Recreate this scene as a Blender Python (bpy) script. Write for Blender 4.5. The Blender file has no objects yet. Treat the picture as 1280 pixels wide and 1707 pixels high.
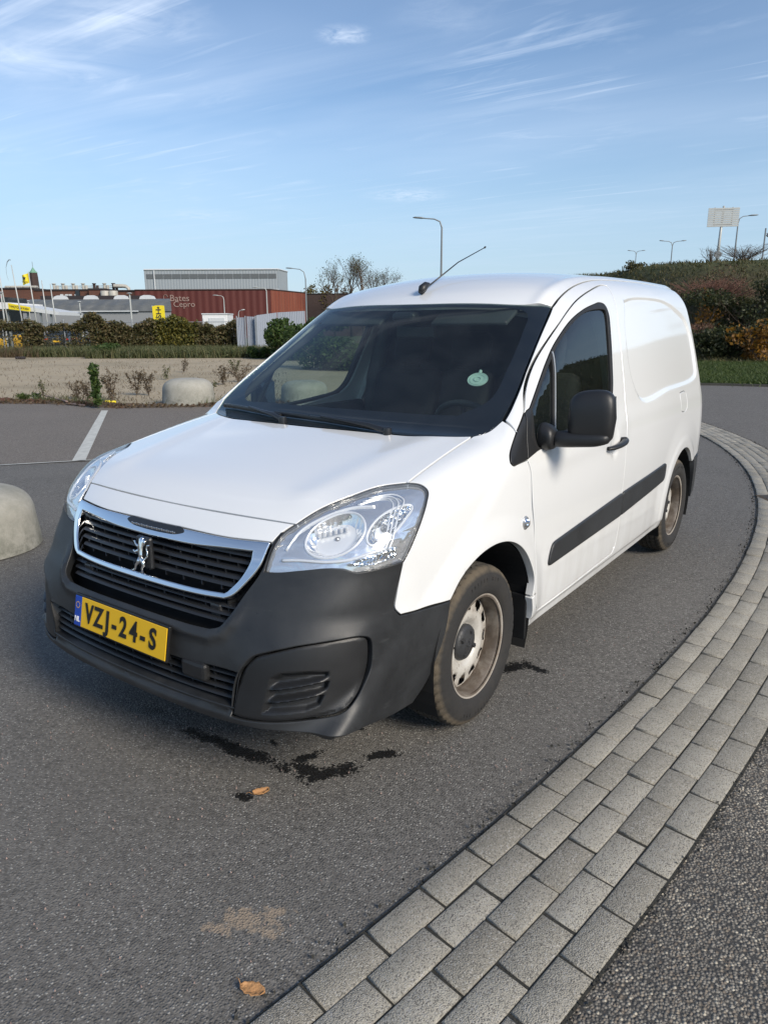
import bpy, math, random
import numpy as np
from mathutils import Vector, Matrix
from mathutils.geometry import delaunay_2d_cdt
random.seed(7); RNG = np.random.default_rng(7)
SC = bpy.context.scene; COL = SC.collection
R_ = math.radians
# ------------------------------------------------------------------ camera
CAM_F = 1208.856
CAM_P = np.array([2.061, -1.352, 1.496])
def cam_axes(yaw=.62463, pitch=.25115, roll=-.0046):
    cy, sy = math.cos(yaw), math.sin(yaw); cp, sp = math.cos(pitch), math.sin(pitch)
    fw = np.array([-sy*cp, cy*cp, -sp]); rt = np.array([cy, sy, 0.]); up = np.cross(rt, fw)
    cr, sr = math.cos(roll), math.sin(roll)
    return cr*rt+sr*up, -sr*rt+cr*up, fw
RT, UP, FW = cam_axes()
cd = bpy.data.cameras.new('camera'); cam = bpy.data.objects.new('camera', cd); COL.objects.link(cam)
cam.matrix_world = Matrix(((RT[0], UP[0], -FW[0], CAM_P[0]), (RT[1], UP[1], -FW[1], CAM_P[1]), (RT[2], UP[2], -FW[2], CAM_P[2]), (0, 0, 0, 1)))
cd.sensor_fit = 'HORIZONTAL'; cd.sensor_width = 36; cd.lens = 36*CAM_F/1280.; cd.clip_start = .05; cd.clip_end = 5000
SC.camera = cam
FH = np.array([FW[0], FW[1]]); FH = FH/np.hypot(*FH)          # level view direction
RH = np.array([RT[0], RT[1]]); RH = RH/np.hypot(*RH)
def at(px, depth, py=None, z=0.):
    """a place `depth` metres ahead; returns (x, y, z) with the height of photo row py (or z)"""
    d = FW + RT*((px-640)/CAM_F)
    if py is not None: d = d + UP*((853.5-py)/CAM_F)
    k = depth/(d[0]*FH[0]+d[1]*FH[1])
    if py is None:                                              # slide along the row through z
        lo, hi = -3000., 3000.
        for _ in range(60):
            m = (lo+hi)/2
            dd = FW + RT*((px-640)/CAM_F) + UP*((853.5-m)/CAM_F); kk = depth/(dd[0]*FH[0]+dd[1]*FH[1])
            if CAM_P[2]+kk*dd[2] > z: lo = m
            else: hi = m
        return CAM_P + dd*kk
    return CAM_P + d*k
def gpx(px, py, z=0.):
    d = FW + RT*((px-640)/CAM_F) + UP*((853.5-py)/CAM_F)
    return CAM_P + d*((z-CAM_P[2])/d[2])
# ------------------------------------------------------------------ light
SUN_AZ = np.array([1.0, -.22]); SUN_EL = R_(33)
SUN_DIR = Vector((SUN_AZ[0]*math.cos(SUN_EL), SUN_AZ[1]*math.cos(SUN_EL), math.sin(SUN_EL))).normalized()
w = bpy.data.worlds.new('World'); SC.world = w; w.use_nodes = True
nt = w.node_tree; nt.nodes.clear(); N = nt.nodes.new; L = nt.links.new
sky = N('ShaderNodeTexSky'); sky.sky_type = 'NISHITA'; sky.sun_disc = False
sky.sun_elevation = SUN_EL; sky.sun_rotation = math.atan2(SUN_DIR.x, SUN_DIR.y)
sky.air_density = 1.0; sky.dust_density = .3; sky.ozone_density = 3.0; sky.altitude = 0
tc = N('ShaderNodeTexCoord')
sep = N('ShaderNodeSeparateXYZ'); L(tc.outputs['Generated'], sep.inputs[0])
zc = N('ShaderNodeMath'); zc.operation = 'MAXIMUM'; L(sep.outputs[2], zc.inputs[0]); zc.inputs[1].default_value = .04
def mdiv(a, b):
    n = N('ShaderNodeMath'); n.operation = 'DIVIDE'; L(a, n.inputs[0]); L(b, n.inputs[1]); return n.outputs[0]
cmb = N('ShaderNodeCombineXYZ'); L(mdiv(sep.outputs[0], zc.outputs[0]), cmb.inputs[0]); L(mdiv(sep.outputs[1], zc.outputs[0]), cmb.inputs[1])
def cirrus(scale, stretch, rot, lo, hi, det, amt, dist=.6, wscale=.35, wlo=.45, whi=.7, off=0.):
    mp = N('ShaderNodeMapping'); mp.inputs['Rotation'].default_value = (0, 0, rot); mp.inputs['Scale'].default_value = (scale*stretch, scale, 1); mp.inputs['Location'].default_value = (off, off*.7, 0)
    L(cmb.outputs[0], mp.inputs[0])
    ns = N('ShaderNodeTexNoise'); ns.inputs['Scale'].default_value = 1; ns.inputs['Detail'].default_value = det; ns.inputs['Roughness'].default_value = .62; ns.inputs['Distortion'].default_value = dist
    L(mp.outputs[0], ns.inputs['Vector'])
    mr = N('ShaderNodeMapRange'); mr.inputs[1].default_value = lo; mr.inputs[2].default_value = hi; L(ns.outputs['Fac'], mr.inputs[0])
    n2 = N('ShaderNodeTexNoise'); n2.inputs['Scale'].default_value = wscale; n2.inputs['Detail'].default_value = 2; L(cmb.outputs[0], n2.inputs['Vector'])
    m2 = N('ShaderNodeMapRange'); m2.inputs[1].default_value = wlo; m2.inputs[2].default_value = whi; L(n2.outputs['Fac'], m2.inputs[0])
    a = N('ShaderNodeMath'); a.operation = 'MULTIPLY'; L(mr.outputs[0], a.inputs[0]); L(m2.outputs[0], a.inputs[1])
    b = N('ShaderNodeMath'); b.operation = 'MULTIPLY'; L(a.outputs[0], b.inputs[0]); b.inputs[1].default_value = amt
    return b.outputs[0]
def madd(a, b):
    n = N('ShaderNodeMath'); n.operation = 'ADD'; n.use_clamp = True; L(a, n.inputs[0]); L(b, n.inputs[1]); return n.outputs[0]
c1 = cirrus(1.6, .13, R_(-62), .50, .78, 7, .38)
c2 = cirrus(3.0, .40, R_(-40), .50, .74, 9, .25, 1.6, .9, .50, .66, 3.1)
c4 = cirrus(9.0, .06, R_(-112), .55, .70, 4, .30, .15, 1.1, .48, .62, 5.7)
c3 = cirrus(.5, .5, R_(20), .35, .8, 4, .28, .3, .3, .2, .6, 9.)
def puff(px, py, r, amt, sc):
    d = FW+RT*((px-640)/CAM_F)+UP*((853.5-py)/CAM_F); sb = N('ShaderNodeVectorMath'); sb.operation = 'SUBTRACT'; L(cmb.outputs[0], sb.inputs[0]); sb.inputs[1].default_value = (d[0]/d[2], d[1]/d[2], 0)
    ln = N('ShaderNodeVectorMath'); ln.operation = 'LENGTH'; L(sb.outputs[0], ln.inputs[0]); m1 = N('ShaderNodeMapRange'); m1.inputs[1].default_value = r; m1.inputs[2].default_value = 0; m1.interpolation_type = 'SMOOTHSTEP'; L(ln.outputs['Value'], m1.inputs[0])
    ns = N('ShaderNodeTexNoise'); ns.inputs['Scale'].default_value = sc; ns.inputs['Detail'].default_value = 8; ns.inputs['Roughness'].default_value = .6; ns.inputs['Distortion'].default_value = .8; L(cmb.outputs[0], ns.inputs['Vector'])
    m2 = N('ShaderNodeMapRange'); m2.inputs[1].default_value = .36; m2.inputs[2].default_value = .68; L(ns.outputs['Fac'], m2.inputs[0]); a = N('ShaderNodeMath'); a.operation = 'MULTIPLY'; L(m1.outputs[0], a.inputs[0]); L(m2.outputs[0], a.inputs[1])
    b = N('ShaderNodeMath'); b.operation = 'MULTIPLY'; L(a.outputs[0], b.inputs[0]); b.inputs[1].default_value = amt; return b.outputs[0]
fac = madd(madd(madd(c1, c2), c3), c4)
for q_ in ((40, 95, .60, .36, 3.), (200, 35, .40, .32, 4.), (575, 58, .13, .55, 14.), (680, 325, .45, .6, 9.), (340, 358, .55, .4, 8.), (745, 25, .25, .15, 6.)): fac = madd(fac, puff(*q_))
mixc = N('ShaderNodeMix'); mixc.data_type = 'RGBA'; L(fac, mixc.inputs[0]); L(sky.outputs[0], mixc.inputs[6]); mixc.inputs[7].default_value = (6.6, 7.4, 8.6, 1)
hz = N('ShaderNodeMapRange'); hz.inputs[1].default_value = 0.; hz.inputs[2].default_value = .30; hz.inputs[3].default_value = .72; hz.inputs[4].default_value = 0.; hz.interpolation_type = 'SMOOTHERSTEP'; L(sep.outputs[2], hz.inputs[0])
mixh = N('ShaderNodeMix'); mixh.data_type = 'RGBA'; L(hz.outputs[0], mixh.inputs[0]); L(mixc.outputs[2], mixh.inputs[6]); mixh.inputs[7].default_value = (3.0, 4.15, 5.4, 1)
bg = N('ShaderNodeBackground'); bg.inputs[1].default_value = .095; L(mixh.outputs[2], bg.inputs[0])
wo = N('ShaderNodeOutputWorld'); L(bg.outputs[0], wo.inputs[0])
sl = bpy.data.lights.new('sun', 'SUN'); sl.energy = 2.75; sl.angle = R_(20); sl.color = (1.0, .91, .78)
so = bpy.data.objects.new('sun', sl); COL.objects.link(so); so.rotation_euler = (-SUN_DIR).to_track_quat('-Z', 'Y').to_euler(); so.location = (20, 0, 20)
SC.view_settings.view_transform = 'Standard'; SC.view_settings.look = 'None'; SC.view_settings.exposure = .64; SC.view_settings.gamma = 1
SC.cycles.max_bounces = 8; SC.cycles.transparent_max_bounces = 16; SC.cycles.glossy_bounces = 4; SC.cycles.transmission_bounces = 6; SC.cycles.diffuse_bounces = 3

# ------------------------------------------------------------------ materials
MATS = {}
class NT:
    def __init__(s, name):
        s.m = bpy.data.materials.new(name); s.m.use_nodes = True; s.t = s.m.node_tree; s.t.nodes.clear()
        s.out = s.n('ShaderNodeOutputMaterial'); MATS[name] = s.m
    def n(s, ty, **kw):
        x = s.t.nodes.new(ty)
        for k, v in kw.items(): setattr(x, k, v)
        return x
    def l(s, a, b): s.t.links.new(a, b)
    def setin(s, node, key, v):
        if hasattr(v, 'is_linked') or isinstance(v, bpy.types.NodeSocket): s.l(v, node.inputs[key])
        else: node.inputs[key].default_value = v
    def bsdf(s, **kw):
        b = s.n('ShaderNodeBsdfPrincipled')
        for k, v in kw.items():
            k = k.replace('_', ' ')
            if k == 'Base Color' and isinstance(v, tuple) and len(v) == 3: v = v+(1,)
            s.setin(b, k, v)
        s.l(b.outputs[0], s.out.inputs[0]); s.b = b
        return b
    def obj(s): return s.n('ShaderNodeTexCoord').outputs['Object']
    def geo(s): return s.n('ShaderNodeNewGeometry').outputs['Position']
    def noise(s, vec, scale, det=4, rough=.55, dist=0):
        x = s.n('ShaderNodeTexNoise'); s.l(vec, x.inputs['Vector']); x.inputs['Scale'].default_value = scale; x.inputs['Detail'].default_value = det; x.inputs['Roughness'].default_value = rough; x.inputs['Distortion'].default_value = dist
        return x.outputs['Fac']
    def vor(s, vec, scale, feat='F1', out='Distance', rnd=1):
        x = s.n('ShaderNodeTexVoronoi', feature=feat); s.l(vec, x.inputs['Vector']); x.inputs['Scale'].default_value = scale; x.inputs['Randomness'].default_value = rnd
        return x.outputs[out]
    def mr(s, v, a, b, c=0., d=1.):
        x = s.n('ShaderNodeMapRange'); s.l(v, x.inputs[0])
        for i, q in enumerate((a, b, c, d)): x.inputs[i+1].default_value = q
        return x.outputs[0]
    def math(s, op, a, b=0., clamp=False):
        x = s.n('ShaderNodeMath', operation=op); x.use_clamp = clamp; s.setin(x, 0, a); s.setin(x, 1, b); return x.outputs[0]
    def mix(s, f, a, b):
        x = s.n('ShaderNodeMix', data_type='RGBA'); s.setin(x, 0, f)
        for i, q in ((6, a), (7, b)):
            if isinstance(q, tuple) and len(q) == 3: q = q+(1,)
            s.setin(x, i, q)
        return x.outputs[2]
    def bump(s, h, strength=.3, dist=.01, normal=None):
        x = s.n('ShaderNodeBump'); s.l(h, x.inputs['Height']); x.inputs['Strength'].default_value = strength; x.inputs['Distance'].default_value = dist
        if normal is not None: s.l(normal, x.inputs['Normal'])
        return x.outputs[0]
    def mapping(s, vec, scale=(1, 1, 1), rot=(0, 0, 0), loc=(0, 0, 0)):
        x = s.n('ShaderNodeMapping'); s.l(vec, x.inputs[0]); x.inputs['Scale'].default_value = scale; x.inputs['Rotation'].default_value = rot; x.inputs['Location'].default_value = loc; return x.outputs[0]
def plain(name, col, rough=.5, metal=0., bump=0., bscale=60., var=.12, vscale=3., coat=0., spec=.5):
    k = NT(name); P = k.geo()
    n = k.noise(P, vscale, 5)
    dark = tuple(c*(1-var) for c in col); lite = tuple(min(1, c*(1+var)) for c in col)
    c = k.mix(n, dark, lite)
    kw = dict(Base_Color=c, Roughness=rough, Metallic=metal, Coat_Weight=coat)
    b = k.bsdf(**kw); b.inputs['Specular IOR Level'].default_value = spec
    r = k.mr(k.noise(P, vscale*4, 4), .3, .7, max(0, rough-.06), min(1, rough+.06)); k.l(r, b.inputs['Roughness'])
    if bump: k.l(k.bump(k.noise(P, bscale, 4), bump, .01), b.inputs['Normal'])
    return k.m
def build_materials():
    # white car paint, a little road film low down
    k = NT('white_paint'); P = k.geo(); n = k.noise(P, 2.5, 6, .6); s2 = k.noise(k.mapping(P, (1, 1, .25)), 9, 5, .6)
    sp = k.n('ShaderNodeSeparateXYZ'); k.l(P, sp.inputs[0])
    low = k.math('MULTIPLY', k.mr(sp.outputs[2], .2, .75, 1., 0.), k.mr(s2, .35, .75, 0., .5))
    c = k.mix(k.math('MULTIPLY', n, .35), (.81, .815, .805), (.78, .785, .77)); c = k.mix(low, c, (.50, .475, .43))
    k.bsdf(Base_Color=c, Roughness=.30, Coat_Weight=1., Coat_Roughness=.035, Coat_IOR=1.8)
    k.l(k.bump(k.noise(P, 420, 2), .012, .002), k.b.inputs['Coat Normal'])
    # textured dark bumper plastic
    k = NT('bumper_plastic'); P = k.geo(); n = k.noise(P, 5, 6, .65, .4); n2 = k.noise(P, 1.7, 3)
    c = k.mix(k.mr(n, .3, .72), (.015, .0160, .0175), (.031, .033, .035)); c = k.mix(k.mr(n2, .55, .8, 0, .5), c, (.038, .040, .043)); n5 = k.noise(k.mapping(P, (1, 1, 4)), 9, 5, .7); c = k.mix(k.mr(n5, .62, .75, 0, .35), c, (.075, .078, .08))
    dots = k.vor(P, 38, 'F1'); spot = k.math('MULTIPLY', k.mr(dots, .05, .12, 1., 0.), k.mr(k.noise(P, 4, 2), .55, .62)); c = k.mix(spot, c, (.006, .006, .007))
    k.bsdf(Base_Color=c, Roughness=k.mr(n, .3, .7, .40, .56)); k.l(k.bump(k.noise(P, 700, 3), .12, .002), k.b.inputs['Normal'])
    plain('black_plastic', (.015, .0155, .0165), .42, bump=.08, bscale=500, var=.25)
    plain('gloss_black', (.018, .019, .021), .30, var=.2)
    plain('matte_black', (.006, .006, .006), .9)
    plain('rubber_seal', (.012, .012, .012), .6)
    plain('interior_grey', (.040, .042, .045), .75, bump=.1, bscale=300, var=.2)
    plain('interior_light', (.16, .165, .165), .8, var=.1)
    plain('seat_fabric', (.018, .019, .022), .95, bump=.3, bscale=400, var=.3)
    k = NT('chrome'); P = k.geo(); n = k.noise(P, 30, 3)
    k.bsdf(Base_Color=(.86, .87, .88), Metallic=1., Roughness=k.mr(n, .3, .8, .05, .12))
    k = NT('lamp_reflector'); P = k.obj(); k.bsdf(Base_Color=(.95, .95, .95), Metallic=.85, Roughness=.10)
    k.l(k.bump(k.vor(k.mapping(P, (1, 1, .18)), 40, 'F1', 'Distance', .25), .55, .01), k.b.inputs['Normal'])
    k = NT('lamp_reflector_fluted'); P = k.obj(); k.bsdf(Base_Color=(.86, .88, .90), Metallic=1., Roughness=.12)
    v = k.vor(P, 70, 'F1', 'Distance', .4); k.l(k.bump(v, .8, .01), k.b.inputs['Normal'])
    plain('lamp_bezel', (.42, .43, .44), .25, metal=.6, var=.1)
    k = NT('lamp_bezel_white'); k.bsdf(Base_Color=(.86, .87, .88), Roughness=.16, Metallic=.35)
    k = NT('lamp_shell'); P = k.obj(); k.bsdf(Base_Color=(.84, .85, .86), Roughness=.13, Metallic=.78); k.l(k.bump(k.noise(k.mapping(P, (1, 1, 2.2)), 11, 1, .4, .8), .45, .02), k.b.inputs['Normal'])
    # clear glass family: tinted transparency under a fresnel reflection
    def glass(name, tint, ior=1.5, haze=0., film=(.5, .55, .58), rough=.0, extra=0.):
        k = NT(name); P = k.geo()
        tr = k.n('ShaderNodeBsdfTransparent'); tr.inputs[0].default_value = tint+(1,)
        gl = k.n('ShaderNodeBsdfGlossy'); gl.inputs['Roughness'].default_value = rough
        fr = k.n('ShaderNodeFresnel'); bf = k.n('ShaderNodeNewGeometry').outputs['Backfacing']; k.l(k.mr(bf, 0, 1, ior, 1/ior), fr.inputs[0])
        base = tr.outputs[0]
        if haze:
            df = k.n('ShaderNodeBsdfDiffuse'); df.inputs[0].default_value = film+(1,)
            nz = k.mr(k.noise(k.mapping(P, (1, 1, .5)), 3.5, 6, .6, 1.), .35, .75, haze*.3, haze)
            ms = k.n('ShaderNodeMixShader'); k.l(nz, ms.inputs[0]); k.l(base, ms.inputs[1]); k.l(df.outputs[0], ms.inputs[2]); base = ms.outputs[0]
        f = fr.outputs[0]
        if extra: f = k.math('ADD', f, extra, True)
        m = k.n('ShaderNodeMixShader'); k.l(f, m.inputs[0]); k.l(base, m.inputs[1]); k.l(gl.outputs[0], m.inputs[2]); k.l(m.outputs[0], k.out.inputs[0])
        return k.m
    glass('windscreen_glass', (.70, .80, .76), 1.55, .032)
    glass('side_glass', (.66, .74, .71), 1.85, .01)
    glass('lens_glass', (.95, .96, .97), 1.5, .05, (.8, .8, .8))
    glass('orange_lens', (.85, .40, .12), 1.5, .15, (.8, .3, .05))
    plain('frit_black', (.010, .010, .018), .35)
    plain('rear_lamp_red', (.35, .01, .01), .2)
    plain('plate_yellow', (.80, .47, .015), .35, var=.04)
    plain('plate_blue', (.01, .06, .38), .35, var=.05)
    plain('plate_black', (.008, .008, .008), .4)
    plain('white_print', (.8, .8, .8), .5, var=.02)
    # tyre: black rubber with brown dust on the shoulder
    k = NT('tyre_rubber'); O = k.obj(); sp = k.n('ShaderNodeSeparateXYZ'); k.l(O, sp.inputs[0])
    r = k.math('SQRT', k.math('ADD', k.math('MULTIPLY', sp.outputs[1], sp.outputs[1]), k.math('MULTIPLY', sp.outputs[2], sp.outputs[2])))
    n = k.noise(O, 14, 6, .65)
    band = k.math('MULTIPLY', k.mr(r, .283, .296), k.mr(k.math('ABSOLUTE', sp.outputs[0]), .060, .074, 0., 1.))
    dirt = k.math('MULTIPLY', band, k.mr(n, .32, .55, .25, 1.))
    gen = k.mr(n, .45, .8, 0., .22)
    tr_ = k.mr(r, .300, .306); c = k.mix(gen, (.022, .021, .020), (.075, .062, .048)); c = k.mix(k.math('MULTIPLY', tr_, k.mr(n, .3, .6, .5, 1.)), c, (.052, .046, .037)); c = k.mix(dirt, c, (.105, .084, .058))  # the tread's dust brown also paints light onto its shaded blocks
    k.bsdf(Base_Color=c, Roughness=.85); k.l(k.bump(k.noise(O, 120, 4), .3, .004), k.b.inputs['Normal'])
    # white steel rim gone tan with brake dust
    k = NT('dirty_rim'); O = k.obj(); sp = k.n('ShaderNodeSeparateXYZ'); k.l(O, sp.inputs[0])
    r = k.math('SQRT', k.math('ADD', k.math('MULTIPLY', sp.outputs[1], sp.outputs[1]), k.math('MULTIPLY', sp.outputs[2], sp.outputs[2])))
    n = k.noise(O, 9, 6, .7, .8); n2 = k.noise(O, 40, 4, .7)
    d = k.math('ADD', k.mr(r, .11, .20, .05, .55), k.mr(n, .35, .75, -.1, .45), True)
    c = k.mix(d, (.58, .56, .51), (.29, .235, .185)); brl = k.math('MULTIPLY', k.mr(r, .1805, .1825), k.mr(r, .1985, .1965)); c = k.mix(k.math('MULTIPLY', brl, k.mr(n, .3, .6, .6, 1.)), c, (.105, .082, .062)); c = k.mix(k.mr(n2, .58, .70, 0, .6), c, (.10, .055, .035))
    k.bsdf(Base_Color=c, Roughness=.42, Metallic=.15); k.l(k.bump(n2, .15, .003), k.b.inputs['Normal'])
    plain('hub_plastic', (.035, .036, .038), .5, bump=.3, bscale=60, var=.4, vscale=30)
    plain('pale_disc', (.42, .55, .50), .4, var=.08, vscale=20)
    # ---- ground
    def asphalt(name, base, sc=1., stains=False, speck=.5, warm=0.):
        k = NT(name); P = k.geo(); n = k.noise(P, .8, 5, .6); n2 = k.noise(P, 60*sc, 4, .7)
        v = k.n('ShaderNodeTexVoronoi'); k.l(P, v.inputs['Vector']); v.inputs['Scale'].default_value = 135*sc
        cr = k.n('ShaderNodeSeparateColor'); k.l(v.outputs['Color'], cr.inputs[0])
        v2 = k.n('ShaderNodeTexVoronoi'); k.l(P, v2.inputs['Vector']); v2.inputs['Scale'].default_value = 95*sc
        cr2 = k.n('ShaderNodeSeparateColor'); k.l(v2.outputs['Color'], cr2.inputs[0])
        b0 = tuple(q*.48 for q in base); b1 = tuple(q*1.6 for q in base)
        c = k.mix(cr.outputs[0], b0, b1)
        c = k.mix(k.mr(n2, .3, .75, 0, .5), c, tuple(q*1.1 for q in base))
        st = (.36, .35, .32)
        sp_ = k.math('MULTIPLY', k.mr(cr.outputs[1], 1-.14*speck, 1-.11*speck), k.mr(v.outputs['Distance'], .3, .5, 1., 0.)); c = k.mix(sp_, c, st)
        sp2 = k.math('MULTIPLY', k.mr(cr2.outputs[1], 1-.035*speck, 1-.03*speck), k.mr(v2.outputs['Distance'], .25, .4, 1., 0.)); c = k.mix(sp2, c, (.33, .31, .28))
        c = k.mix(k.mr(n, .35, .7, 0, .35), c, tuple(q*1.35+warm*.01 for q in base))
        rough = .82
        if stains:
            wob = k.noise(P, 30, 3, .8); big = k.noise(P, 7, 3, .7); msk = None
            S = [((310, 1213), (465, 1272), .028), ((500, 1262), (525, 1255), .022), ((522, 1290), (572, 1279), .034), ((622, 1256), (655, 1252), .022), ((452, 1232), (460, 1238), .012), ((590, 1208), (604, 1212), .012), ((843, 1112), (868, 1106), .034), ((872, 1104), (908, 1116), .022), ((398, 1322), (408, 1326), .014), ((228, 1180), (270, 1184), .024), ((500, 1275), (540, 1290), .030)]
            for a, b, wd in S:
                A = gpx(*a); B = gpx(*b); cx, cy = (A[0]+B[0])/2, (A[1]+B[1])/2; ln = math.hypot(B[0]-A[0], B[1]-A[1])/2+wd; an = math.atan2(B[1]-A[1], B[0]-A[0])
                sub = k.n('ShaderNodeVectorMath', operation='SUBTRACT'); k.l(P, sub.inputs[0]); sub.inputs[1].default_value = (cx, cy, 0)
                rot = k.n('ShaderNodeVectorRotate', rotation_type='Z_AXIS'); k.l(sub.outputs[0], rot.inputs[0]); rot.inputs['Angle'].default_value = -an
                q = k.mapping(rot.outputs[0], (1/ln, 1/wd, 0)); le = k.n('ShaderNodeVectorMath', operation='LENGTH'); k.l(q, le.inputs[0])
                e = k.math('SUBTRACT', 1.45, le.outputs['Value']); msk = e if msk is None else k.math('MAXIMUM', msk, e)
            m = k.math('ADD', msk, k.mr(wob, .2, .8, -.9, .45)); m = k.math('ADD', m, k.mr(big, .3, .7, -.4, .3)); m = k.mr(k.math('ADD', m, k.mr(cr.outputs[2], 0, 1, -.42, .30)), .0, .12)
            cw = k.mr(k.noise(P, 1.7, 5, .7), .52, .62, 0, .10); c = k.mix(cw, c, (.05, .047, .043)); c = k.mix(k.math('MULTIPLY', m, .92), c, (.004, .004, .0045)); rough = k.mr(m, 0, 1, .82, .38)
            # dried tan spill and worn pale patches
            A = gpx(420, 1530); sub = k.n('ShaderNodeVectorMath', operation='SUBTRACT'); k.l(P, sub.inputs[0]); sub.inputs[1].default_value = (A[0], A[1], 0)
            rot = k.n('ShaderNodeVectorRotate', rotation_type='Z_AXIS'); k.l(sub.outputs[0], rot.inputs[0]); rot.inputs['Angle'].default_value = -math.atan2(RH[1], RH[0])
            q = k.mapping(rot.outputs[0], (1/.17, 1/.075, 0)); le = k.n('ShaderNodeVectorMath', operation='LENGTH'); k.l(q, le.inputs[0])
            t = k.mr(k.math('ADD', k.math('SUBTRACT', .8, le.outputs['Value']), k.mr(k.noise(P, 16, 4, .75), .3, .7, -1.1, .75)), .1, .4, 0, .75); c = k.mix(t, c, (.30, .235, .17))
        b = k.bsdf(Base_Color=c, Roughness=rough); b.inputs['Specular IOR Level'].default_value = .35
        h = k.math('ADD', k.math('MULTIPLY', k.mr(v.outputs['Distance'], 0, .6, 1., 0.), .6), k.math('MULTIPLY', n2, .6))
        k.l(k.bump(h, .75, .006), b.inputs['Normal']); return k.m
    asphalt('asphalt_near', (.124, .117, .106), 1., True, 1.)
    asphalt('asphalt_lot', (.150, .130, .110), .8, False, .8)
    asphalt('asphalt_far_road', (.125, .116, .104), .6, False, .6)
    # exposed aggregate right of the bricks
    k = NT('aggregate'); P = k.geo(); v = k.n('ShaderNodeTexVoronoi'); k.l(P, v.inputs['Vector']); v.inputs['Scale'].default_value = 125
    cr = k.n('ShaderNodeSeparateColor'); k.l(v.outputs['Color'], cr.inputs[0]); n = k.noise(P, 3, 4)
    c = k.mix(cr.outputs[0], (.11, .100, .085), (.32, .29, .24)); c = k.mix(k.mr(cr.outputs[1], .90, .93), c, (.55, .49, .38)); c = k.mix(k.mr(v.outputs['Distance'], .42, .75), c, (.05, .047, .042))
    c = k.mix(k.mr(cr.outputs[2], .8, .85, 0, .6), c, (.18, .14, .10)); c = k.mix(k.mr(n, .4, .7, 0, .3), c, (.05, .045, .04))
    k.bsdf(Base_Color=c, Roughness=.7); k.l(k.bump(k.mr(v.outputs['Distance'], 0, .7, 1., 0.), 1., .005), k.b.inputs['Normal'])
    # paving bricks
    k = NT('paving_brick'); P = k.geo(); g = k.n('ShaderNodeNewGeometry'); ri = g.outputs['Random Per Island']
    v = k.n('ShaderNodeTexVoronoi'); k.l(P, v.inputs['Vector']); v.inputs['Scale'].default_value = 290; cr = k.n('ShaderNodeSeparateColor'); k.l(v.outputs['Color'], cr.inputs[0])
    c = k.mix(ri, (.285, .262, .215), (.42, .39, .325)); n = k.noise(P, 14, 5, .7)
    c = k.mix(k.mr(cr.outputs[0], .78, .82, 0, .7), c, (.12, .11, .095)); c = k.mix(k.mr(cr.outputs[1], .86, .90), c, (.42, .40, .36)); c = k.mix(k.mr(n, .35, .75, 0, .4), c, (.18, .17, .14))
    k.bsdf(Base_Color=c, Roughness=.85); k.l(k.bump(k.math('ADD', k.mr(v.outputs['Distance'], 0, .6, 1., 0.), k.noise(P, 90, 4, .7)), .7, .004), k.b.inputs['Normal'])
    plain('joint_dirt', (.035, .034, .028), .95, bump=.8, bscale=150, var=.5, vscale=20)
    k = NT('gravel_field'); P = k.geo(); n = k.noise(P, .25, 6, .65); n3 = k.noise(P, 9, 6, .75); n4 = k.noise(k.mapping(P, (.12, .9, 1), (0, 0, R_(-36))), 1.5, 4)
    c = k.mix(n3, (.29, .235, .155), (.47, .39, .27)); c = k.mix(k.mr(n, .45, .7, 0, .6), c, (.19, .16, .10)); c = k.mix(k.mr(n4, .5, .7, 0, .35), c, (.40, .34, .26))
    k.bsdf(Base_Color=c, Roughness=.95); k.l(k.bump(n3, .6, .05), k.b.inputs['Normal'])
    k = NT('grass_soil'); P = k.geo(); n = k.noise(P, .5, 6, .7); n3 = k.noise(P, 12, 5, .8)
    c = k.mix(n3, (.022, .040, .010), (.060, .090, .022)); c = k.mix(k.mr(n, .5, .75, 0, .5), c, (.08, .075, .03)); k.bsdf(Base_Color=c, Roughness=.95); k.l(k.bump(n3, 1., .06), k.b.inputs['Normal'])
    k = NT('bank_soil'); P = k.geo(); n = k.noise(P, .18, 6, .7); n3 = k.noise(P, 5, 6, .8)
    sp = k.n('ShaderNodeSeparateXYZ'); k.l(P, sp.inputs[0])
    c = k.mix(n3, (.040, .044, .016), (.085, .082, .032)); c = k.mix(k.mr(n, .45, .7, 0, .7), c, (.095, .062, .036)); c = k.mix(k.math('MULTIPLY', k.mr(sp.outputs[2], 3.8, 4.8), k.mr(n3, .3, .7)), c, (.075, .105, .028)); k.bsdf(Base_Color=c, Roughness=1.); k.l(k.bump(n3, 1., .2), k.b.inputs['Normal'])
    k = NT('dirt_edge'); P = k.geo(); n3 = k.noise(P, 10, 6, .8); n = k.noise(P, 1.3, 4, .7)
    c = k.mix(n3, (.05, .038, .024), (.15, .11, .075)); c = k.mix(k.mr(n, .5, .62), c, (.16, .055, .025)); k.bsdf(Base_Color=c, Roughness=.95); k.l(k.bump(n3, 1., .05), k.b.inputs['Normal'])
    # concrete
    k = NT('concrete_block'); P = k.geo(); n = k.noise(P, 3, 6, .7); n3 = k.noise(P, 30, 6, .8); sp = k.n('ShaderNodeSeparateXYZ'); k.l(P, sp.inputs[0])
    c = k.mix(n3, (.26, .255, .22), (.44, .42, .37)); c = k.mix(k.mr(n, .40, .70, 0, .65), c, (.19, .19, .155)); c = k.mix(k.math('MULTIPLY', k.mr(sp.outputs[2], .02, .28, 1., 0.), k.mr(k.noise(P, 9, 5, .8), .42, .6)), c, (.17, .17, .14))
    v = k.vor(P, 90); c = k.mix(k.mr(v, .05, .16, .5, 0.), c, (.12, .12, .11))
    k.bsdf(Base_Color=c, Roughness=.9); k.l(k.bump(n3, .4, .01), k.b.inputs['Normal'])
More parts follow.
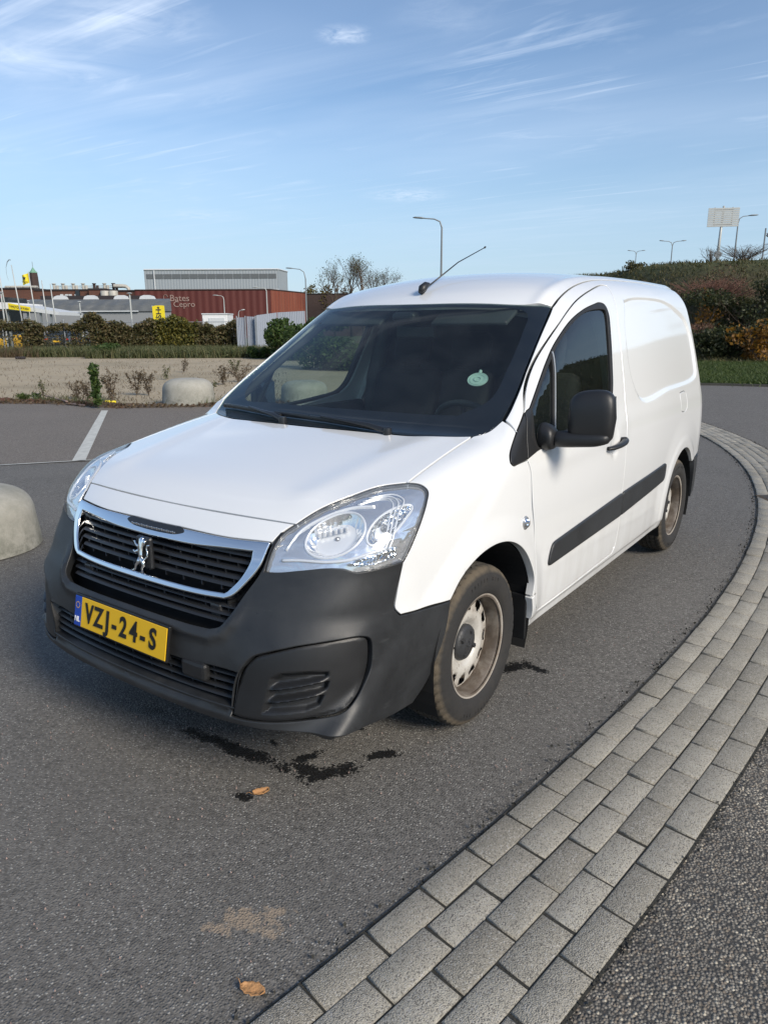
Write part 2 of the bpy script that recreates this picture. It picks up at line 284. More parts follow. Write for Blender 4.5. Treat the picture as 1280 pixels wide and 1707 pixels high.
    plain('road_marking', (.50, .50, .46), .8, bump=.5, bscale=120, var=.35, vscale=12)
    plain('galvanised', (.34, .36, .38), .5, metal=.5, var=.12)
    plain('pole_grey', (.22, .24, .25), .5, metal=.3)
    plain('pale_pole', (.45, .46, .44), .5, metal=.2)
    def ribbed(name, c0, c1, per, rough=.6, axis=0, streak=None):
        k = NT(name); O = k.obj(); sp = k.n('ShaderNodeSeparateXYZ'); k.l(O, sp.inputs[0]); n = k.noise(k.mapping(O, (1, 1, .12)), .9, 5, .65)
        wv = k.math('SINE', k.math('MULTIPLY', sp.outputs[axis], 2*math.pi/per)); c = k.mix(n, c0, c1)
        if streak: c = k.mix(k.mr(k.noise(k.mapping(O, (1, 1, .04)), 1.6, 4, .7), .5, .75, 0, .7), c, streak)
        k.bsdf(Base_Color=c, Roughness=rough); k.l(k.bump(wv, .35, per*.08), k.b.inputs['Normal']); return k.m
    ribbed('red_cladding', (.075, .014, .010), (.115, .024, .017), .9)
    ribbed('red_cladding_lit_end', (.15, .040, .022), (.24, .065, .035), .9, axis=1, streak=(.28, .11, .06))  # same red cladding, with the end wall's sunlight painted in as brighter orange
    ribbed('grey_cladding', (.27, .30, .32), (.32, .35, .37), .5)
    ribbed('shed_roof', (.085, .088, .085), (.15, .155, .148), 1.4, streak=(.19, .19, .18))
    ribbed('container_grey', (.25, .28, .33), (.33, .36, .42), .35)
    plain('shed_wall', (.24, .25, .26), .9, var=.12, vscale=.5)
    plain('band_grey', (.11, .12, .125), .6, var=.1)
    k = NT('old_brick'); O = k.obj(); br = k.n('ShaderNodeTexBrick'); k.l(k.mapping(O, (1, 1, 1), (R_(90), 0, 0)), br.inputs['Vector']); br.inputs['Scale'].default_value = 2.; br.inputs['Color1'].default_value = (.15, .055, .034, 1); br.inputs['Color2'].default_value = (.11, .042, .028, 1); br.inputs['Mortar'].default_value = (.12, .08, .06, 1)
    c = k.mix(k.mr(k.noise(O, .35, 5), .4, .7, 0, .5), br.outputs[0], (.06, .032, .025)); k.bsdf(Base_Color=c, Roughness=.9)
    plain('dark_brick', (.055, .035, .03), .9, var=.3, vscale=.8)
    plain('copper_green', (.16, .32, .22), .7, var=.2)
    plain('dark_felt', (.03, .025, .027), .9)
    plain('silo_metal', (.42, .40, .35), .5, var=.4, vscale=.6)
    plain('pale_panel', (.55, .57, .58), .6, var=.06)
    plain('white_metal', (.72, .72, .72), .5, var=.05)
    plain('sign_yellow', (.78, .62, .02), .5, var=.05)
    plain('sign_red', (.45, .02, .05), .5)
    plain('navy', (.01, .015, .03), .5)
    plain('faded_white', (.30, .21, .18), .8, var=.3, vscale=4)
    plain('car_black', (.012, .013, .015), .2, coat=.8)
    plain('dark_window', (.02, .025, .03), .1)
    plain('yellow_banner', (.65, .38, .02), .6, var=.4, vscale=2)
    plain('bark', (.07, .055, .042), .9, bump=.8, bscale=30, var=.3)
    plain('twig', (.10, .075, .055), .9, var=.3)
    plain('twig_red', (.17, .085, .06), .9, var=.3)
    def leaf(name, cols, tl=.35):
        k = NT(name); g = k.n('ShaderNodeNewGeometry'); ri = g.outputs['Random Per Island']
        cr = k.n('ShaderNodeValToRGB'); k.l(ri, cr.inputs[0]); el = cr.color_ramp.elements
        while len(el) < len(cols): el.new(.5)
        for i, (p, q) in enumerate(cols): el[i].position = p; el[i].color = q+(1,)
        cn = k.mix(k.mr(k.noise(g.outputs['Position'], 1.3, 3), .35, .7, 0, .45), cr.outputs[0], tuple(x*.55 for x in cols[0][1]))
        b = k.n('ShaderNodeBsdfPrincipled'); k.l(cn, b.inputs['Base Color']); b.inputs['Roughness'].default_value = .6
        t = k.n('ShaderNodeBsdfTranslucent'); k.l(cn, t.inputs[0]); m = k.n('ShaderNodeMixShader'); m.inputs[0].default_value = tl; k.l(b.outputs[0], m.inputs[1]); k.l(t.outputs[0], m.inputs[2]); k.l(m.outputs[0], k.out.inputs[0]); return k.m
    leaf('leaf_hedge', [(0, (.065, .072, .024)), (.35, (.11, .100, .034)), (.65, (.14, .105, .045)), (1, (.21, .155, .07))])
    leaf('leaf_hedge_gold', [(0, (.065, .080, .018)), (.5, (.15, .135, .025)), (1, (.25, .20, .035))])
    leaf('leaf_green', [(0, (.030, .065, .012)), (.5, (.055, .100, .022)), (1, (.10, .14, .03))])
    leaf('leaf_weed', [(0, (.070, .090, .032)), (.5, (.12, .135, .055)), (1, (.20, .18, .085))])
    leaf('leaf_dry', [(0, (.085, .060, .035)), (.5, (.14, .10, .055)), (1, (.20, .15, .08))])
    leaf('leaf_orange', [(0, (.14, .065, .010)), (.5, (.26, .12, .012)), (1, (.36, .19, .02))])
    leaf('leaf_dark', [(0, (.024, .034, .012)), (.5, (.048, .060, .018)), (1, (.085, .088, .030))])
    leaf('leaf_redbrown', [(0, (.085, .050, .030)), (.5, (.12, .074, .042)), (1, (.17, .11, .06))])
    leaf('leaf_grass', [(0, (.045, .075, .015)), (.5, (.075, .115, .025)), (1, (.12, .15, .04))])
    leaf('leaf_bankgrass', [(0, (.055, .060, .018)), (.5, (.095, .092, .030)), (1, (.16, .13, .055))])
    leaf('leaf_olive', [(0, (.10, .085, .02)), (.5, (.16, .13, .03)), (1, (.22, .17, .05))])
    plain('fallen_leaf', (.42, .22, .09), .7, bump=.6, bscale=80, var=.3, vscale=40)
build_materials()
def M(n): return MATS[n]
# ------------------------------------------------------------------ object helpers
def link(o, parent=None):
    COL.objects.link(o)
    if parent is not None: o.parent = parent
    return o
def thing(name, label, cat, loc=(0, 0, 0), rz=0., group=None):
    o = bpy.data.objects.new(name, None); o.empty_display_size = .2; link(o); o.location = loc; o.rotation_euler = (0, 0, rz)
    o['label'] = label; o['category'] = cat
    if group: o['group'] = group
    return o
def tag(o, label=None, cat=None, group=None, kind=None):
    if label: o['label'] = label
    if cat: o['category'] = cat
    if group: o['group'] = group
    if kind: o['kind'] = kind
    return o
class MB:
    """collects shapes, then links them as ONE mesh object"""
    def __init__(s): s.v = []; s.f = []; s.mi = []; s.cur = 0
    def add(s, vs, fs):
        b = len(s.v); s.v.extend([tuple(map(float, q)) for q in vs]); s.f.extend([tuple(b+i for i in f) for f in fs]); s.mi.extend([s.cur]*len(fs)); return s
    def box(s, c, size, rz=0., bev=0., rot=None):
        x, y, z = [q/2 for q in size]
        if bev <= 0:
            vs = [(i*x, j*y, k*z) for k in (-1, 1) for j in (-1, 1) for i in (-1, 1)]
            fs = [(0, 2, 3, 1), (4, 5, 7, 6), (0, 1, 5, 4), (2, 6, 7, 3), (0, 4, 6, 2), (1, 3, 7, 5)]
        else:
            import bmesh
            bm = bmesh.new(); bmesh.ops.create_cube(bm, size=1)
            for q in bm.verts: q.co = Vector((q.co.x*size[0], q.co.y*size[1], q.co.z*size[2]))
            bmesh.ops.bevel(bm, geom=list(bm.edges), offset=min(bev, min(size)*.49), segments=2, profile=.5, affect='EDGES')
            bm.verts.index_update(); vs = [tuple(q.co) for q in bm.verts]; fs = [tuple(q.index for q in f.verts) for f in bm.faces]; bm.free()
        m = Matrix.Rotation(rz, 3, 'Z') if rot is None else rot
        return s.add([tuple(m @ Vector(q)+Vector(c)) for q in vs], fs)
    def tube(s, pts, rad, n=8, cap=True, flat=1.):
        pts = [Vector(p) for p in pts]; rads = rad if hasattr(rad, '__len__') else [rad]*len(pts); rings = []
        t0 = (pts[1]-pts[0]).normalized(); up = Vector((0, 0, 1)) if abs(t0.z) < .9 else Vector((1, 0, 0)); a = t0.cross(up).normalized()
        for i, p in enumerate(pts):
            t = ((pts[min(i+1, len(pts)-1)]-pts[max(i-1, 0)])).normalized(); a = (a-t*a.dot(t)).normalized(); b = t.cross(a)
            rings.append([p+(a*math.cos(2*math.pi*j/n)+b*flat*math.sin(2*math.pi*j/n))*rads[i] for j in range(n)])
        vs = [q for r in rings for q in r]; fs = []
        for i in range(len(pts)-1):
            for j in range(n): k = (j+1) % n; fs.append((i*n+j, i*n+k, (i+1)*n+k, (i+1)*n+j))
        if cap: fs.append(tuple(range(n-1, -1, -1))); fs.append(tuple((len(pts)-1)*n+j for j in range(n)))
        return s.add(vs, fs)
    def lathe(s, prof, n=48, axis='X', c=(0, 0, 0), close=False):
        """prof: (radius, along) pairs turned round an axis"""
        vs = []; fs = []; m = len(prof)
        for i in range(n):
            a = 2*math.pi*i/n
            for r, h in prof:
                q = (h, r*math.cos(a), r*math.sin(a)) if axis == 'X' else ((r*math.cos(a), r*math.sin(a), h) if axis == 'Z' else (r*math.cos(a), h, r*math.sin(a)))
                vs.append((q[0]+c[0], q[1]+c[1], q[2]+c[2]))
        for i in range(n):
            k = (i+1) % n
            for j in range(m-1 if not close else m): l = (j+1) % m; fs.append((i*m+j, k*m+j, k*m+l, i*m+l))
        return s.add(vs, fs)
    def prism(s, poly, f, d):
        """poly 2D outline (a,b) -> f(a,b) 3D point; thickness vector d"""
        n = len(poly); lo = [Vector(f(*q)) for q in poly]; hi = [q+Vector(d) for q in lo]
        return s.add(lo+hi, [tuple(range(n-1, -1, -1)), tuple(range(n, 2*n))]+[(i, (i+1) % n, n+(i+1) % n, n+i) for i in range(n)])
    def build(s, name, mat, parent=None, smooth=False, loc=None, rz=0., auto=None):
        me = bpy.data.meshes.new(name); me.from_pydata(s.v, [], s.f)
        for m in (mat if isinstance(mat, (list, tuple)) else [mat]): me.materials.append(M(m))
        if any(s.mi): me.polygons.foreach_set('material_index', s.mi)
        import bmesh
        bm = bmesh.new(); bm.from_mesh(me); bmesh.ops.recalc_face_normals(bm, faces=bm.faces); bm.to_mesh(me); bm.free()
        if smooth or auto:
            me.polygons.foreach_set('use_smooth', [True]*len(me.polygons))
            if auto: me.set_sharp_from_angle(angle=R_(auto))
        me.update(); o = bpy.data.objects.new(name, me); link(o, parent)
        if loc is not None: o.location = loc
        if rz: o.rotation_euler = (0, 0, rz)
        return o
def npmesh(name, V, F, mat, parent=None, smooth=False, normals=None):
    me = bpy.data.meshes.new(name); V = np.asarray(V, np.float32); F = np.asarray(F, np.int32); k = F.shape[1]
    me.vertices.add(len(V)); me.vertices.foreach_set('co', V.ravel()); me.loops.add(F.size); me.loops.foreach_set('vertex_index', F.ravel())
    me.polygons.add(len(F)); me.polygons.foreach_set('loop_start', np.arange(0, F.size, k, dtype=np.int32)); me.polygons.foreach_set('loop_total', np.full(len(F), k, np.int32))
    me.update(calc_edges=True); me.validate()
    if smooth or normals is not None: me.polygons.foreach_set('use_smooth', np.ones(len(F), bool))
    if normals is not None: me.normals_split_custom_set_from_vertices([tuple(map(float, q)) for q in normals])
    me.materials.append(M(mat)); return link(bpy.data.objects.new(name, me), parent)
def text_mesh(name, s, size, mat, mtx, parent=None, depth=.001, width=1., bold=0.):
    cu = bpy.data.curves.new(name, 'FONT'); cu.body = s; cu.size = size; cu.extrude = depth; cu.offset = bold; cu.align_x = 'CENTER'; cu.align_y = 'CENTER'; cu.resolution_u = 4
    t = bpy.data.objects.new(name, cu); COL.objects.link(t); bpy.context.view_layer.update()
    me = bpy.data.meshes.new_from_object(t.evaluated_get(bpy.context.evaluated_depsgraph_get())); bpy.data.objects.remove(t); bpy.data.curves.remove(cu)
    me.name = name; me.transform(Matrix.Diagonal((width, 1, 1, 1))); me.transform(mtx); me.materials.clear(); me.materials.append(M(mat))
    return link(bpy.data.objects.new(name, me), parent)
def frame_mtx(o, x, y):
    x = Vector(x).normalized(); y = Vector(y); z = x.cross(y).normalized(); y = z.cross(x)
    return Matrix(((x.x, y.x, z.x, o[0]), (x.y, y.y, z.y, o[1]), (x.z, y.z, z.z, o[2]), (0, 0, 0, 1)))
def leaves(name, C, size, mat, parent=None, var=.5, aspect=1.6, upbias=0.):
    """leaf quads (bent diamonds) centred on C"""
    C = np.asarray(C, float); n = len(C); a = RNG.normal(size=(n, 3)); a[:, 2] += upbias; a /= np.linalg.norm(a, axis=1)[:, None]
    b = RNG.normal(size=(n, 3)); b -= a*(a*b).sum(1)[:, None]; b /= np.linalg.norm(b, axis=1)[:, None]; c = np.cross(a, b)
    s = size*(1-var+2*var*RNG.random(n))[:, None]
    V = np.stack([C-a*s*aspect*.5, C+b*s*.45+c*s*.12, C+a*s*aspect*.5, C-b*s*.45+c*s*.12], 1).reshape(-1, 3)
    return npmesh(name, V, np.arange(4*n).reshape(n, 4), mat, parent)
def blades(name, P, h, mat, parent=None, w=.012, lean=.35, var=.5):
    P = np.asarray(P, float); n = len(P); an = RNG.random(n)*2*np.pi; d = np.c_[np.cos(an), np.sin(an), np.zeros(n)]; hh = h*(1-var+2*var*RNG.random(n))
    le = RNG.normal(size=(n, 2))*lean; t = P+np.c_[le*hh[:, None], hh]; m = P+np.c_[le*hh[:, None]*.35, hh*.55]
    V = np.stack([P-d*w*.5, P+d*w*.5, m+d*w*.4, t, m-d*w*.4], 1).reshape(-1, 3); b = np.arange(n)[:, None]*5
    F = np.concatenate([b+np.array([0, 1, 2, 4])]); T = b+np.array([4, 2, 3, 3])
    me = bpy.data.meshes.new(name); me.from_pydata(V.tolist(), [], F.tolist()+(b+np.array([4, 2, 3])).tolist()); me.materials.append(M(mat)); return link(bpy.data.objects.new(name, me), parent)
# ------------------------------------------------------------------ the van: a smooth body surface, then panels cut out of it
def pch(xs,ys):
    xs=np.array(xs,float);ys=np.array(ys,float);h=np.diff(xs);d=np.diff(ys)/h
    m=np.zeros(len(xs))
    for i in range(1,len(xs)-1):
        if d[i-1]*d[i]>0:
            w1=2*h[i]+h[i-1];w2=h[i]+2*h[i-1];m[i]=(w1+w2)/(w1/d[i-1]+w2/d[i])
    m[0]=d[0];m[-1]=d[-1]
    def f(x):
        x=np.clip(x,xs[0],xs[-1]);i=np.clip(np.searchsorted(xs,x)-1,0,len(xs)-2)
        t=(x-xs[i])/h[i];a=ys[i];b=ys[i+1];p=m[i]*h[i];q=m[i+1]*h[i]
        return (2*t**3-3*t**2+1)*a+(t**3-2*t**2+t)*p+(-2*t**3+3*t**2)*b+(t**3-t**2)*q
    return f
def smax(a,b,k):
    h=np.maximum(k-np.abs(a-b),0)/k
    return np.maximum(a,b)+h*h*k*.25
def smin(a,b,k): return -smax(-a,-b,k)
def sst(a,b,x):
    t=np.clip((x-a)/(b-a),0,1); return t*t*(3-2*t)
Wz=pch([.15,.25,.32,.45,.62,.78,.92,1.0,1.1,1.2,1.35,1.5,1.62,1.75,1.9],
       [.845,.868,.880,.888,.893,.898,.893,.884,.865,.842,.805,.765,.732,.695,.65])
NOSE=pch([.15,.20,.25,.32,.42,.52,.60,.65,.75,.85,.91,1.1],
         [.12,.05,.0,-.018,-.005,.01,.035,.06,.105,.155,.20,.38])
HOOD=pch([0,.1,.2,.3,.45,.6,.8,1.0,1.2,1.5],[.80,.86,.912,.945,.985,1.016,1.055,1.09,1.12,1.15])
ROOF=pch([1.3,1.717,1.85,2.05,2.3,2.6,3.0,3.5,4.0,4.3,4.5],[1.42,1.61,1.664,1.728,1.768,1.79,1.80,1.803,1.80,1.79,1.76])
REAR=pch([.2,.3,.45,.6,1.0,1.2,1.5,1.7,1.9],[4.33,4.37,4.38,4.37,4.36,4.35,4.32,4.25,4.13])
def wave(ax,y,z): return 0
def fside(ax,y,z):
    w=Wz(z)
    w=w-.03*sst(2.8,4.4,y)-.05*sst(1.2,.2,y)
    d=ax-w
    return d
def frr(x,y,z):
    ax=np.abs(x)
    s=fside(ax,y,z)
    # lower body
    top=z-(HOOD(y)-.035*ax**2-.30*np.maximum(ax-.62,0)**2)
    nose=(NOSE(z)+.07*ax**2+.20*ax**4-.04*ax**4*sst(.6,.9,z)+.10*ax**4*sst(.66,.77,z)*sst(1.0,.86,z)-y)*.9
    rear=(y-REAR(z)+.10*ax**2)
    low=smax(smax(s,top*.97,.11),nose,.28-.16*sst(.62,.85,z))
    # nose/hood edge rounding
    low=smax(low,rear,.20)
    # cabin
    k=.17+.20*sst(1.1,1.6,z)
    ws=((1.06+(z-1.11)*1.30+k*ax**2)-y)*.61
    rf=(z-(ROOF(y)-.10*ax**2-.12*ax**4))*.97
    cab=smax(smax(s,rf,.155-.03*sst(2.6,3.8,y)),ws,.05)
    cab=smax(cab,rear,.12)
    return smin(low,cab,.03)
def f(P):
    return frr(P[...,0],P[...,1],P[...,2])
BK = {
 'hood_front': [(-0.029,0.229,0.897),(0.21,0.232,0.896),(0.386,0.244,0.897),(0.55,0.264,0.897)],
 'hl_top': [(0.554,0.265,0.898),(0.587,0.33,0.932),(0.645,0.439,0.968),(0.683,0.534,0.985),(0.747,0.607,0.993)],
 'hl_outer': [(0.747,0.607,0.993),(0.784,0.627,0.988),(0.814,0.625,0.971),(0.835,0.588,0.942),(0.851,0.535,0.896),(0.857,0.486,0.844),(0.856,0.447,0.801),(0.855,0.429,0.785)],
 'hl_bottom': [(0.855,0.429,0.785),(0.843,0.358,0.782),(0.819,0.3,0.778),(0.793,0.263,0.777),(0.764,0.24,0.788),(0.722,0.216,0.791),(0.639,0.181,0.779),(0.558,0.157,0.765),(0.523,0.15,0.763)],
 'hl_inner': [(0.523,0.15,0.763),(0.524,0.171,0.807),(0.526,0.199,0.846),(0.533,0.23,0.874),(0.554,0.265,0.898)],
 'hood_side': [(0.748,0.606,0.993),(0.741,0.69,1.01),(0.733,0.819,1.036),(0.725,0.958,1.061),(0.72,1.089,1.085)],
 'hood_rear': [(0.72,1.089,1.085),(0.577,1.005,1.079),(0.383,0.978,1.081),(0.24,0.967,1.083)],
 'strip_low': [(0.511,0.197,0.847),(0.33,0.171,0.837),(0.121,0.16,0.834),(-0.007,0.169,0.846)],
 'strip_end': [(0.55,0.264,0.897),(0.527,0.23,0.875),(0.527,0.199,0.846),(0.514,0.194,0.842)],
 'ch_out_top': [(-0.004,0.167,0.844),(0.15,0.168,0.843),(0.363,0.174,0.838),(0.512,0.196,0.845)],
 'ch_out_side': [(0.512,0.196,0.845),(0.503,0.153,0.776),(0.464,0.121,0.713),(0.432,0.102,0.678),(0.402,0.092,0.664)],
 'ch_out_bot': [(0.402,0.092,0.664),(0.311,0.082,0.659),(0.175,0.074,0.656),(0.042,0.073,0.656)],
 'ch_in_top': [(0.011,0.134,0.793),(0.21,0.139,0.797),(0.348,0.152,0.807),(0.458,0.165,0.811)],
 'ch_in_side': [(0.458,0.165,0.811),(0.462,0.153,0.788),(0.442,0.126,0.733),(0.401,0.101,0.683)],
 'ch_in_bot': [(0.401,0.101,0.683),(0.303,0.091,0.678),(0.164,0.084,0.677),(0.021,0.083,0.678)],
 'gr_side': [(0.52,0.192,0.839),(0.504,0.143,0.754),(0.465,0.109,0.685),(0.44,0.074,0.625),(0.419,0.054,0.594),(0.38,0.044,0.58)],
 'gr_bot': [(0.38,0.044,0.58),(0.308,0.038,0.58),(0.117,0.032,0.583),(0.076,0.032,0.584)],
 'lens': [(-0.003,0.166,0.842),(0.151,0.168,0.842),(0.1,0.149,0.819),(0.039,0.148,0.817)],
 'fen_bump': [(0.855,0.429,0.785),(0.852,0.418,0.743),(0.841,0.404,0.674),(0.838,0.399,0.634),(0.844,0.421,0.606),(0.853,0.493,0.597),(0.872,0.67,0.581)],
 'bump_arch': [(0.872,0.67,0.582),(0.868,0.646,0.481),(0.86,0.599,0.385),(0.849,0.545,0.303),(0.838,0.507,0.255),(0.83,0.418,0.242)],
 'fog_out': [(0.492,0.011,0.327),(0.501,0.024,0.41),(0.526,0.038,0.483),(0.562,0.055,0.528),(0.616,0.077,0.55),(0.685,0.121,0.571),(0.759,0.198,0.58),(0.8,0.268,0.578),(0.812,0.293,0.565),(0.816,0.297,0.515),(0.814,0.284,0.454),(0.81,0.233,0.389),(0.792,0.185,0.357),(0.707,0.101,0.338),(0.519,0.015,0.323)],
 'fog_in': [(0.597,0.04,0.378),(0.614,0.06,0.47),(0.643,0.076,0.49),(0.713,0.126,0.495),(0.756,0.174,0.488),(0.761,0.178,0.458),(0.754,0.165,0.42),(0.742,0.144,0.378),(0.71,0.107,0.364),(0.593,0.035,0.35)],
 'low_top': [(0.518,0.035,0.47),(0.419,0.021,0.474),(0.284,0.007,0.458),(0.101,0.001,0.459),(0.005,0,0.458)],
 'low_side': [(0.518,0.035,0.47),(0.506,0.026,0.417),(0.497,0.014,0.356)],
 'low_bot': [(0.497,0.014,0.356),(0.301,-0.008,0.351),(0.148,-0.014,0.353),(-0.011,-0.015,0.358)],
 'ws_base': [(0.786,1.206,1.14),(0.765,1.139,1.099),(0.747,1.086,1.081),(0.577,1.005,1.079),(0.383,0.978,1.081),(0.24,0.967,1.083)],
 'ws_side': [(0.679,1.882,1.578),(0.704,1.736,1.488),(0.742,1.512,1.343),(0.777,1.328,1.222),(0.786,1.206,1.14)],
 'ws_top': [(0.141,1.733,1.604),(0.399,1.766,1.595),(0.564,1.809,1.586),(0.679,1.882,1.578)],
 'seam_pillar': [(0.786,1.206,1.14),(0.82,1.198,1.127),(0.838,1.194,1.115),(0.854,1.191,1.098)],
 'sail_f': [(0.839,1.287,1.165),(0.855,1.191,1.097),(0.872,1.11,1.034),(0.878,1.095,1.017),(0.886,1.088,0.999),(0.891,1.105,0.987),(0.892,1.143,0.988),(0.892,1.219,0.991)],
 'sail_r': [(0.892,1.219,0.991),(0.889,1.319,1.01),(0.887,1.328,1.019),(0.881,1.3,1.041),(0.859,1.323,1.127),(0.831,1.363,1.209),(0.839,1.287,1.165)],
 'door_front_up': [(0.84,1.285,1.163),(0.8,1.365,1.235),(0.767,1.469,1.309),(0.761,1.505,1.332),(0.753,1.599,1.387),(0.731,1.834,1.517),(0.703,2.081,1.608),(0.674,2.366,1.669),(0.644,2.658,1.709)],
 'door_rear': [(0.645,2.657,1.709),(0.673,2.651,1.684),(0.73,2.573,1.601),(0.765,2.549,1.499),(0.798,2.523,1.379),(0.841,2.49,1.203),(0.875,2.448,1.067),(0.9,2.403,0.931),(0.905,2.39,0.79),(0.902,2.397,0.652),(0.898,2.42,0.518),(0.895,2.405,0.429),(0.89,2.409,0.346),(0.887,2.338,0.312)],
 'door_front_low': [(0.892,1.219,0.992),(0.894,1.228,0.979),(0.899,1.246,0.937),(0.905,1.256,0.81),(0.903,1.299,0.676),(0.898,1.317,0.542),(0.893,1.336,0.403),(0.889,1.358,0.336),(0.885,1.395,0.304)],
 'win_out': [(0.887,1.345,1.018),(0.88,1.276,1.041),(0.861,1.293,1.117),(0.843,1.329,1.177),(0.837,1.354,1.196),(0.815,1.472,1.274),(0.793,1.589,1.35),(0.773,1.714,1.422),(0.749,1.935,1.516),(0.736,2.121,1.567),(0.727,2.286,1.596),(0.724,2.396,1.607),(0.732,2.443,1.594),(0.755,2.43,1.535),(0.782,2.4,1.436),(0.819,2.337,1.294),(0.838,2.279,1.217),(0.848,2.238,1.175)],
 'win_bar': [(0.785,1.66,1.387),(0.857,1.51,1.138)],
 'roof_seam': [(0.676,1.879,1.579),(0.665,2.001,1.628),(0.635,2.221,1.685),(0.586,2.536,1.735)],
 'bead': [(0.623,1.841,1.585),(0.612,2.018,1.662),(0.578,2.312,1.721),(0.493,2.78,1.765)],
 'recess': [(0.718,2.754,1.629),(0.709,2.902,1.646),(0.704,3.228,1.655),(0.704,3.577,1.644),(0.716,3.808,1.603),(0.733,4.051,1.522),(0.761,4.126,1.411),(0.799,4.129,1.262),(0.823,4.108,1.163),(0.834,3.985,1.127),(0.857,3.293,1.107),(0.869,2.76,1.086),(0.86,2.681,1.123),(0.832,2.615,1.243),(0.796,2.631,1.385),(0.763,2.668,1.508)],
 'fuel': [(0.857,3.624,1.074),(0.855,3.765,1.069),(0.86,3.784,1.05),(0.878,3.731,0.959),(0.884,3.563,0.954),(0.882,3.532,0.977),(0.865,3.57,1.055)],
 'rub1': [(0.897,1.464,0.502),(0.899,1.475,0.549),(0.9,1.516,0.588),(0.901,2.424,0.642),(0.9,2.466,0.589),(0.898,2.429,0.518),(0.897,1.486,0.49)],
 'rub2': [(0.901,2.43,0.643),(0.898,3.185,0.669),(0.896,3.226,0.648),(0.894,3.229,0.578),(0.894,3.193,0.561),(0.898,2.44,0.518)],
 'handle': [(0.9,2.101,0.92),(0.899,2.114,0.936),(0.899,2.247,0.941),(0.898,2.332,0.951),(0.9,2.354,0.933),(0.901,2.318,0.909),(0.901,2.167,0.908)],
 'indic': [(0.905,1.213,0.743)],
 'arch_f': [(0.872,0.664,0.587),(0.877,0.714,0.638),(0.887,0.821,0.687),(0.894,0.918,0.713),(0.899,1.005,0.709),(0.901,1.092,0.673),(0.9,1.174,0.6),(0.898,1.228,0.515),(0.895,1.251,0.43),(0.892,1.24,0.381)],
 'arch_r': [(0.881,3.221,0.308),(0.89,3.345,0.522),(0.889,3.513,0.662),(0.886,3.698,0.696),(0.88,3.876,0.671),(0.874,4.029,0.584)],
 'emb': [(0.002,0.112,0.744)],
 'plate': [(-0.313,0.028,0.552),(0.232,0.025,0.558),(0.246,0.006,0.462),(-0.291,0.008,0.459)],
 'lowerlip': [(0.827,0.354,0.255),(0.803,0.141,0.315),(0.674,0.069,0.301),(0.499,0.013,0.303),(0.352,-0.006,0.294),(0.154,-0.016,0.3),(-0.024,-0.018,0.305)],
}
def root(P, d, lo=-.5, hi=.35, step=.012):
    """slide points along d (unit) to the body surface, coming from outside"""
    P = np.atleast_2d(np.asarray(P, float)); n = len(P); d = np.asarray(d, float); t = np.full(n, hi); a = np.full(n, np.nan); b = np.full(n, np.nan)
    prev = f(P+hi*d); best = prev.copy(); bt = t.copy(); done = prev < 0; a[done] = hi; b[done] = hi
    tt = hi
    while tt > lo and not done.all():
        tt -= step; v = f(P+tt*d); new = (~done) & (v < 0); a[new] = tt+step; b[new] = tt; done |= new
        m = (~done) & (v < best); best[m] = v[m]; bt[m] = tt
    miss = np.isnan(a); a[miss] = bt[miss]; b[miss] = bt[miss]
    for _ in range(18):
        m = (a+b)/2; v = f(P+m[:, None]*d) < 0; b = np.where(v, m, b); a = np.where(v, a, m)
    return P+((a+b)/2)[:, None]*d
def sx(y, z, s=1): return float(root([[s*.9, y, z]], (s*1., 0, 0), -.5, .3)[0][0])
def sz(x, y): return float(root([[x, y, 1.2]], (0, 0, 1.), -.9, .8)[0][2])
def sy(x, z): return float(root([[x, .3, z]], (0, -1., 0), -.9, .6)[0][1])
def disp(P):
    """pressings on top of the body surface (metres outward)"""
    x, y, z = P[..., 0], P[..., 1], P[..., 2]; ax = np.abs(x); side = sst(.55, .68, ax)
    d = np.zeros(x.shape)
    m = (y > 2.5) & (ax > .5)
    if m.any(): d[m] += -.0105*sst(-.006, .024, poly_sd(RECESS, np.c_[y[m], z[m]]))
    rf = np.hypot(y-.95, z-.33); d += side*.012*(1-sst(.385, .50, rf))*sst(.20, .35, z)
    rr = np.hypot(y-3.66, z-.33); d += side*(.004*(1-sst(.42, .47, rr))+.010*(1-sst(.375, .60, rr)))*sst(.2, .3, z)
    d += -.013*np.exp(-(((y-2.225)/.050)**2+((z-.925)/.062)**2)**2)*(ax > .8)
    # soft crease along the fender shoulder and waist
    zl = .955+.02*(y-1.2); d += side*.006*np.exp(-((z-zl)/.05)**2)*sst(1.2, 1.6, y)*sst(2.5, 2.3, y)
    # sill step
    d += side*(-.006)*sst(.30, .285, z)*sst(1.2, 1.3, y)
    # bonnet: raised flanks beside a flatter middle
    xr = .50+.12*(y-.3); d += .006*np.exp(-((ax-xr)/.07)**2)*sst(.27, .42, y)*sst(.80, .90, z)*sst(1.5, 1.2, y)
    # roof bead
    xb = np.interp(y, [1.84, 2.02, 2.31, 2.78, 4.2], [.623, .612, .585, .565, .56]); d += np.where((z > 1.55)&(y > 1.8), .008*np.exp(-((ax-xb)/.030)**2), 0)
    # bumper: brow round the grille mouth, swelling over the corner pockets
    fm = (y < .75) & (z < .86)
    if fm.any():
        X = ax[fm]; Z_ = z[fm]; q = np.c_[X, Z_]
        sd = -poly_sd(MOUTH, q); e = .016*np.exp(-((sd-.022)/.020)**2)*sst(.70, .60, Z_)
        so_ = -poly_sd(FOGO, q); e += .014*np.exp(-np.maximum(so_, 0)/.040)*sst(-.02, .01, so_)*sst(.36, .46, Z_)
        lip = -.007*np.exp(-((Z_-.340)/.006)**2)+.005*np.exp(-((Z_-.318)/.012)**2)
        d[fm] += e+lip*sst(.60, .46, X)
    return d
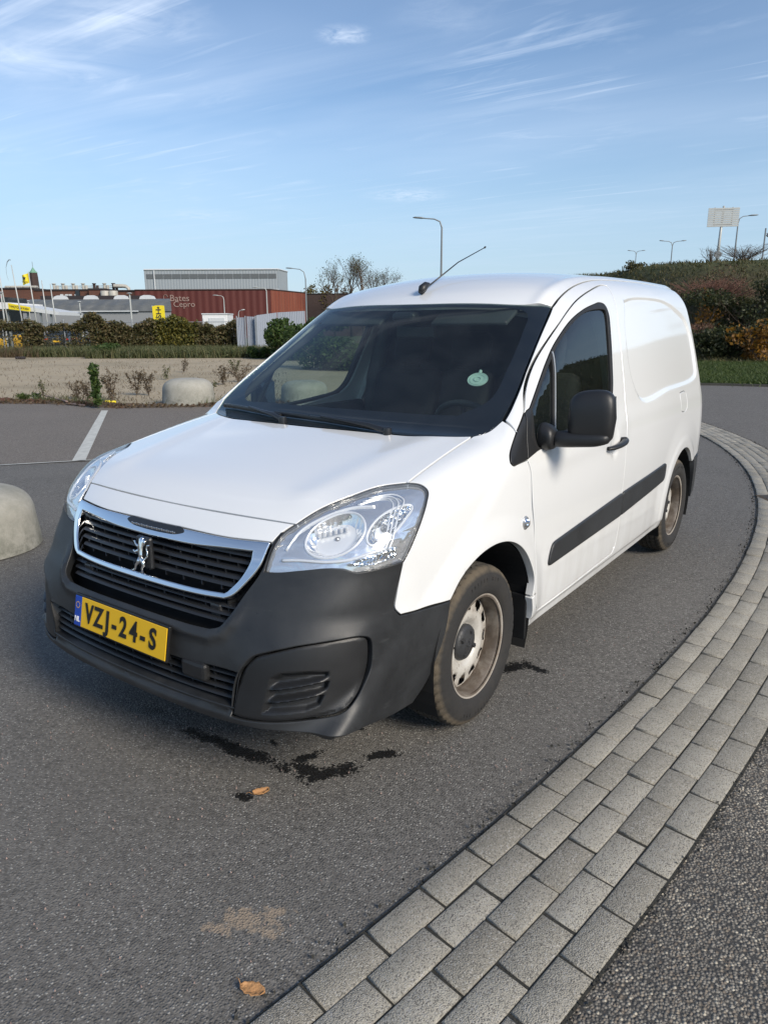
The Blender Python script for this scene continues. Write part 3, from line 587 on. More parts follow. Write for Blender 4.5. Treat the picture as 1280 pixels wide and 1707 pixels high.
def poly_sd(poly, q):
    """signed distance, + inside"""
    poly = np.asarray(poly, float); a = poly; b = np.roll(poly, -1, 0); out = np.full(len(q), 1e9); ins = np.zeros(len(q), bool)
    for i in range(len(a)):
        e = b[i]-a[i]; w_ = q-a[i]; t = np.clip((w_@e)/max(e@e, 1e-12), 0, 1); out = np.minimum(out, np.hypot(*(w_-t[:, None]*e).T))
        c = (a[i, 1] > q[:, 1]) != (b[i, 1] > q[:, 1])
        if a[i, 1] != b[i, 1]: ins ^= c & (q[:, 0] < (b[i, 0]-a[i, 0])*(q[:, 1]-a[i, 1])/(b[i, 1]-a[i, 1])+a[i, 0])
    return np.where(ins, out, -out)

MOUTH = [(p[0], p[2]) for p in BK['gr_side']+BK['gr_bot']]+[(-.2, .584), (-.2, .84)]
FOGO = [(p[0], p[2]) for p in BK['fog_out']]
def f2(P): return f(P)-disp(P)
def grad(fn, P, e=.0012):
    g = np.zeros_like(P)
    for k in range(3):
        a = P.copy(); a[:, k] += e; b = P.copy(); b[:, k] -= e; g[:, k] = fn(a)-fn(b)
    return g/np.maximum(np.linalg.norm(g, axis=1), 1e-9)[:, None]
def crom(pts, step):
    P = np.asarray(pts, float)
    if len(P) == 2:
        n = max(2, int(np.linalg.norm(P[1]-P[0])/step)+1); return P[0]+(P[1]-P[0])*np.linspace(0, 1, n)[:, None]
    E = np.vstack([2*P[0]-P[1], P, 2*P[-1]-P[-2]]); out = []
    for i in range(1, len(E)-2):
        a, b, c, d = E[i-1:i+3]; ta = max(np.linalg.norm(b-a), 1e-6)**.5; tb = max(np.linalg.norm(c-b), 1e-6)**.5; tc_ = max(np.linalg.norm(d-c), 1e-6)**.5
        m1 = (c-b)+tb*((b-a)/ta-(c-a)/(ta+tb)); m2 = (c-b)+tb*((d-c)/tc_-(d-b)/(tb+tc_))
        n = max(1, int(math.ceil(np.linalg.norm(c-b)/step)))
        for k in range(n):
            t = k/n; out.append((2*t**3-3*t*t+1)*b+(t**3-2*t*t+t)*m1+(-2*t**3+3*t*t)*c+(t**3-t*t)*m2)
    out.append(P[-1]); return np.array(out)
def mirror(pts): return [(-p[0], p[1], p[2]) for p in pts][::-1]
RC3 = crom(BK['recess']+[BK['recess'][0]], .05)[:-1]
RECESS = [(p[1], p[2]) for p in RC3]
def pan(segs, d, h=.02, gap=.0024, roll=.0028, flange=.03, off=0., holes=(), detail=True, closed_smooth=False, bs=None, extra=None):
    global PAN_M
    """cut one panel: returns V, F, normals.  segs: boundary pieces; ('open', pts) pieces lie on the x=0 seam"""
    d = np.array(d, float); d /= np.linalg.norm(d); hlp = np.array([0, 0, 1.]) if abs(d[2]) < .8 else np.array([0, 1., 0]); u = np.cross(hlp, d); u /= np.linalg.norm(u); v = np.cross(d, u)
    UV = np.stack([u, v], 1); bs = bs or h*.6
    ref = np.mean([np.mean([p for p in (s[1] if s[0] == 'open' else s)], 0) for s in segs], 0)
    def ring(segs, sgn):
        pts = []; opn = []; crn = []
        for s in segs:
            o = isinstance(s[0], str); P = crom(s[1] if o else s, bs)
            if pts and np.linalg.norm(P[0]-pts[-1]) < 1e-3: P = P[1:]; 
            if o and len(pts): opn[-1] = 2 if opn[-1] == 0 else opn[-1]
            pts.extend(P); opn.extend([1 if o else 0]*len(P))
            if o: opn[-1] = 2
        if np.linalg.norm(pts[0]-pts[-1]) < 1e-3:
            if opn[0] == 0 and opn[-1] != 0: opn[0] = 2
            pts.pop(); opn.pop()
        pts = np.array(pts); Q = pts@UV; tpar = pts@d
        area = .5*np.sum(Q[:, 0]*np.roll(Q[:, 1], -1)-np.roll(Q[:, 0], -1)*Q[:, 1])
        if area < 0: pts = pts[::-1]; Q = Q[::-1]; tpar = tpar[::-1]; opn = opn[::-1]
        opn = np.array(opn)
        e1 = Q-np.roll(Q, 1, 0); e2 = np.roll(Q, -1, 0)-Q; e1 /= np.maximum(np.linalg.norm(e1, axis=1), 1e-9)[:, None]; e2 /= np.maximum(np.linalg.norm(e2, axis=1), 1e-9)[:, None]
        n1 = np.c_[-e1[:, 1], e1[:, 0]]; n2 = np.c_[-e2[:, 1], e2[:, 0]]; nn = n1+n2; nn /= np.maximum((nn*n1).sum(1), .6)[:, None]
        io = np.where(opn == 2)[0]; N_ = len(Q)
        for i in io: nn[i] = n2[i] if opn[(i-1) % N_] > 0 else n1[i]
        nl = np.linalg.norm(nn, axis=1); nn = np.where((nl > 1.6)[:, None], nn/np.maximum(nl, 1e-9)[:, None]*1.6, nn)
        g = (gap+roll)*sgn; Qi = Q+nn*g*(opn != 1)[:, None]
        return Q, Qi, tpar, opn, nn*sgn
    rings = [ring(segs, 1)]+[ring(hh, -1) for hh in holes]
    allQ = np.vstack([r[1] for r in rings]); nb = len(allQ); allt = np.concatenate([r[2] for r in rings]); opn = np.concatenate([r[3] for r in rings]); inn = np.vstack([r[4] for r in rings])
    mn = allQ.min(0); mx = allQ.max(0); gx, gy = np.meshgrid(np.arange(mn[0], mx[0], h), np.arange(mn[1], mx[1], h*.866)); gx = gx+(np.arange(gx.shape[0]) % 2)[:, None]*h*.5
    G = np.c_[gx.ravel(), gy.ravel()]; s_ = poly_sd(rings[0][1], G); ok = s_ > h*.5
    for r in rings[1:]:
        k = np.where(ok)[0]; ss = poly_sd(r[1], G[k]); ok[k[ss > -h*.5]] = False
    G = G[ok]
    if extra is not None:
        X = np.array(extra)@UV; kx = np.ones(len(G), bool)
        for i0 in range(0, len(G), 2000): kx[i0:i0+2000] = (((G[i0:i0+2000, None]-X[None])**2).sum(2).min(1) > (h*.55)**2)
        G = np.vstack([G[kx], X])
    A = np.vstack([allQ, G]); edges = []; b0 = 0
    for r in rings: n = len(r[1]); edges += [(b0+i, b0+(i+1) % n) for i in range(n)]; b0 += n
    vo, eo, fo, ov, oe, of = delaunay_2d_cdt([Vector(q) for q in A], edges, [], 0, 1e-7, True)
    vo = np.array([tuple(q) for q in vo]); src = [o_[0] if len(o_) else -1 for o_ in ov]
    T = np.array([list(t) for t in fo if len(t) == 3], int); cen = vo[T].mean(1); keep = poly_sd(rings[0][1], cen) > 0
    for r in rings[1:]: k = np.where(keep)[0]; keep[k[poly_sd(r[1], cen[k]) > 0]] = False
    T = T[keep]
    # lift: start from the interpolated depth of the boundary
    tb = allt; q = vo
    tmax = tb.max()+.30
    P0 = q@UV.T
    P = root(P0, d, tb.min()-.35, tmax, .014)
    isopen = np.zeros(len(q), bool)
    for i, s0 in enumerate(src):
        if 0 <= s0 < nb and opn[s0] > 0: isopen[i] = True
    P[isopen, 0] = 0.
    fn = f2 if detail else f
    if detail: n0 = grad(f, P); P = P+n0*disp(P)[:, None]
    Nn = grad(fn, P)
    if isopen.any(): Nn[isopen, 0] = 0; Nn[isopen] /= np.linalg.norm(Nn[isopen], axis=1)[:, None]
    P = P+Nn*off
    idx = {s0: i for i, s0 in enumerate(src) if 0 <= s0 < nb}
    # orient
    fnn = np.cross(P[T[:, 1]]-P[T[:, 0]], P[T[:, 2]]-P[T[:, 0]]); fl = (fnn*Nn[T].mean(1)).sum(1) < 0; T[fl] = T[fl][:, ::-1]
    V = [P]; NN = [Nn]; F = [T]; cnt = len(P); b0 = 0
    for r in rings:
        n = len(r[1]); ids = [idx.get(b0+i, None) for i in range(n)]; loc = [(i, k) for i, k in enumerate(ids) if k is not None]; m = len(loc)
        ki = np.array([k for _, k in loc]); oi = np.array([opn[b0+i] for i, _ in loc]); Pb = P[ki]; Nb = Nn[ki]
        tg = np.roll(Pb, -1, 0)-np.roll(Pb, 1, 0); tg /= np.maximum(np.linalg.norm(tg, axis=1), 1e-9)[:, None]
        out = np.cross(tg, Nb); out /= np.maximum(np.linalg.norm(out, axis=1), 1e-9)[:, None]
        din = np.array([inn[b0+i] for i, _ in loc])@UV.T; fl2 = (out*din).sum(1) > 0; out[fl2] *= -1
        op = oi == 1; oc = oi == 2; out[oc, 0] = 0; out /= np.maximum(np.linalg.norm(out, axis=1), 1e-9)[:, None]; PAN_M = m
        prev = ki
        prof = [(math.sin(a)*roll, (1-math.cos(a))*roll, a) for a in (R_(35), R_(65), R_(90))] if roll > 0 else []
        prof.append((roll, roll+flange, math.pi/2))
        for (o1, dn, a) in prof:
            oo = out.copy(); oo[op, 0] = 0
            Vn = Pb+oo*np.where(op, 0, o1)[:, None]-Nb*dn; Nv = Nb*math.cos(a)+out*math.sin(a); V.append(Vn); NN.append(Nv); cur = np.arange(cnt, cnt+m); cnt += m
            for i in range(m):
                j = (i+1) % m
                if oi[i] > 0 and oi[j] > 0: continue
                a_, b_, c_, e_ = prev[i], prev[j], cur[j], cur[i]
                fn_ = np.cross(P_get(V, b_)-P_get(V, a_), P_get(V, e_)-P_get(V, a_)) if False else None
                F.append(np.array([[a_, b_, c_], [a_, c_, e_]]))
            prev = cur
        b0 += n
    V = np.vstack(V); NN = np.vstack(NN); F = np.vstack(F)
    fnn = np.cross(V[F[:, 1]]-V[F[:, 0]], V[F[:, 2]]-V[F[:, 0]]); fl = (fnn*NN[F].mean(1)).sum(1) < 0; F[fl] = F[fl][:, ::-1]
    return V, F, NN
def flip(D): V, F, NN = D; m = np.array([-1, 1, 1.]); return V*m, F[:, ::-1], NN*m
def join(*Ds):
    V = []; F = []; N_ = []; c = 0
    for v_, f_, n_ in Ds: V.append(v_); F.append(f_+c); N_.append(n_); c += len(v_)
    return np.vstack(V), np.vstack(F), np.vstack(N_)
def pobj(name, D, mat, parent): return npmesh(name, D[0], D[1], mat, parent, normals=D[2])

van = thing('panel_van', 'white panel van with black front bumper and yellow plate parked beside the curved brick strip', 'van')
B = BK
C0 = lambda p: (0., p[1], p[2])
# ---- bonnet
hf = [(0, .226, .898)]+B['hood_front'][1:]
half = [hf, B['hl_top'], B['hood_side'], B['hood_rear'][::1][0:]+[(0, .955, 1.084)]]
bonnet_b = [mirror(hf)+hf[1:], B['hl_top'], B['hood_side'], B['hood_rear'][:-1]+[(.22, .966, 1.083), (0, .957, 1.084)]+[(-.22, .966, 1.083)]+mirror(B['hood_rear'][:-1]), mirror(B['hood_side']), mirror(B['hl_top'])]
bonnet = pobj('bonnet', pan(bonnet_b, (0, -.3, 1), .022, bs=.012), 'white_paint', van)
# ---- strip over the grille
sl_ = [(0, .163, .838), (.121, .165, .839), (.33, .171, .840), (.511, .197, .847)]
strip_b = [mirror(hf)+hf[1:], [B['hood_front'][-1], B['strip_end'][1], B['strip_end'][2], (.511, .197, .847)], mirror(sl_)[:0]+sl_[::-1]+mirror(sl_)[::-1][:0], ]
strip_b = [mirror(hf)+hf[1:], [B['hood_front'][-1], (.527, .232, .875), (.511, .197, .847)], sl_[::-1]+[(-p[0], p[1], p[2]) for p in sl_[1:]], [(-.511, .197, .847), (-.527, .232, .875), (-.55, .264, .897)]]
pobj('front_strip', pan(strip_b, (0, -.7, .7), .016, bs=.01), 'white_paint', van)
# ---- fender, both sides
arch_low = [(.892, 1.24, .381), (.889, 1.336, .40)]
A_F = [(.95+.386*math.cos(a), .33+.386*math.sin(a)) for a in [R_(t) for t in (138, 125, 110, 95, 80, 65, 50, 35, 22, 11)]]
arch_f = [(.872, .665, .586)]+[(sx(y, z), y, z) for y, z in A_F[1:]]
arch_f[-1] = (sx(1.300, .40), 1.300, .40)
fen = [B['hl_outer'], B['fen_bump'][:5], [B['fen_bump'][4], B['fen_bump'][5], (.872, .665, .586)], arch_f, [arch_f[-1], (.889, 1.336, .403)], B['door_front_low'][:7][::-1], B['sail_f'][1:][::-1],
       B['seam_pillar'][::-1], [(.786, 1.206, 1.14), (.765, 1.139, 1.105), (.72, 1.089, 1.085)], B['hood_side'][::-1]]
FD = pan(fen, (.75, -.2, .6), .018, bs=.011)
pobj('front_fender', FD, 'white_paint', van); pobj('front_fender', flip(FD), 'white_paint', van)
# ---- door outline pieces
df = [(.840, 1.285, 1.163), (.803, 1.365, 1.235), (.775, 1.469, 1.309), (.753, 1.599, 1.387), (.731, 1.834, 1.505), (.703, 2.081, 1.602), (.674, 2.366, 1.669), (.650, 2.60, 1.703), (.655, 2.652, 1.698)]
dr = [(.655, 2.652, 1.698), (.700, 2.615, 1.650), (.73, 2.585, 1.592), (.765, 2.549, 1.499), (.798, 2.523, 1.379), (.841, 2.482, 1.203), (.875, 2.442, 1.067), (.9, 2.407, .931), (.902, 2.398, .79), (.9, 2.398, .652), (.897, 2.402, .518), (.893, 2.398, .42), (.888, 2.38, .345), (.885, 2.345, .316)]
db = [(.885, 2.345, .316), (.885, 1.43, .306), (.886, 1.385, .314)]
dl = [(.886, 1.385, .314), (.888, 1.355, .345), (.892, 1.336, .403), (.898, 1.317, .542), (.903, 1.299, .676), (.905, 1.262, .81), (.899, 1.246, .937), (.894, 1.228, .979), (.892, 1.219, .992)]
wt = [(.843, 1.329, 1.177), (.815, 1.472, 1.274), (.793, 1.589, 1.350), (.773, 1.714, 1.422), (.749, 1.935, 1.516), (.736, 2.121, 1.567), (.727, 2.286, 1.596), (.722, 2.376, 1.606), (.729, 2.428, 1.596), (.747, 2.440, 1.555), (.782, 2.405, 1.436), (.819, 2.350, 1.294), (.838, 2.312, 1.200), (.852, 2.270, 1.140), (.866, 2.20, 1.098)]
belt = [(.866, 2.20, 1.098), (.874, 2.0, 1.072), (.880, 1.75, 1.052), (.885, 1.5, 1.034), (.889, 1.319, 1.012)]
door_b = [df, dr, db, dl, [(.892, 1.219, .992), (.889, 1.319, 1.012)], belt[::-1], wt[::-1], [(.843, 1.329, 1.177), (.840, 1.285, 1.163)]]
DD = pan(door_b, (1, 0, .25), .016, bs=.011)
# sail panels
SF = pan([[(.840, 1.285, 1.163)]+B['sail_f'][1:-1]+[(.892, 1.219, .992)], [(.892, 1.219, .992), (.868, 1.25, 1.08), (.840, 1.285, 1.163)]], (1, 0, .25), .016, off=.003, gap=.0008, flange=.015)
SR = pan([[(.840, 1.285, 1.163), (.868, 1.25, 1.08), (.892, 1.219, .992)], [(.892, 1.219, .992), (.889, 1.319, 1.012)], [(.889, 1.319, 1.012), (.881, 1.300, 1.05), (.862, 1.310, 1.12), (.843, 1.335, 1.180)], [(.843, 1.335, 1.180), (.840, 1.285, 1.163)]], (1, 0, .25), .016, off=.004, gap=.0008, flange=.015)
# window seal ring, divider and panes
def shrink(loop, k, d=(1, 0, .25)):
    P = np.array(loop, float); Q = P[:, 1:]; c_ = Q.copy(); e1 = Q-np.roll(Q, 1, 0); e2 = np.roll(Q, -1, 0)-Q
    ar = .5*np.sum(Q[:, 0]*np.roll(Q[:, 1], -1)-np.roll(Q[:, 0], -1)*Q[:, 1]); s = 1 if ar > 0 else -1
    e1 /= np.maximum(np.linalg.norm(e1, axis=1), 1e-9)[:, None]; e2 /= np.maximum(np.linalg.norm(e2, axis=1), 1e-9)[:, None]; nn = np.c_[-e1[:, 1], e1[:, 0]]+np.c_[-e2[:, 1], e2[:, 0]]; nn /= np.maximum((nn**2).sum(1)/2, .5)[:, None]
    kk = np.array([k(p) if callable(k) else k for p in Q]); Q2 = Q+nn*s*kk[:, None]; return [(sx(y, z), y, z) for y, z in Q2]
win_loop = wt+belt[1:]
seal_in = shrink(win_loop, lambda p: .014+.022*float(sst(2.15, 2.42, p[0])))
SEAL = pan([wt, belt, [(.889, 1.319, 1.012), (.881, 1.300, 1.05), (.862, 1.310, 1.12), (.843, 1.329, 1.177)]], (1, 0, .25), .012, off=.002, gap=.0, roll=.003, flange=.02, holes=[[seal_in+[seal_in[0]]]], bs=.012, detail=False)
b0_, b1_ = (.788, 1.655, 1.392), (.880, 1.50, 1.034)
def onbar(t, dy=0): y = b0_[1]+(b1_[1]-b0_[1])*t+dy; z = b0_[2]+(b1_[2]-b0_[2])*t; return (sx(y, z), y, z)
BAR = pan([[onbar(.03, -.014), onbar(.5, -.014), onbar(1, -.014)], [onbar(1, -.014), onbar(1, .016)], [onbar(1, .016), onbar(.5, .016), onbar(.03, .016)], [onbar(.03, .016), onbar(.03, -.014)]], (1, 0, .25), .02, off=.004, gap=0, roll=.004, flange=.01, detail=False)
BARC = pan([[onbar(.02, -.003), onbar(.5, -.003), onbar(1, -.003)], [onbar(1, -.003), onbar(1, .005)], [onbar(1, .005), onbar(.5, .005), onbar(.02, .005)], [onbar(.02, .005), onbar(.02, -.003)]], (1, 0, .25), .02, off=.007, gap=0, roll=.0015, flange=.003, detail=False)
PANE = pan([[p for p in win_loop+[win_loop[0]]]], (1, 0, .25), .05, off=-.006, gap=0, roll=0, flange=.003, detail=False)
RUB1 = [(.9, 1.475, .490), (.9, 1.462, .505), (.9, 1.478, .56), (.9, 1.512, .590), (.9, 2.396, .642), (.898, 2.40, .60), (.898, 2.396, .518)]
R1 = pan([[(.9, 1.485, .490), (.9, 1.466, .496), (.9, 1.463, .515), (.9, 1.480, .565), (.9, 1.496, .585), (.9, 1.525, .592)], [(.9, 1.525, .592), (.9, 2.394, .642)], [(.9, 2.394, .642), (.9, 2.394, .515)], [(.9, 2.394, .515), (.9, 1.485, .490)]], (1, 0, 0), .03, off=.011, gap=0, roll=.009, flange=.012, detail=False)
R2 = pan([[(.9, 2.402, .643), (.9, 3.180, .675)], [(.9, 3.180, .675), (.9, 3.215, .672), (.9, 3.226, .650), (.9, 3.222, .590), (.9, 3.205, .570), (.9, 3.18, .563)], [(.9, 3.18, .563), (.9, 2.402, .515)], [(.9, 2.402, .515), (.9, 2.402, .643)]], (1, 0, 0), .03, off=.011, gap=0, roll=.009, flange=.012, detail=False)
for s in (1, -1):
    g_ = (lambda D: D) if s == 1 else flip
    dr_o = pobj('door', g_(DD), 'white_paint', van)
    pobj('window_seal', g_(SEAL), 'rubber_seal', dr_o); pobj('window_pane', g_(PANE), 'side_glass', dr_o); pobj('window_divider', g_(BAR), 'rubber_seal', dr_o); pobj('divider_trim', g_(BARC), 'galvanised', dr_o)
    pobj('sail_panel', g_(SR), 'black_plastic', dr_o); pobj('sail_panel', g_(SF), 'black_plastic', van)
    pobj('rub_strip', g_(R1), 'bumper_plastic', dr_o); pobj('rub_strip', g_(R2), 'bumper_plastic', van)
    # handle: a curved grip standing off the door on two feet
    hb = MB(); pts = []; rad = []
    for i in range(15):
        t = i/14; y = 2.105+.235*t; z = .915+.020*t; x = sx(y, z)+.010+.030*math.sin(math.pi*min(1, max(0, t*1.02)))**.6; pts.append((s*x, y, z)); rad.append(.0165+.003*math.sin(math.pi*t))
    hb.tube(pts, rad, 12, True, .62); hb.tube([(s*(sx(2.315, .93)-.01), 2.315, .930), (s*(sx(2.315, .93)+.03), 2.315, .932)], .016, 10)
    hb.build('handle', 'black_plastic', dr_o, auto=60)
    if s == 1: RIGHT_DOOR = dr_o
    if s == -1: LEFT_DOOR = dr_o
# ---- roof
rs = B['roof_seam'][:3]
rs = [(.679, 1.882, 1.578), (.667, 2.001, 1.627), (.640, 2.221, 1.684), (.612, 2.536, 1.728), (.60, 3.0, 1.745), (.60, 3.6, 1.752), (.605, 4.0, 1.745), (.60, 4.20, 1.70)]
rs = [(x, y, sz(x, y)) for x, y, _ in rs]
wtp = [(0, 1.717, 1.606), (.141, 1.724, 1.604), (.399, 1.766, 1.597), (.564, 1.812, 1.588), (.679, 1.882, 1.578)]
re_ = [(.60, 4.20, 1.7), (.4, 4.23, 1.7), (0, 4.24, 1.7)]; re_ = [(x, y, sz(x, y)) for x, y, _ in re_]
roof_b = [mirror(wtp)+wtp[1:], rs, re_+mirror(re_)[1:], mirror(rs)]
roof = pobj('roof', pan(roof_b, (0, 0, 1), .018, bs=.014), 'white_paint', van)
# ---- body: A pillar, cant rail, rear flank, sill
rc = [(.60, 4.20, rs[-1][2]), (.66, 4.235, 1.64), (.70, 4.26, 1.5), (.74, 4.285, 1.2), (.76, 4.30, .9), (.76, 4.31, .60)]
rc = [rs[-1]]+[(x, float(root([[x, 4.2, z]], (0, 1., 0), -.4, .5)[0][1]), z) for x, y, z in rc[1:]]
A_R = [(3.66-.375*math.cos(a), .33+.375*math.sin(a)) for a in [R_(t) for t in (-13, 0, 15, 32, 50, 68, 86, 104, 122, 140)]]
ar = [(sx(y, z), y, z) for y, z in A_R]
side_b = [B['seam_pillar'][::-1], B['ws_side'][::-1][0:], rs, rc, [rc[-1], (sx(4.1, .59), 4.1, .59), ar[-1]], ar[::-1], [ar[0], (sx(2.3, .243), 2.3, .243), (sx(1.33, .243), 1.33, .243)],
          [(sx(1.33, .243), 1.33, .243), (sx(1.325, .32), 1.325, .32), arch_f[-1]], [arch_f[-1], (.889, 1.336, .403)], dl[:3][::-1], db[::-1], dr[::-1], df[::-1], [(.840, 1.285, 1.163), B['sail_f'][1]], ]
fuel = [(sx(y, z), y, z) for y, z in [(3.565, 1.072), (3.68, 1.076), (3.715, 1.066), (3.722, 1.03), (3.715, .975), (3.685, .955), (3.60, .950), (3.560, .962), (3.550, 1.0), (3.552, 1.055)]]
gx_ = []
for k_ in (-.004, .003, .010, .017, .024):
    lp = shrink([tuple(p) for p in RC3], k_) ; gx_ += [p for p in crom(lp+[lp[0]], .010)]
SD = pan(side_b, (1, 0, .22), .014, bs=.011, holes=[[fuel+[fuel[0]]]], extra=gx_)
V2 = flip(pan(side_b, (1, 0, .22), .03, bs=.014))
pobj('body_side', SD, 'white_paint', van); pobj('body_side', V2, 'white_paint', van)
pobj('fuel_flap', pan([fuel+[fuel[0]]], (1, 0, .2), .014, bs=.012), 'white_paint', van)
# rear end
rl = [(-p[0], p[1], p[2]) for p in rc]
tg = pan([rc, [rc[-1], (-.76, rc[-1][1], .60)], mirror(rc), mirror(re_)+re_[::-1][1:] if False else (re_[0:]+mirror(re_)[1:])[::-1]], (0, 1, .25), .04, bs=.02)
pobj('tailgate', tg, 'white_paint', van)
# ---- front bumper (two halves on one seam, one mesh)
gb = [(.38, .044, .58), (.308, .038, .578), (.2, .034, .578), (0, .031, .579)]
gs = B['gr_side']
lipp = [(.838, .507, .255), (.840, .40, .258), (.834, .29, .272), (.805, .180, .296), (.750, .115, .303), (.674, .069, .303), (.50, .013, .298), (.35, -.006, .296), (.154, -.016, .298), (0, -.018, .298)]
bump_b = [gb[::-1], gs[::-1][0:][:-1]+[(.520, .192, .839)], [(.520, .192, .839), (.524, .21, .86), B['hl_inner'][3]], B['hl_inner'][:4][::-1], B['hl_bottom'][::-1], B['fen_bump'][:5], [B['fen_bump'][4], B['fen_bump'][5], (.872, .665, .586)],
          B['bump_arch'][:5], [B['bump_arch'][4]]+lipp[1:], ('open', [lipp[-1], (0, -.016, .325), (0, -.014, .354)]), [(0, -.014, .354), (.148, -.014, .354), (.301, -.008, .353), (.497, .014, .356)],
          B['low_side'][::-1], [B['low_side'][0], (.419, .021, .468), (.284, .007, .460), (0, 0, .458)], ('open', [(0, 0, .458), (0, .012, .52), (0, .031, .579)])]
fo = B['fog_out']
BD = pan(bump_b, (.55, -.83, .05), .014, bs=.010, gap=.001, roll=.004, holes=[[fo+[fo[0]]]])
bumper = pobj('front_bumper', join(BD, flip(BD)), 'bumper_plastic', van)
# corner blanking panels with two louvres pressed in
fi = B['fog_in']
FOGI = [(p[0], p[2]) for p in fi]
_disp0 = disp
def disp_fog(P):
    ax = np.abs(P[..., 0]); z = P[..., 2]; sd = poly_sd(FOGI, np.c_[ax, z]); t = np.clip((ax-.585)/.17, 0, 1)
    d = -.016*sst(0, .02, sd)
    zt = (z-.345)/.145
    for z0, wd in ((.395+.02*0, .014), (.435, .014)):
        zz = z-(z0+.035*(t-.3)); d = d+.024*sst(0, .02, sd)*np.where(zz > 0, 1-sst(0, .020, zz), 1-sst(0, .006, -zz))*sst(0., .35, t)
    so_ = poly_sd(FOGO, np.c_[ax, z]); return d+.004*sst(0., .012, so_)-.004
disp = disp_fog
FG = pan([fo+[fo[0]]], (.55, -.83, .05), .006, bs=.008, gap=.0018, roll=.004)
disp = _disp0
pobj('corner_blank', FG, 'black_plastic', van); pobj('corner_blank', flip(FG), 'black_plastic', van)
# black underlay behind the front mouth and the lower intake
ul = MB()
def fy(x, z): return sy(x, z)
n = 21; xs = np.linspace(-.56, .56, n); zs = [.30, .36, .42, .48, .54, .60, .66, .72, .78, .83, .87]
gv = [(x, fy(x, z)+.075, z) for z in zs for x in xs]; gf = [(j*n+i, j*n+i+1, (j+1)*n+i+1, (j+1)*n+i) for j in range(len(zs)-1) for i in range(n-1)]
ul.add(gv, gf); ul.build('grille_backing', 'matte_black', van)
# ---- grille
grille = thing('grille', None, None); del grille['label']; del grille['category']; grille.parent = van
ch = [[(0, .163, .836), (.15, .165, .837), (.363, .174, .838), (.512, .196, .845)], [(.512, .196, .845)]+B['ch_out_side'][1:], B['ch_out_bot'][:-1]+[(0, .072, .655)], ('open', [(0, .072, .655), (0, .084, .677)]),
      [(0, .083, .677), (.164, .084, .677), (.303, .091, .679), (.401, .101, .684)], B['ch_in_side'][::-1], [(.458, .165, .811), (.348, .152, .806), (.21, .139, .797), (0, .134, .793)], ('open', [(0, .134, .793), (0, .163, .836)])]
CH = pan(ch, (0, -1, .3), .008, bs=.008, gap=.001, roll=.006, flange=.02, off=.008, detail=False)
pobj('chrome_frame', join(CH, flip(CH)), 'chrome', grille)
LN = [(0, .165, .836), (.10, .166, .837), (.135, .166, .837), (.155, .160, .826), (.12, .150, .815), (.06, .147, .811), (0, .147, .810)]
LNS = pan([LN+[(-p[0], p[1], p[2]) for p in LN[1:-1]][::-1]+[LN[0]]], (0, -1, .3), .01, gap=0, roll=.002, flange=.004, off=.0095, detail=False)
pobj('badge_strip', LNS, 'gloss_black', grille)
tx = MB()
for i in range(26):
    x = -.115+.0092*i; y = fy(x, .824)-.013; tx.box((x, y, .8245), (.0055, .003, .006+.003*(i % 3 == 0)), bev=.001)
tx.build('badge_dashes', 'chrome', grille)
def bars(zl, xa, th, dep, rec, name, mat='gloss_black', n=33, tilt=0.):
    for z in zl:
        m_ = MB(); a = xa(z); X = np.linspace(-a, a, n); sec = [(-.5, -.4), (-.42, .1), (-.2, .5), (.5, .5), (.5, -.5), (-.4, -.5)]; k = len(sec)
        vs = [(x, fy(x, z)+rec+dep*.5+q[0]*dep, z+q[1]*th+tilt*q[0]) for x in X for q in sec]; fs = [(i*k+j, i*k+(j+1) % k, (i+1)*k+(j+1) % k, (i+1)*k+j) for i in range(n-1) for j in range(k)]
        fs += [tuple(range(k)), tuple((n-1)*k+j for j in range(k-1, -1, -1))]; m_.add(vs, fs); m_.build(name, mat, grille, auto=50)
xin = lambda z: float(np.interp(z, [.683, .70, .733, .788, .811], [.40, .415, .444, .462, .455]))
bars([.700, .724, .748, .772, .794], xin, .011, .030, .016, 'grille_bar')
dv = MB()
for r_, (za, zb) in enumerate([(.678, .700), (.700, .724), (.724, .748), (.748, .772), (.772, .806)]):
    for i in range(-5, 6):
        x = i*.088+(.044 if r_ % 2 else 0)
        if abs(x) < xin((za+zb)/2)-.005: dv = MB(); dv.box((x, fy(x, (za+zb)/2)+.040, (za+zb)/2), (.005, .030, zb-za)); dv.build('grille_divider', 'gloss_black', grille)
xlo = lambda z: float(np.interp(z, [.585, .594, .625, .655, .685], [.385, .41, .435, .45, .462]))
bars([.597, .617, .638], xlo, .009, .035, .022, 'grille_bar')
dv = MB()
for i in range(-4, 5):
    x = i*.1
    dv = MB(); dv.box((x, fy(x, .62)+.055, .62), (.006, .03, .07)); dv.build('grille_divider', 'gloss_black', grille)
for s in (1, -1): dv = MB(); dv.box((s*.35, fy(.35, .62)+.055, .61), (.05, .05, .06), bev=.008); dv.build('grille_bracket', 'gloss_black', grille)
xl2 = lambda z: float(np.interp(z, [.35, .417, .47], [.50, .508, .52]))
bars([.378, .402, .426, .450], xl2, .010, .045, .012, 'intake_bar', 'black_plastic')
dv = MB()
for i in range(-5, 6):
    x = i*.1
    dv = MB(); dv.box((x, fy(x, .41)+.045, .41), (.007, .045, .10)); dv.build('intake_divider', 'gloss_black', grille)
dv = MB(); dv.box((.33, fy(.33, .43)+.012, .437), (.11, .035, .062), bev=.012, rz=.03)
dv.build('intake_bracket', 'black_plastic', grille)
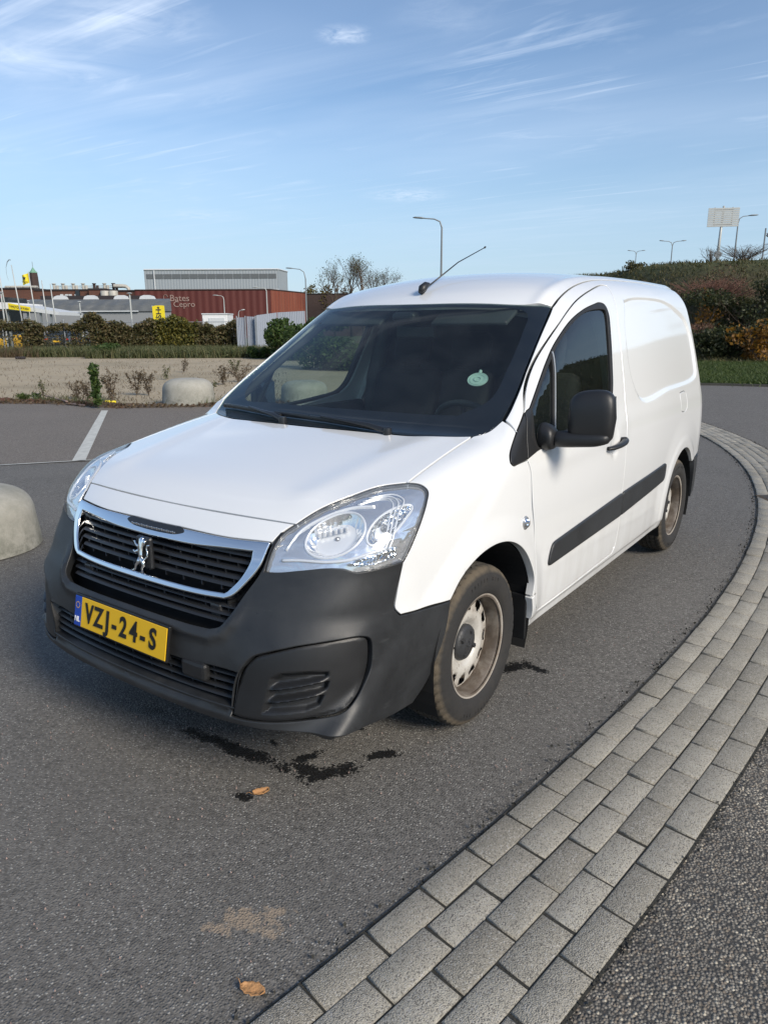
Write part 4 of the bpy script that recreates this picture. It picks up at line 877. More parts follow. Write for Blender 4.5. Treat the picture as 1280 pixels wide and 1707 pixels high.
# emblem: rampant beast outline in chrome on a dark patch
zt = frame_mtx((0, fy(0, .742)-.030, .742), (1, 0, 0), (0, .22, 1))
lion = [(-.30, -.95), (-.52, -.95), (-.50, -.82), (-.36, -.78), (-.22, -.52), (-.12, -.25), (-.16, 0.), (-.30, .10), (-.50, .02), (-.62, .10), (-.60, .24), (-.46, .20), (-.44, .28), (-.28, .26), (-.20, .34), (-.40, .42), (-.50, .52), (-.40, .60), (-.22, .52), (-.18, .62), (-.34, .70), (-.26, .82), (-.10, .90), (.08, .94), (.24, .86), (.20, .72), (.32, .62), (.24, .50), (.34, .36), (.26, .22), (.32, .05), (.22, -.10), (.30, -.30), (.42, -.18), (.58, -.08), (.66, .10), (.58, .28), (.62, .46), (.76, .52), (.84, .38), (.74, .30), (.78, .08), (.72, -.16), (.54, -.32), (.44, -.50), (.54, -.80), (.66, -.84), (.64, -.97), (.36, -.97), (.30, -.86), (.34, -.76), (.20, -.56), (.04, -.44), (-.06, -.66), (-.20, -.88)]
m_ = MB(); z3_e = zt.to_3x3()
def stroke(pts, rad):
    P_ = [zt @ Vector((a*.062, b*.062, 0)) for a, b in pts]; k0 = len(m_.v); m_.tube([tuple(p) for p in P_], [r*.062 for r in rad], 8)
    nz_ = z3_e @ Vector((0, 0, 1)); o_ = zt @ Vector((0, 0, 0))
    for q_ in range(k0, len(m_.v)): v_ = Vector(m_.v[q_]); h_ = (v_-o_).dot(nz_); m_.v[q_] = tuple(v_-nz_*h_*.35)
stroke([(.10, .98), (.02, .86), (-.02, .70), (-.04, .5), (-.02, .25), (.04, 0), (.08, -.22)], [.06, .17, .20, .21, .20, .15, .17])
stroke([(.02, .82), (-.16, .80), (-.26, .72)], [.13, .10, .05])
stroke([(.14, .9), (.24, .72), (.20, .5)], [.07, .12, .05])
stroke([(-.08, .48), (-.34, .44), (-.50, .52), (-.60, .66), (-.70, .64)], [.13, .09, .07, .07, .05])
stroke([(-.04, .26), (-.30, .16), (-.48, .06), (-.60, .14), (-.70, .10)], [.12, .09, .07, .07, .05])
stroke([(.06, -.18), (-.10, -.42), (-.28, -.62), (-.30, -.80), (-.44, -.96), (-.62, -.95)], [.17, .14, .09, .07, .07, .05])
stroke([(.08, -.20), (.30, -.40), (.34, -.56), (.24, -.74), (.36, -.94), (.14, -.97)], [.17, .14, .10, .07, .07, .05])
stroke([(.12, -.20), (.42, -.22), (.60, -.02), (.58, .22), (.46, .40), (.54, .58), (.70, .62)], [.07, .055, .055, .05, .05, .06, .04])
m_.build('emblem', 'chrome', grille, smooth=True)
m_ = MB(); m_.box((0, fy(0, .742)-.008, .745), (.075, .020, .115), bev=.009); m_.build('emblem_base', 'gloss_black', grille)
# ---- number plate
plt = thing('number_plate', None, None); del plt['label']; del plt['category']; plt.parent = van
pc = (-.012, -.022, .512); PM = frame_mtx(pc, (1, -.012, 0), (0, .19, 1))
def pbox(cx, cz, w_, h_, t0, t1, bev=.002):
    m = MB(); m.box((cx, cz, (t0+t1)/2), (w_, h_, t1-t0), bev=bev); m.v = [tuple(PM @ Vector(q)) for q in m.v]; return m
pbox(0, 0, .532, .122, -.014, 0, .004).build('plate_holder', 'plate_black', plt)
pbox(.020, 0, .478, .108, 0, .003).build('plate_face', 'plate_yellow', plt); pbox(-.240, 0, .040, .108, 0, .003).build('plate_band', 'plate_blue', plt)
def ptext(s, x, z, size, mat, nm, w_=1., b=0.):
    return text_mesh(nm, s, size, mat, PM @ Matrix.Translation((x, z, .0045)), plt, .0008, w_, b)
[ptext(c_, .022+x_, z_, .096, 'plate_black', 'lettering', w_, .0026) for c_, x_, w_, z_ in (('V', -.190, .80, 0), ('Z', -.133, .86, 0), ('J', -.080, 1., 0), ('-', -.040, .9, .0), ('2', .010, .86, 0), ('4', .068, .86, 0), ('-', .118, .9, 0), ('S', .170, .86, 0))]; ptext('NL', -.240, -.030, .026, 'white_print', 'lettering', .9, .0006)
m = MB()
for i in range(12):
    a = i*math.pi/6; m.box((-.240+.011*math.cos(a), .022+.011*math.sin(a), .0042), (.0024, .0024, .0008))
m.v = [tuple(PM @ Vector(q)) for q in m.v]; m.build('star_ring', 'plate_yellow', plt)
# ---- headlights
HL = pan([B['hl_outer'], B['hl_bottom'], B['hl_inner'], B['hl_top']], (.55, -.7, .45), .014, bs=.010, gap=.003, roll=.004, flange=.012, off=.002, detail=False)
HB = pan([B['hl_outer'], B['hl_bottom'], B['hl_inner'], B['hl_top']], (.55, -.7, .45), .014, bs=.010, gap=.0005, roll=.0, flange=.10, off=-.004, detail=False); HBm = PAN_M
def eh(cx, cz, rx, rz_):
    q = [(cx+rx*math.cos(a), cz+rz_*math.sin(a)) for a in [2*math.pi*i/28 for i in range(29)]]; return [[(x, sy(x, z), z) for x, z in q]]
HBk = pan([B['hl_outer'], B['hl_bottom'], B['hl_inner'], B['hl_top']], (.55, -.7, .45), .012, bs=.010, gap=.001, roll=.0, flange=.001, off=-.014, detail=False, holes=[eh(.686, .879, .080, .061), eh(.804, .902, .031, .050)])
def wallonly(D):
    V, F, NN = D; return V, F[-(len(F)-0):], NN
HB2 = pan([B['hl_outer'], B['hl_bottom'], B['hl_inner'], B['hl_top']], (.55, -.7, .45), .02, bs=.015, gap=.006, roll=.0, flange=.001, off=-.045, detail=False)
def lamp_parts(s):
    hl = thing('headlight', None, None); del hl['label']; del hl['category']; hl.parent = van; g_ = (lambda D: D) if s == 1 else flip
    pobj('lens', g_(HL), 'lens_glass', hl); 
    pobj('housing', g_(HBk), 'lamp_shell', hl); pobj('housing_back', g_(HB2), 'lamp_bezel_white', hl); V, F, NN = HB; F = F[(F >= len(V)-HBm).any(1)]; pobj('housing_wall', g_((V, F, NN)), 'lamp_bezel_white', hl)
    def P3(x, z, dep):                                             # a point behind the lens surface
        p = root([[x, .3, z]], (0, -1., 0), -.9, .6); n_ = grad(f, p); return (p-n_*dep)[0]
    # main bowl
    def bowl(cx, cz, rx, rz_, dep, name, mat, n=40):
        f0 = P3(cx, cz, .014); Nn_ = f0-P3(cx, cz, .064); Nn_ /= np.linalg.norm(Nn_); Nn_ = Nn_*.8+np.array((.1, -.55, .1)); Nn_ /= np.linalg.norm(Nn_); Dc = f0-Nn_*dep; vs = []; fs = []; m = 10
        rim = [P3(cx+rx*math.cos(2*math.pi*i/n), cz+rz_*math.sin(2*math.pi*i/n), .0145) for i in range(n)]
        for Ra in rim:
            dp_ = (Ra-Dc)@Nn_; la = (Ra-Dc)-Nn_*dp_
            for k in range(m): t = k/(m-1)*.985; q = Dc+la*(1-t)**.5+Nn_*dp_*(1-t); vs.append((s*q[0], q[1], q[2]))
        for i in range(n):
            k = (i+1) % n
            for l in range(m-1): fs.append((i*m+l, k*m+l, k*m+l+1, i*m+l+1))
        mb = MB(); mb.add(vs, fs); mb.build(name, mat, hl, smooth=True)
        rb = MB(); rb.tube([(s*q[0], q[1], q[2]) for q in rim+[rim[0]]], .0042, 8, False); rb.build('bezel_ring', 'lamp_bezel_white', hl, smooth=True)
        a_, b_ = Dc+Nn_*dep*.15, Dc+Nn_*dep*.62; bb = MB(); bb.tube([(s*a_[0], a_[1], a_[2]), (s*(a_[0]+b_[0])/2, (a_[1]+b_[1])/2, (a_[2]+b_[2])/2), (s*b_[0], b_[1], b_[2])], [.013, .012, .004], 12); bb.build('bulb', 'lamp_bezel', hl, smooth=True)
    bowl(.686, .879, .080, .061, .062, 'reflector', 'lamp_reflector')
    bowl(.804, .902, .031, .050, .040, 'reflector', 'lamp_reflector_fluted')
    # horizontal fins left of the bulb, indicator block, outer light guide
    fb = MB()
    for i in range(6):
        p = P3(.632+.014*i, .888+.004*i, .030); fb.box((s*p[0], p[1], p[2]), (.009, .02, .016), rz=s*.5, bev=.002)
    fb.build('reflector_fins', 'lamp_bezel_white', hl, auto=40)
    iv = [(.752, .798), (.775, .812), (.820, .822), (.842, .835), (.846, .802), (.815, .792), (.785, .790)]; m = MB(); A1 = [P3(x, z, .008) for x, z in iv]; A2 = [P3(x, z, .030) for x, z in iv]
    k = len(iv); vs = [(s*q[0], q[1], q[2]) for q in A1+A2]; m.add(vs, [tuple(range(k)), tuple(range(2*k-1, k-1, -1))]+[(i, (i+1) % k, k+(i+1) % k, k+i) for i in range(k)]); m.build('indicator_block', 'lamp_reflector_fluted', hl)
    for q0, (dd, rr) in enumerate(((.008, .0030), (.010, .0025), (.012, .0025))):
        pts = [P3(x-.006*q0-.004, z-.002*q0, dd) for x, z in [(.70, .968-.004*q0), (.755, .975), (.795, .962), (.818, .93), (.832, .89), (.838, .855), (.838, .83)]]; m = MB(); m.tube([(s*p[0], p[1], p[2]) for p in crom(pts, .012)], rr, 6); m.build('light_guide', 'lamp_bezel_white', hl, smooth=True)
    pts = [P3(x, z, .012) for x, z in [(.560, .800), (.62, .806), (.70, .806), (.755, .812), (.80, .828), (.83, .838)]]; m = MB(); m.tube([(s*p[0], p[1], p[2]) for p in crom(pts, .012)], .005, 8); m.build('bezel_ridge', 'lamp_bezel_white', hl, smooth=True)
    pts = [P3(x, z, .012) for x, z in [(.562, .83), (.575, .885), (.62, .925), (.68, .950), (.74, .955)]]; m = MB(); m.tube([(s*p[0], p[1], p[2]) for p in crom(pts, .012)], .004, 8); m.build('bezel_ridge', 'lamp_bezel_white', hl, smooth=True)
    # black gasket between lamp and panels
    loop = [(.001*0+p[0], p[1], p[2]) for p in B['hl_outer'][:-1]+B['hl_bottom'][:-1]+B['hl_inner'][:-1]+B['hl_top']]
    q = crom(B['hl_outer'], .01).tolist()+crom(B['hl_bottom'], .01).tolist()[1:]+crom(B['hl_inner'], .01).tolist()[1:]+crom(B['hl_top'], .01).tolist()[1:]
    qa = root(np.array(q), np.array((.55, -.7, .45))/.9987, -.12, .12, .006); nn = grad(f, qa); qa = qa-nn*.0045; m = MB(); m.tube([(s*p[0], p[1], p[2]) for p in qa], .0028, 6, False); m.build('gasket', 'rubber_seal', hl, smooth=True)
for s in (1, -1): lamp_parts(s)
# ---- windscreen
wb = [(.786, 1.206, 1.14), (.765, 1.145, 1.107), (.735, 1.100, 1.092), (.68, 1.062, 1.086), (.577, 1.018, 1.086), (.383, .990, 1.088), (.2, .977, 1.090), (0, .972, 1.090)]
wsd = B['ws_side']
wloop = [mirror(wtp)+wtp[1:], wsd, wb+mirror(wb)[1:], mirror(wsd)]
WS = pan(wloop, (0, -.6, .8), .05, bs=.03, gap=.002, roll=.0015, flange=.004, off=-.001, detail=False)
wscr = pobj('windscreen', WS, 'windscreen_glass', van)
def wpt(x, t):                                                    # t 0 at the base .. 1 at the top of the glass
    b = np.array(wb[::-1]); tp = np.array(wtp); yb = np.interp(abs(x), b[:, 0], b[:, 1]); zb = np.interp(abs(x), b[:, 0], b[:, 2])
    yt = np.interp(abs(x), tp[:, 0], tp[:, 1]); zt_ = np.interp(abs(x), tp[:, 0], tp[:, 2]); y = yb+(yt-yb)*t; z = zb+(zt_-zb)*t
    return tuple(root([[x, y, z]], np.array((0, -.6, .8)), -.2, .2)[0])
hin = [wpt(x, .17) for x in (.60, .45, .3, .15, 0, -.15, -.3, -.45, -.60)]
hr = [wpt(-.685, .26), wpt(-.672, .5), wpt(-.64, .75), wpt(-.608, .92)]
htp = [wpt(x, .965) for x in (-.56, -.4, -.2, 0, .2, .4, .56)]
hl_ = [wpt(.608, .92), wpt(.64, .75), wpt(.672, .5), wpt(.685, .26)]
FR = pan(wloop, (0, -.6, .8), .03, bs=.02, gap=.003, roll=0, flange=.001, off=-.005, detail=False, holes=[[hin+hr+htp+hl_+[hin[0]]]])
pobj('frit_band', FR, 'frit_black', wscr)
m = MB(); p0 = np.array(root([[.585, 1.37, 1.28]], np.array((0, -.6, .8)), -.2, .2)[0]); nn = grad(f, p0[None])[0]; p0 = p0-nn*.010
q = Vector(nn).to_track_quat('Z', 'Y').to_matrix()
for r0, r1, h0, h1 in ((0, .043, 0, .002), (.030, .034, .002, .004), (.012, .016, .002, .005), (.040, .043, .002, .004)):
    b = MB(); b.lathe([(max(r0, .0005), h0), (max(r0, .0005), h1), (r1, h1), (r1, h0)], 36, 'Z', close=True); m.add([tuple(q @ Vector(v)+Vector(p0)) for v in b.v], b.f)
m.tube([tuple(p0+np.array(q @ Vector((0, .042, 0)))), tuple(p0+np.array(q @ Vector((0, .060, 0))))], .007, 8)
m.build('parking_disc', 'pale_disc', wscr)
# sensor pod behind the top of the glass
m = MB(); p = wpt(0, .93); m.box((p[0]+.0, p[1]+.04, p[2]-.03), (.13, .09, .05), bev=.02); m.box((p[0], p[1]+.12, p[2]-.10), (.23, .02, .065), bev=.01); m.build('mirror_pod', 'black_plastic', wscr)
# ---- wipers
def wiper(a, b, piv, nm):
    m = MB(); A = Vector(a); Bv = Vector(b); n_ = Vector((0, -.6, .8))
    def on(x, y, off): z = float(root([[x, y, 1.2]], (0, 0, 1.), -.5, .6)[0][2]); return Vector((x, y, z))+n_*off
    P_ = [on(A.x+(Bv.x-A.x)*t, A.y+(Bv.y-A.y)*t, .014) for t in np.linspace(0, 1, 9)]; m.tube([tuple(p) for p in P_], [.008]*9, 6, True, 1.4)
    P_ = [on(piv[0], piv[1], .012)]+[on(piv[0]+(q_[0]-piv[0])*t, piv[1]+(q_[1]-piv[1])*t, .03) for q_ in [((A.x+Bv.x)/2, (A.y+Bv.y)/2)] for t in (.25, .6, 1)]; m.tube([tuple(p) for p in P_], [.013, .011, .008, .006], 8)
    p = P_[0]; m.lathe([(0.0005, .016), (.016, .014), (.018, 0), (.018, -.02)], 16, 'Z', tuple(p)); return m.build(nm, 'gloss_black', wscr, auto=50)
wiper((-.27, 1.050), (.33, 1.003), (.40, .985), 'wiper'); wiper((-.70, 1.135), (-.22, 1.03), (-.17, .99), 'wiper')
# ---- door mirrors
def mirror_obj(s, fold):
    mr_ = thing('door_mirror', None, None); del mr_['label']; del mr_['category']; mr_.parent = RIGHT_DOOR if s == 1 else LEFT_DOOR
    bx = lambda p: p
    # shell: rounded box by superellipse rings along x
    def shell(x0, x1, y0, y1, z0f, z1f, nm, mat, n=28, m=18, pw=2.7):
        vs = []; fs = []
        for i in range(m+1):
            t = i/m; u_ = t*2-1; e = (1-abs(u_)**4.5)**(1/3.2) if abs(u_) < 1 else .0; e = max(e, .03); x = x0+(x1-x0)*t; zc_ = (z0f(t)+z1f(t))/2; hz = (z1f(t)-z0f(t))/2*e; hy = (y1-y0)/2*e; yc = (y0+y1)/2
            for j in range(n):
                a = 2*math.pi*j/n; ca, sa = math.cos(a), math.sin(a); q = (abs(ca)**pw+abs(sa)**pw)**(-1/pw); vs.append((x, yc+hy*q*ca, zc_+hz*q*sa))
        for i in range(m):
            for j in range(n): k = (j+1) % n; fs.append((i*n+j, i*n+k, (i+1)*n+k, (i+1)*n+j))
        fs += [tuple(range(n-1, -1, -1)), tuple(m*n+j for j in range(n))]
        return vs, fs
    def place(vs):
        out = []
        for x, y, z in vs:
            if fold:                                                # swung back against the door glass
                dx, dy = x-.955, y-1.42; a = R_(88); x, y = .905+dx*math.cos(a)-dy*math.sin(a)*.35, 1.50+dx*math.sin(a)+dy*math.cos(a); z -= .03
            else:
                dx, dy = x-.955, y-1.44; a = R_(9); x, y = .955+dx*math.cos(a)-dy*math.sin(a), 1.44+dx*math.sin(a)+dy*math.cos(a)
            out.append((s*x, y, z))
        return out
    sm = lambda a, b, t: a+(b-a)*float(sst(0, 1, t))
    vs, fs = shell(.962, 1.150, 1.375, 1.475, lambda t: 1.034+.030*max(0, t-.6)**1.5, lambda t: 1.235+.018*math.sin(t*2.4), 'shell', '')
    m = MB(); m.add(place(vs), fs); m.build('mirror_shell', 'black_plastic', mr_, smooth=True)
    vs, fs = shell(.900, 1.140, 1.368, 1.468, lambda t: 1.016+.020*t+.030*max(0, t-.75), lambda t: 1.086+.006*t, 'arm', '')
    m = MB(); m.add(place(vs), fs); m.build('mirror_arm', 'black_plastic', mr_, smooth=True)
    gl = MB(); gl.add(place([(.985, 1.478, 1.075), (1.135, 1.478, 1.085), (1.135, 1.478, 1.225), (.985, 1.478, 1.225)]), [(0, 1, 2, 3)]); gl.build('mirror_glass', 'chrome', mr_)
    # foot on the sail panel
    vs, fs = shell(.860, .935, 1.345, 1.440, lambda t: 1.000+.012*t, lambda t: 1.120-.030*t*t, 'foot', '', pw=2.6)
    m = MB(); m.add([(s*a, b, c) for a, b, c in vs], fs); m.build('mirror_foot', 'black_plastic', mr_, smooth=True)
mirror_obj(1, False); mirror_obj(-1, True)
# ---- aerial
aer = thing('aerial', None, None); del aer['label']; del aer['category']; aer.parent = van
m = MB(); z0 = sz(.02, 1.85); m.tube([(.02, 1.80, z0-.008), (.02, 1.815, z0+.012), (.02, 1.845, z0+.030), (.02, 1.872, z0+.034)], [.014, .022, .017, .010], 12); m.build('aerial_base', 'black_plastic', aer, smooth=True)
m = MB(); m.tube([(.02, 1.862, z0+.022), (.02, 2.16, z0+.158), (.02, 2.45, 1.918)], [.0042, .0030, .0024], 6); m.tube([(.02, 2.447, 1.9165), (.02, 2.458, 1.922)], [.005, .005], 6); m.build('aerial_rod', 'gloss_black', aer, smooth=True)
# ---- side repeater
for s in (1, -1):
    r = thing('side_repeater', None, None); del r['label']; del r['category']; r.parent = van; x = sx(1.200, .745)+.003
    m = MB(); m.lathe([(.001, .016), (.010, .0145), (.016, .009), (.0175, .0)], 20, 'X', (0, 0, 0)); m.v = [(s*(x+a*1.), 1.197+b, .745+c*1.15) for a, b, c in m.v]; m.build('repeater_lens', 'lamp_reflector_fluted', r, smooth=True)
    m = MB(); m.lathe([(.0175, .004), (.024, .004), (.026, 0.)], 20, 'X'); m.v = [(s*(x-.002+a), 1.197+b, .745+c*1.1) for a, b, c in m.v]; m.build('repeater_bezel', 'lamp_bezel', r, smooth=True)
# ---- wheels
def wheel(cx, cy, cz, s, front):
    wh = thing('wheel', None, None); del wh['label']; del wh['category']; wh.parent = van; wh.location = (s*cx, cy, cz); wh.rotation_euler = (R_(37 if front else 74), 0, 0 if s == 1 else math.pi)
    # tyre: profile (radius, x) swept with tread blocks
    ns = 288; prof = [(.196, .070), (.205, .086), (.225, .0965), (.250, .0985), (.272, .096), (.288, .090), (.300, .083), (.308, .074), (.3125, .062), (.3135, .050), (.3060, .048), (.3060, .042), (.3145, .040), (.3150, .018), (.3070, .016), (.3070, .008), (.3155, .006)]
    prof = prof+[(r, -x) for r, x in prof[::-1]]; m_ = len(prof); vs = []; fs = []
    for i in range(ns):
        a = 2*math.pi*i/ns
        for j, (r, x) in enumerate(prof):
            k = 0.
            if r > .3085:
                ph = (i+int(abs(x)*90)*(1 if x > 0 else -1)) % 6; k = -.0065 if ph in (0, 1) else 0.
                if ph == 3 and r > .31: k = -.002
            elif r > .285: ph = i % 6; k = -.004 if ph in (0, 1) else 0.
            rr = r+k; vs.append((x, rr*math.cos(a), rr*math.sin(a)))
    for i in range(ns):
        k = (i+1) % ns
        for j in range(m_-1): fs.append((i*m_+j, k*m_+j, k*m_+j+1, i*m_+j+1))
    mb = MB(); mb.add(vs, fs); ty = mb.build('tyre', 'tyre_rubber', wh, auto=34)
    for ang in (.35, .35+math.pi):
        fr = MB()
    # raised sidewall size marking
    n_txt = '195/65 R15'
    for kk in range(2):
        for i_, chh in enumerate(n_txt):
            if chh == ' ': continue
            a = 1.25+kk*math.pi-.088*i_-(0 if front else .6); r = .262
            mt = frame_mtx((.0975, r*math.cos(a), r*math.sin(a)), (0, math.sin(a), -math.cos(a)), (0, math.cos(a), math.sin(a)))
            if mt.to_3x3().col[2].x < 0: mt = frame_mtx((.0975, r*math.cos(a), r*math.sin(a)), (0, -math.sin(a), math.cos(a)), (0, math.cos(a), math.sin(a)))
            if s == 1: text_mesh('sidewall_text', chh, .021, 'tyre_rubber', mt, ty, .0012, 1.0, .0004)
    # rim: barrel, flange and pressed disc with a ring of slots
    pr = [(.190, .080), (.2035, .084), (.2045, .078), (.2000, .0745), (.1915, .074), (.1870, .066), (.1845, .045), (.1835, .015), (.183, -.06), (.19, -.08), (.203, -.085)]
    mb = MB(); mb.lathe(pr, 96, 'X'); mb.build('rim', 'dirty_rim', wh, auto=45)
    # disc with holes
    n = 180; dp = [(.1845, .020), (.1790, .030), (.1700, .036), (.1600, .0385), (.1500, .0390), (.142, .0400), (.130, .0440), (.115, .0475), (.100, .0470), (.088, .040), (.078, .029), (.072, .024), (.055, .022), (.034, .022)]
    k_ = len(dp); mb = MB(); vs = []; fs = []
    for i in range(n):
        a = 2*math.pi*i/n
        for r, x in dp: vs.append((x-.012, r*math.cos(a), r*math.sin(a)))
    hole = 10 if True else 12
    nh = 12; per = n//nh
    for i in range(n):
        k = (i+1) % n; ph = i % per
        for j in range(k_-1):
            if 2 <= j <= 4 and 3 <= ph <= 11: continue
            if j == 1 and 4 <= ph <= 10: continue
            if j == 5 and 5 <= ph <= 9: continue
            fs.append((i*k_+j, k*k_+j, k*k_+j+1, i*k_+j+1))
    mb.add(vs, fs); dsk = mb.build('rim_disc', 'dirty_rim', wh, auto=50)
    so = dsk.modifiers.new('thick', 'SOLIDIFY'); so.thickness = .003; so.offset = -1
    mb = MB(); mb.lathe([(.001, .042), (.030, .042), (.034, .040), (.052, .038), (.066, .032), (.071, .024), (.071, .010)], 48, 'X')
    for i in range(4):
        a = i*math.pi/2+.4; b = MB(); b.lathe([(.001, .048), (.010, .047), (.012, .034)], 6, 'X', (0, .047*math.cos(a), .047*math.sin(a))); mb.add(b.v, b.f)
    for q in ((-.4, .3), (.5, .1), (-.1, -.5)): mb.box((.043, .022*q[0], .022*q[1]), (.006, .016, .007), bev=.002)
    mb.build('hub_cap', 'hub_plastic', wh, auto=35)
    mb = MB(); a = 2.2; mb.tube([(.050, .180*math.cos(a), .180*math.sin(a)), (.078, .172*math.cos(a), .172*math.sin(a))], .0045, 8); mb.build('valve', 'matte_black', wh)
    mb = MB(); mb.lathe([(.001, -.03), (.13, -.03), (.13, -.045), (.001, -.045)], 40, 'X'); mb.build('brake_disc', 'hub_plastic', wh)
for s in (1, -1):
    wheel(.776, .925, .313, s, True); wheel(.780, 3.653, .313, s, False)
# ---- wheel tubs, mud flap, floor pan: closes the underside
def tub(cy, cz, r, s, nm, a0=-25, a1=205):
    m = MB(); vs = []; fs = []; n = 28
    for i in range(n+1):
        a = R_(a0+(a1-a0)*i/n); rr = r
        for x in (.882 if cy < 2 else .872, .80, .52): vs.append((s*x, cy-rr*math.cos(a), cz+rr*math.sin(a)))
    for i in range(n):
        for j in range(2): fs.append((i*3+j, (i+1)*3+j, (i+1)*3+j+1, i*3+j+1))
    b = len(vs); vs.append((s*.52, cy, cz)); fs += [(i*3+2, (i+1)*3+2, b) for i in range(n)]
    m.add(vs, fs); m.build(nm, 'matte_black', van)
for s in (1, -1):
    tub(.95, .33, .3835, s, 'wheel_tub'); tub(3.66, .33, .372, s, 'wheel_tub')
    m = MB(); m.box((s*.80, 1.315, .30), (.15, .012, .20), bev=.004); m.build('mud_flap', 'black_plastic', van)
m = MB(); m.box((0, 2.3, .27), (1.56, 3.6, .06), bev=.02); m.box((0, .55, .27), (1.1, .9, .04), bev=.02); m.box((0, 2.3, .20), (.3, 2.6, .08), bev=.02); m.build('floor_pan', 'matte_black', van)
# rear bumper and lamps
rbz = [(.60), (.42), (.27)]
rb_ = [[(sx(4.035, .585), 4.035, .585), (sx(4.2, .585), 4.2, .585), (.76, rc[-1][1], .595)], [(.76, rc[-1][1], .595), (0, 4.37, .595)], ('open', [(0, 4.37, .595), (0, 4.37, .28)]), [(0, 4.37, .28), (.72, 4.31, .28), (sx(4.15, .28), 4.15, .28), (sx(4.045, .30), 4.045, .30)], [(sx(4.045, .30), 4.045, .30), (sx(4.03, .45), 4.03, .45), (sx(4.035, .585), 4.035, .585)]]
RB = pan(rb_, (.6, .8, 0), .04, bs=.025, off=.004)
pobj('rear_bumper', join(RB, flip(RB)), 'bumper_plastic', van)
rl_ = [(.755, .98), (.70, 1.02), (.69, 1.3), (.68, 1.5), (.715, 1.5), (.745, 1.3), (.76, 1.1)]
RL = pan([[(x, float(root([[x, 4.2, z]], (0, 1., 0), -.4, .5)[0][1]), z) for x, z in rl_+[rl_[0]]]], (.3, 1, 0), .03, off=.004, detail=False)
pobj('rear_light', RL, 'rear_lamp_red', van); pobj('rear_light', flip(RL), 'rear_lamp_red', van)
# ---- cab interior
def loft(name, secs, mat, parent, n=None, smooth=True, cap=True):
    m = MB(); k = len(secs[0]); vs = [p for s_ in secs for p in s_]; fs = [(i*k+j, i*k+(j+1) % k, (i+1)*k+(j+1) % k, (i+1)*k+j) for i in range(len(secs)-1) for j in range(k)]
    if cap: fs += [tuple(range(k-1, -1, -1)), tuple((len(secs)-1)*k+j for j in range(k))]
    m.add(vs, fs); return m.build(name, mat, parent, auto=50)
dsec = [(1.06, .95), (1.06, 1.078), (1.20, 1.095), (1.42, 1.075), (1.60, 1.03), (1.66, .97), (1.64, .88), (1.55, .62), (1.25, .55)]
secs = []
for x in np.linspace(-.80, .80, 25):
    b = .0+.035*math.exp(-((x-.38)/.20)**2)+.012*math.exp(-((x+.4)/.25)**2); sh = .10*(abs(x)/.8)**2
    secs.append([(x, y+(sh if y < 1.3 else 0), z+(b if 1.15 < y < 1.62 else 0)-(.02 if y < 1.15 else 0)) for y, z in dsec])
dash = loft('dashboard', secs, 'interior_grey', van)
st = thing('steering_wheel', None, None); del st['label']; del st['category']; st.parent = van
cc = Vector((.385, 1.70, 1.00)); ax_ = Vector((0, .80, .60)).normalized(); X_ = Vector((1, 0, 0)); Y_ = ax_.cross(X_)
m = MB(); m.tube([tuple(cc+(X_*math.cos(a)+Y_*math.sin(a))*.19) for a in [2*math.pi*i/36 for i in range(37)]], .015, 8, False); m.build('wheel_rim', 'interior_grey', st, smooth=True)
m = MB(); m.box(tuple(cc-ax_*.02), (.14, .12, .05), bev=.02, rot=Matrix((X_, Y_, ax_)).transposed())
for a in (0, math.pi, -math.pi/2): m.tube([tuple(cc-ax_*.02), tuple(cc+(X_*math.cos(a)+Y_*math.sin(a))*.185)], .014, 6)
m.tube([tuple(cc-ax_*.03), tuple(cc-ax_*.35)], .03, 8); m.build('wheel_hub', 'interior_grey', st, auto=40)
def seat(x, nm='seat', w_=.50):
    s_ = thing(nm, None, None); del s_['label']; del s_['category']; s_.parent = van
    m = MB(); m.box((x, 2.02, .62), (w_, .50, .15), bev=.05); m.build('cushion', 'seat_fabric', s_, auto=60)
    m = MB(); m.box((0, 0, 0), (w_-.04, .13, .62), bev=.05); r = Matrix.Rotation(R_(-16), 3, 'X'); m.v = [tuple(r @ Vector(q)+Vector((x, 2.30, .95))) for q in m.v]; m.build('backrest', 'seat_fabric', s_, auto=60)
    m = MB(); m.box((0, 0, 0), (.25, .09, .19), bev=.04); m.v = [tuple(r @ Vector(q)+Vector((x, 2.40, 1.37))) for q in m.v]; m.tube([(x-.05, 2.38, 1.2), (x-.05, 2.40, 1.33)], .007, 6); m.tube([(x+.05, 2.38, 1.2), (x+.05, 2.40, 1.33)], .007, 6); m.build('headrest', 'seat_fabric', s_, auto=60)
seat(.42); seat(-.42); seat(-.02, w_=.36)
m = MB(); bhp = [(-.78, .5), (.78, .5), (.86, .95), (.80, 1.2), (.70, 1.55), (.60, 1.68), (.2, 1.74), (-.2, 1.74), (-.60, 1.68), (-.70, 1.55), (-.80, 1.2), (-.86, .95)]
m.prism(bhp, lambda a, b: (a*.97, 2.56, b-.01), (0, .02, 0)); m.build('bulkhead', 'interior_grey', van)
for s in (1, -1):
    m = MB(); P_ = [(s*.80, 2.47, .95), (s*.775, 2.49, 1.2), (s*.72, 2.50, 1.42), (s*.66, 2.48, 1.58), (s*.57, 2.44, 1.68)]; m.tube(P_, [.05, .05, .045, .04, .03], 8); m.build('pillar_trim', 'interior_light', van, smooth=True)
    m = MB(); m.box((s*.842, 1.88, .78), (.05, 1.10, .52), bev=.02); m.build('door_card', 'interior_grey', van, auto=50)
    m = MB(); m.tube([(s*.765, 1.26, 1.12), (s*.705, 1.62, 1.36), (s*.635, 1.92, 1.55)], [.022, .020, .018], 8); m.build('pillar_trim', 'interior_grey', van, smooth=True)
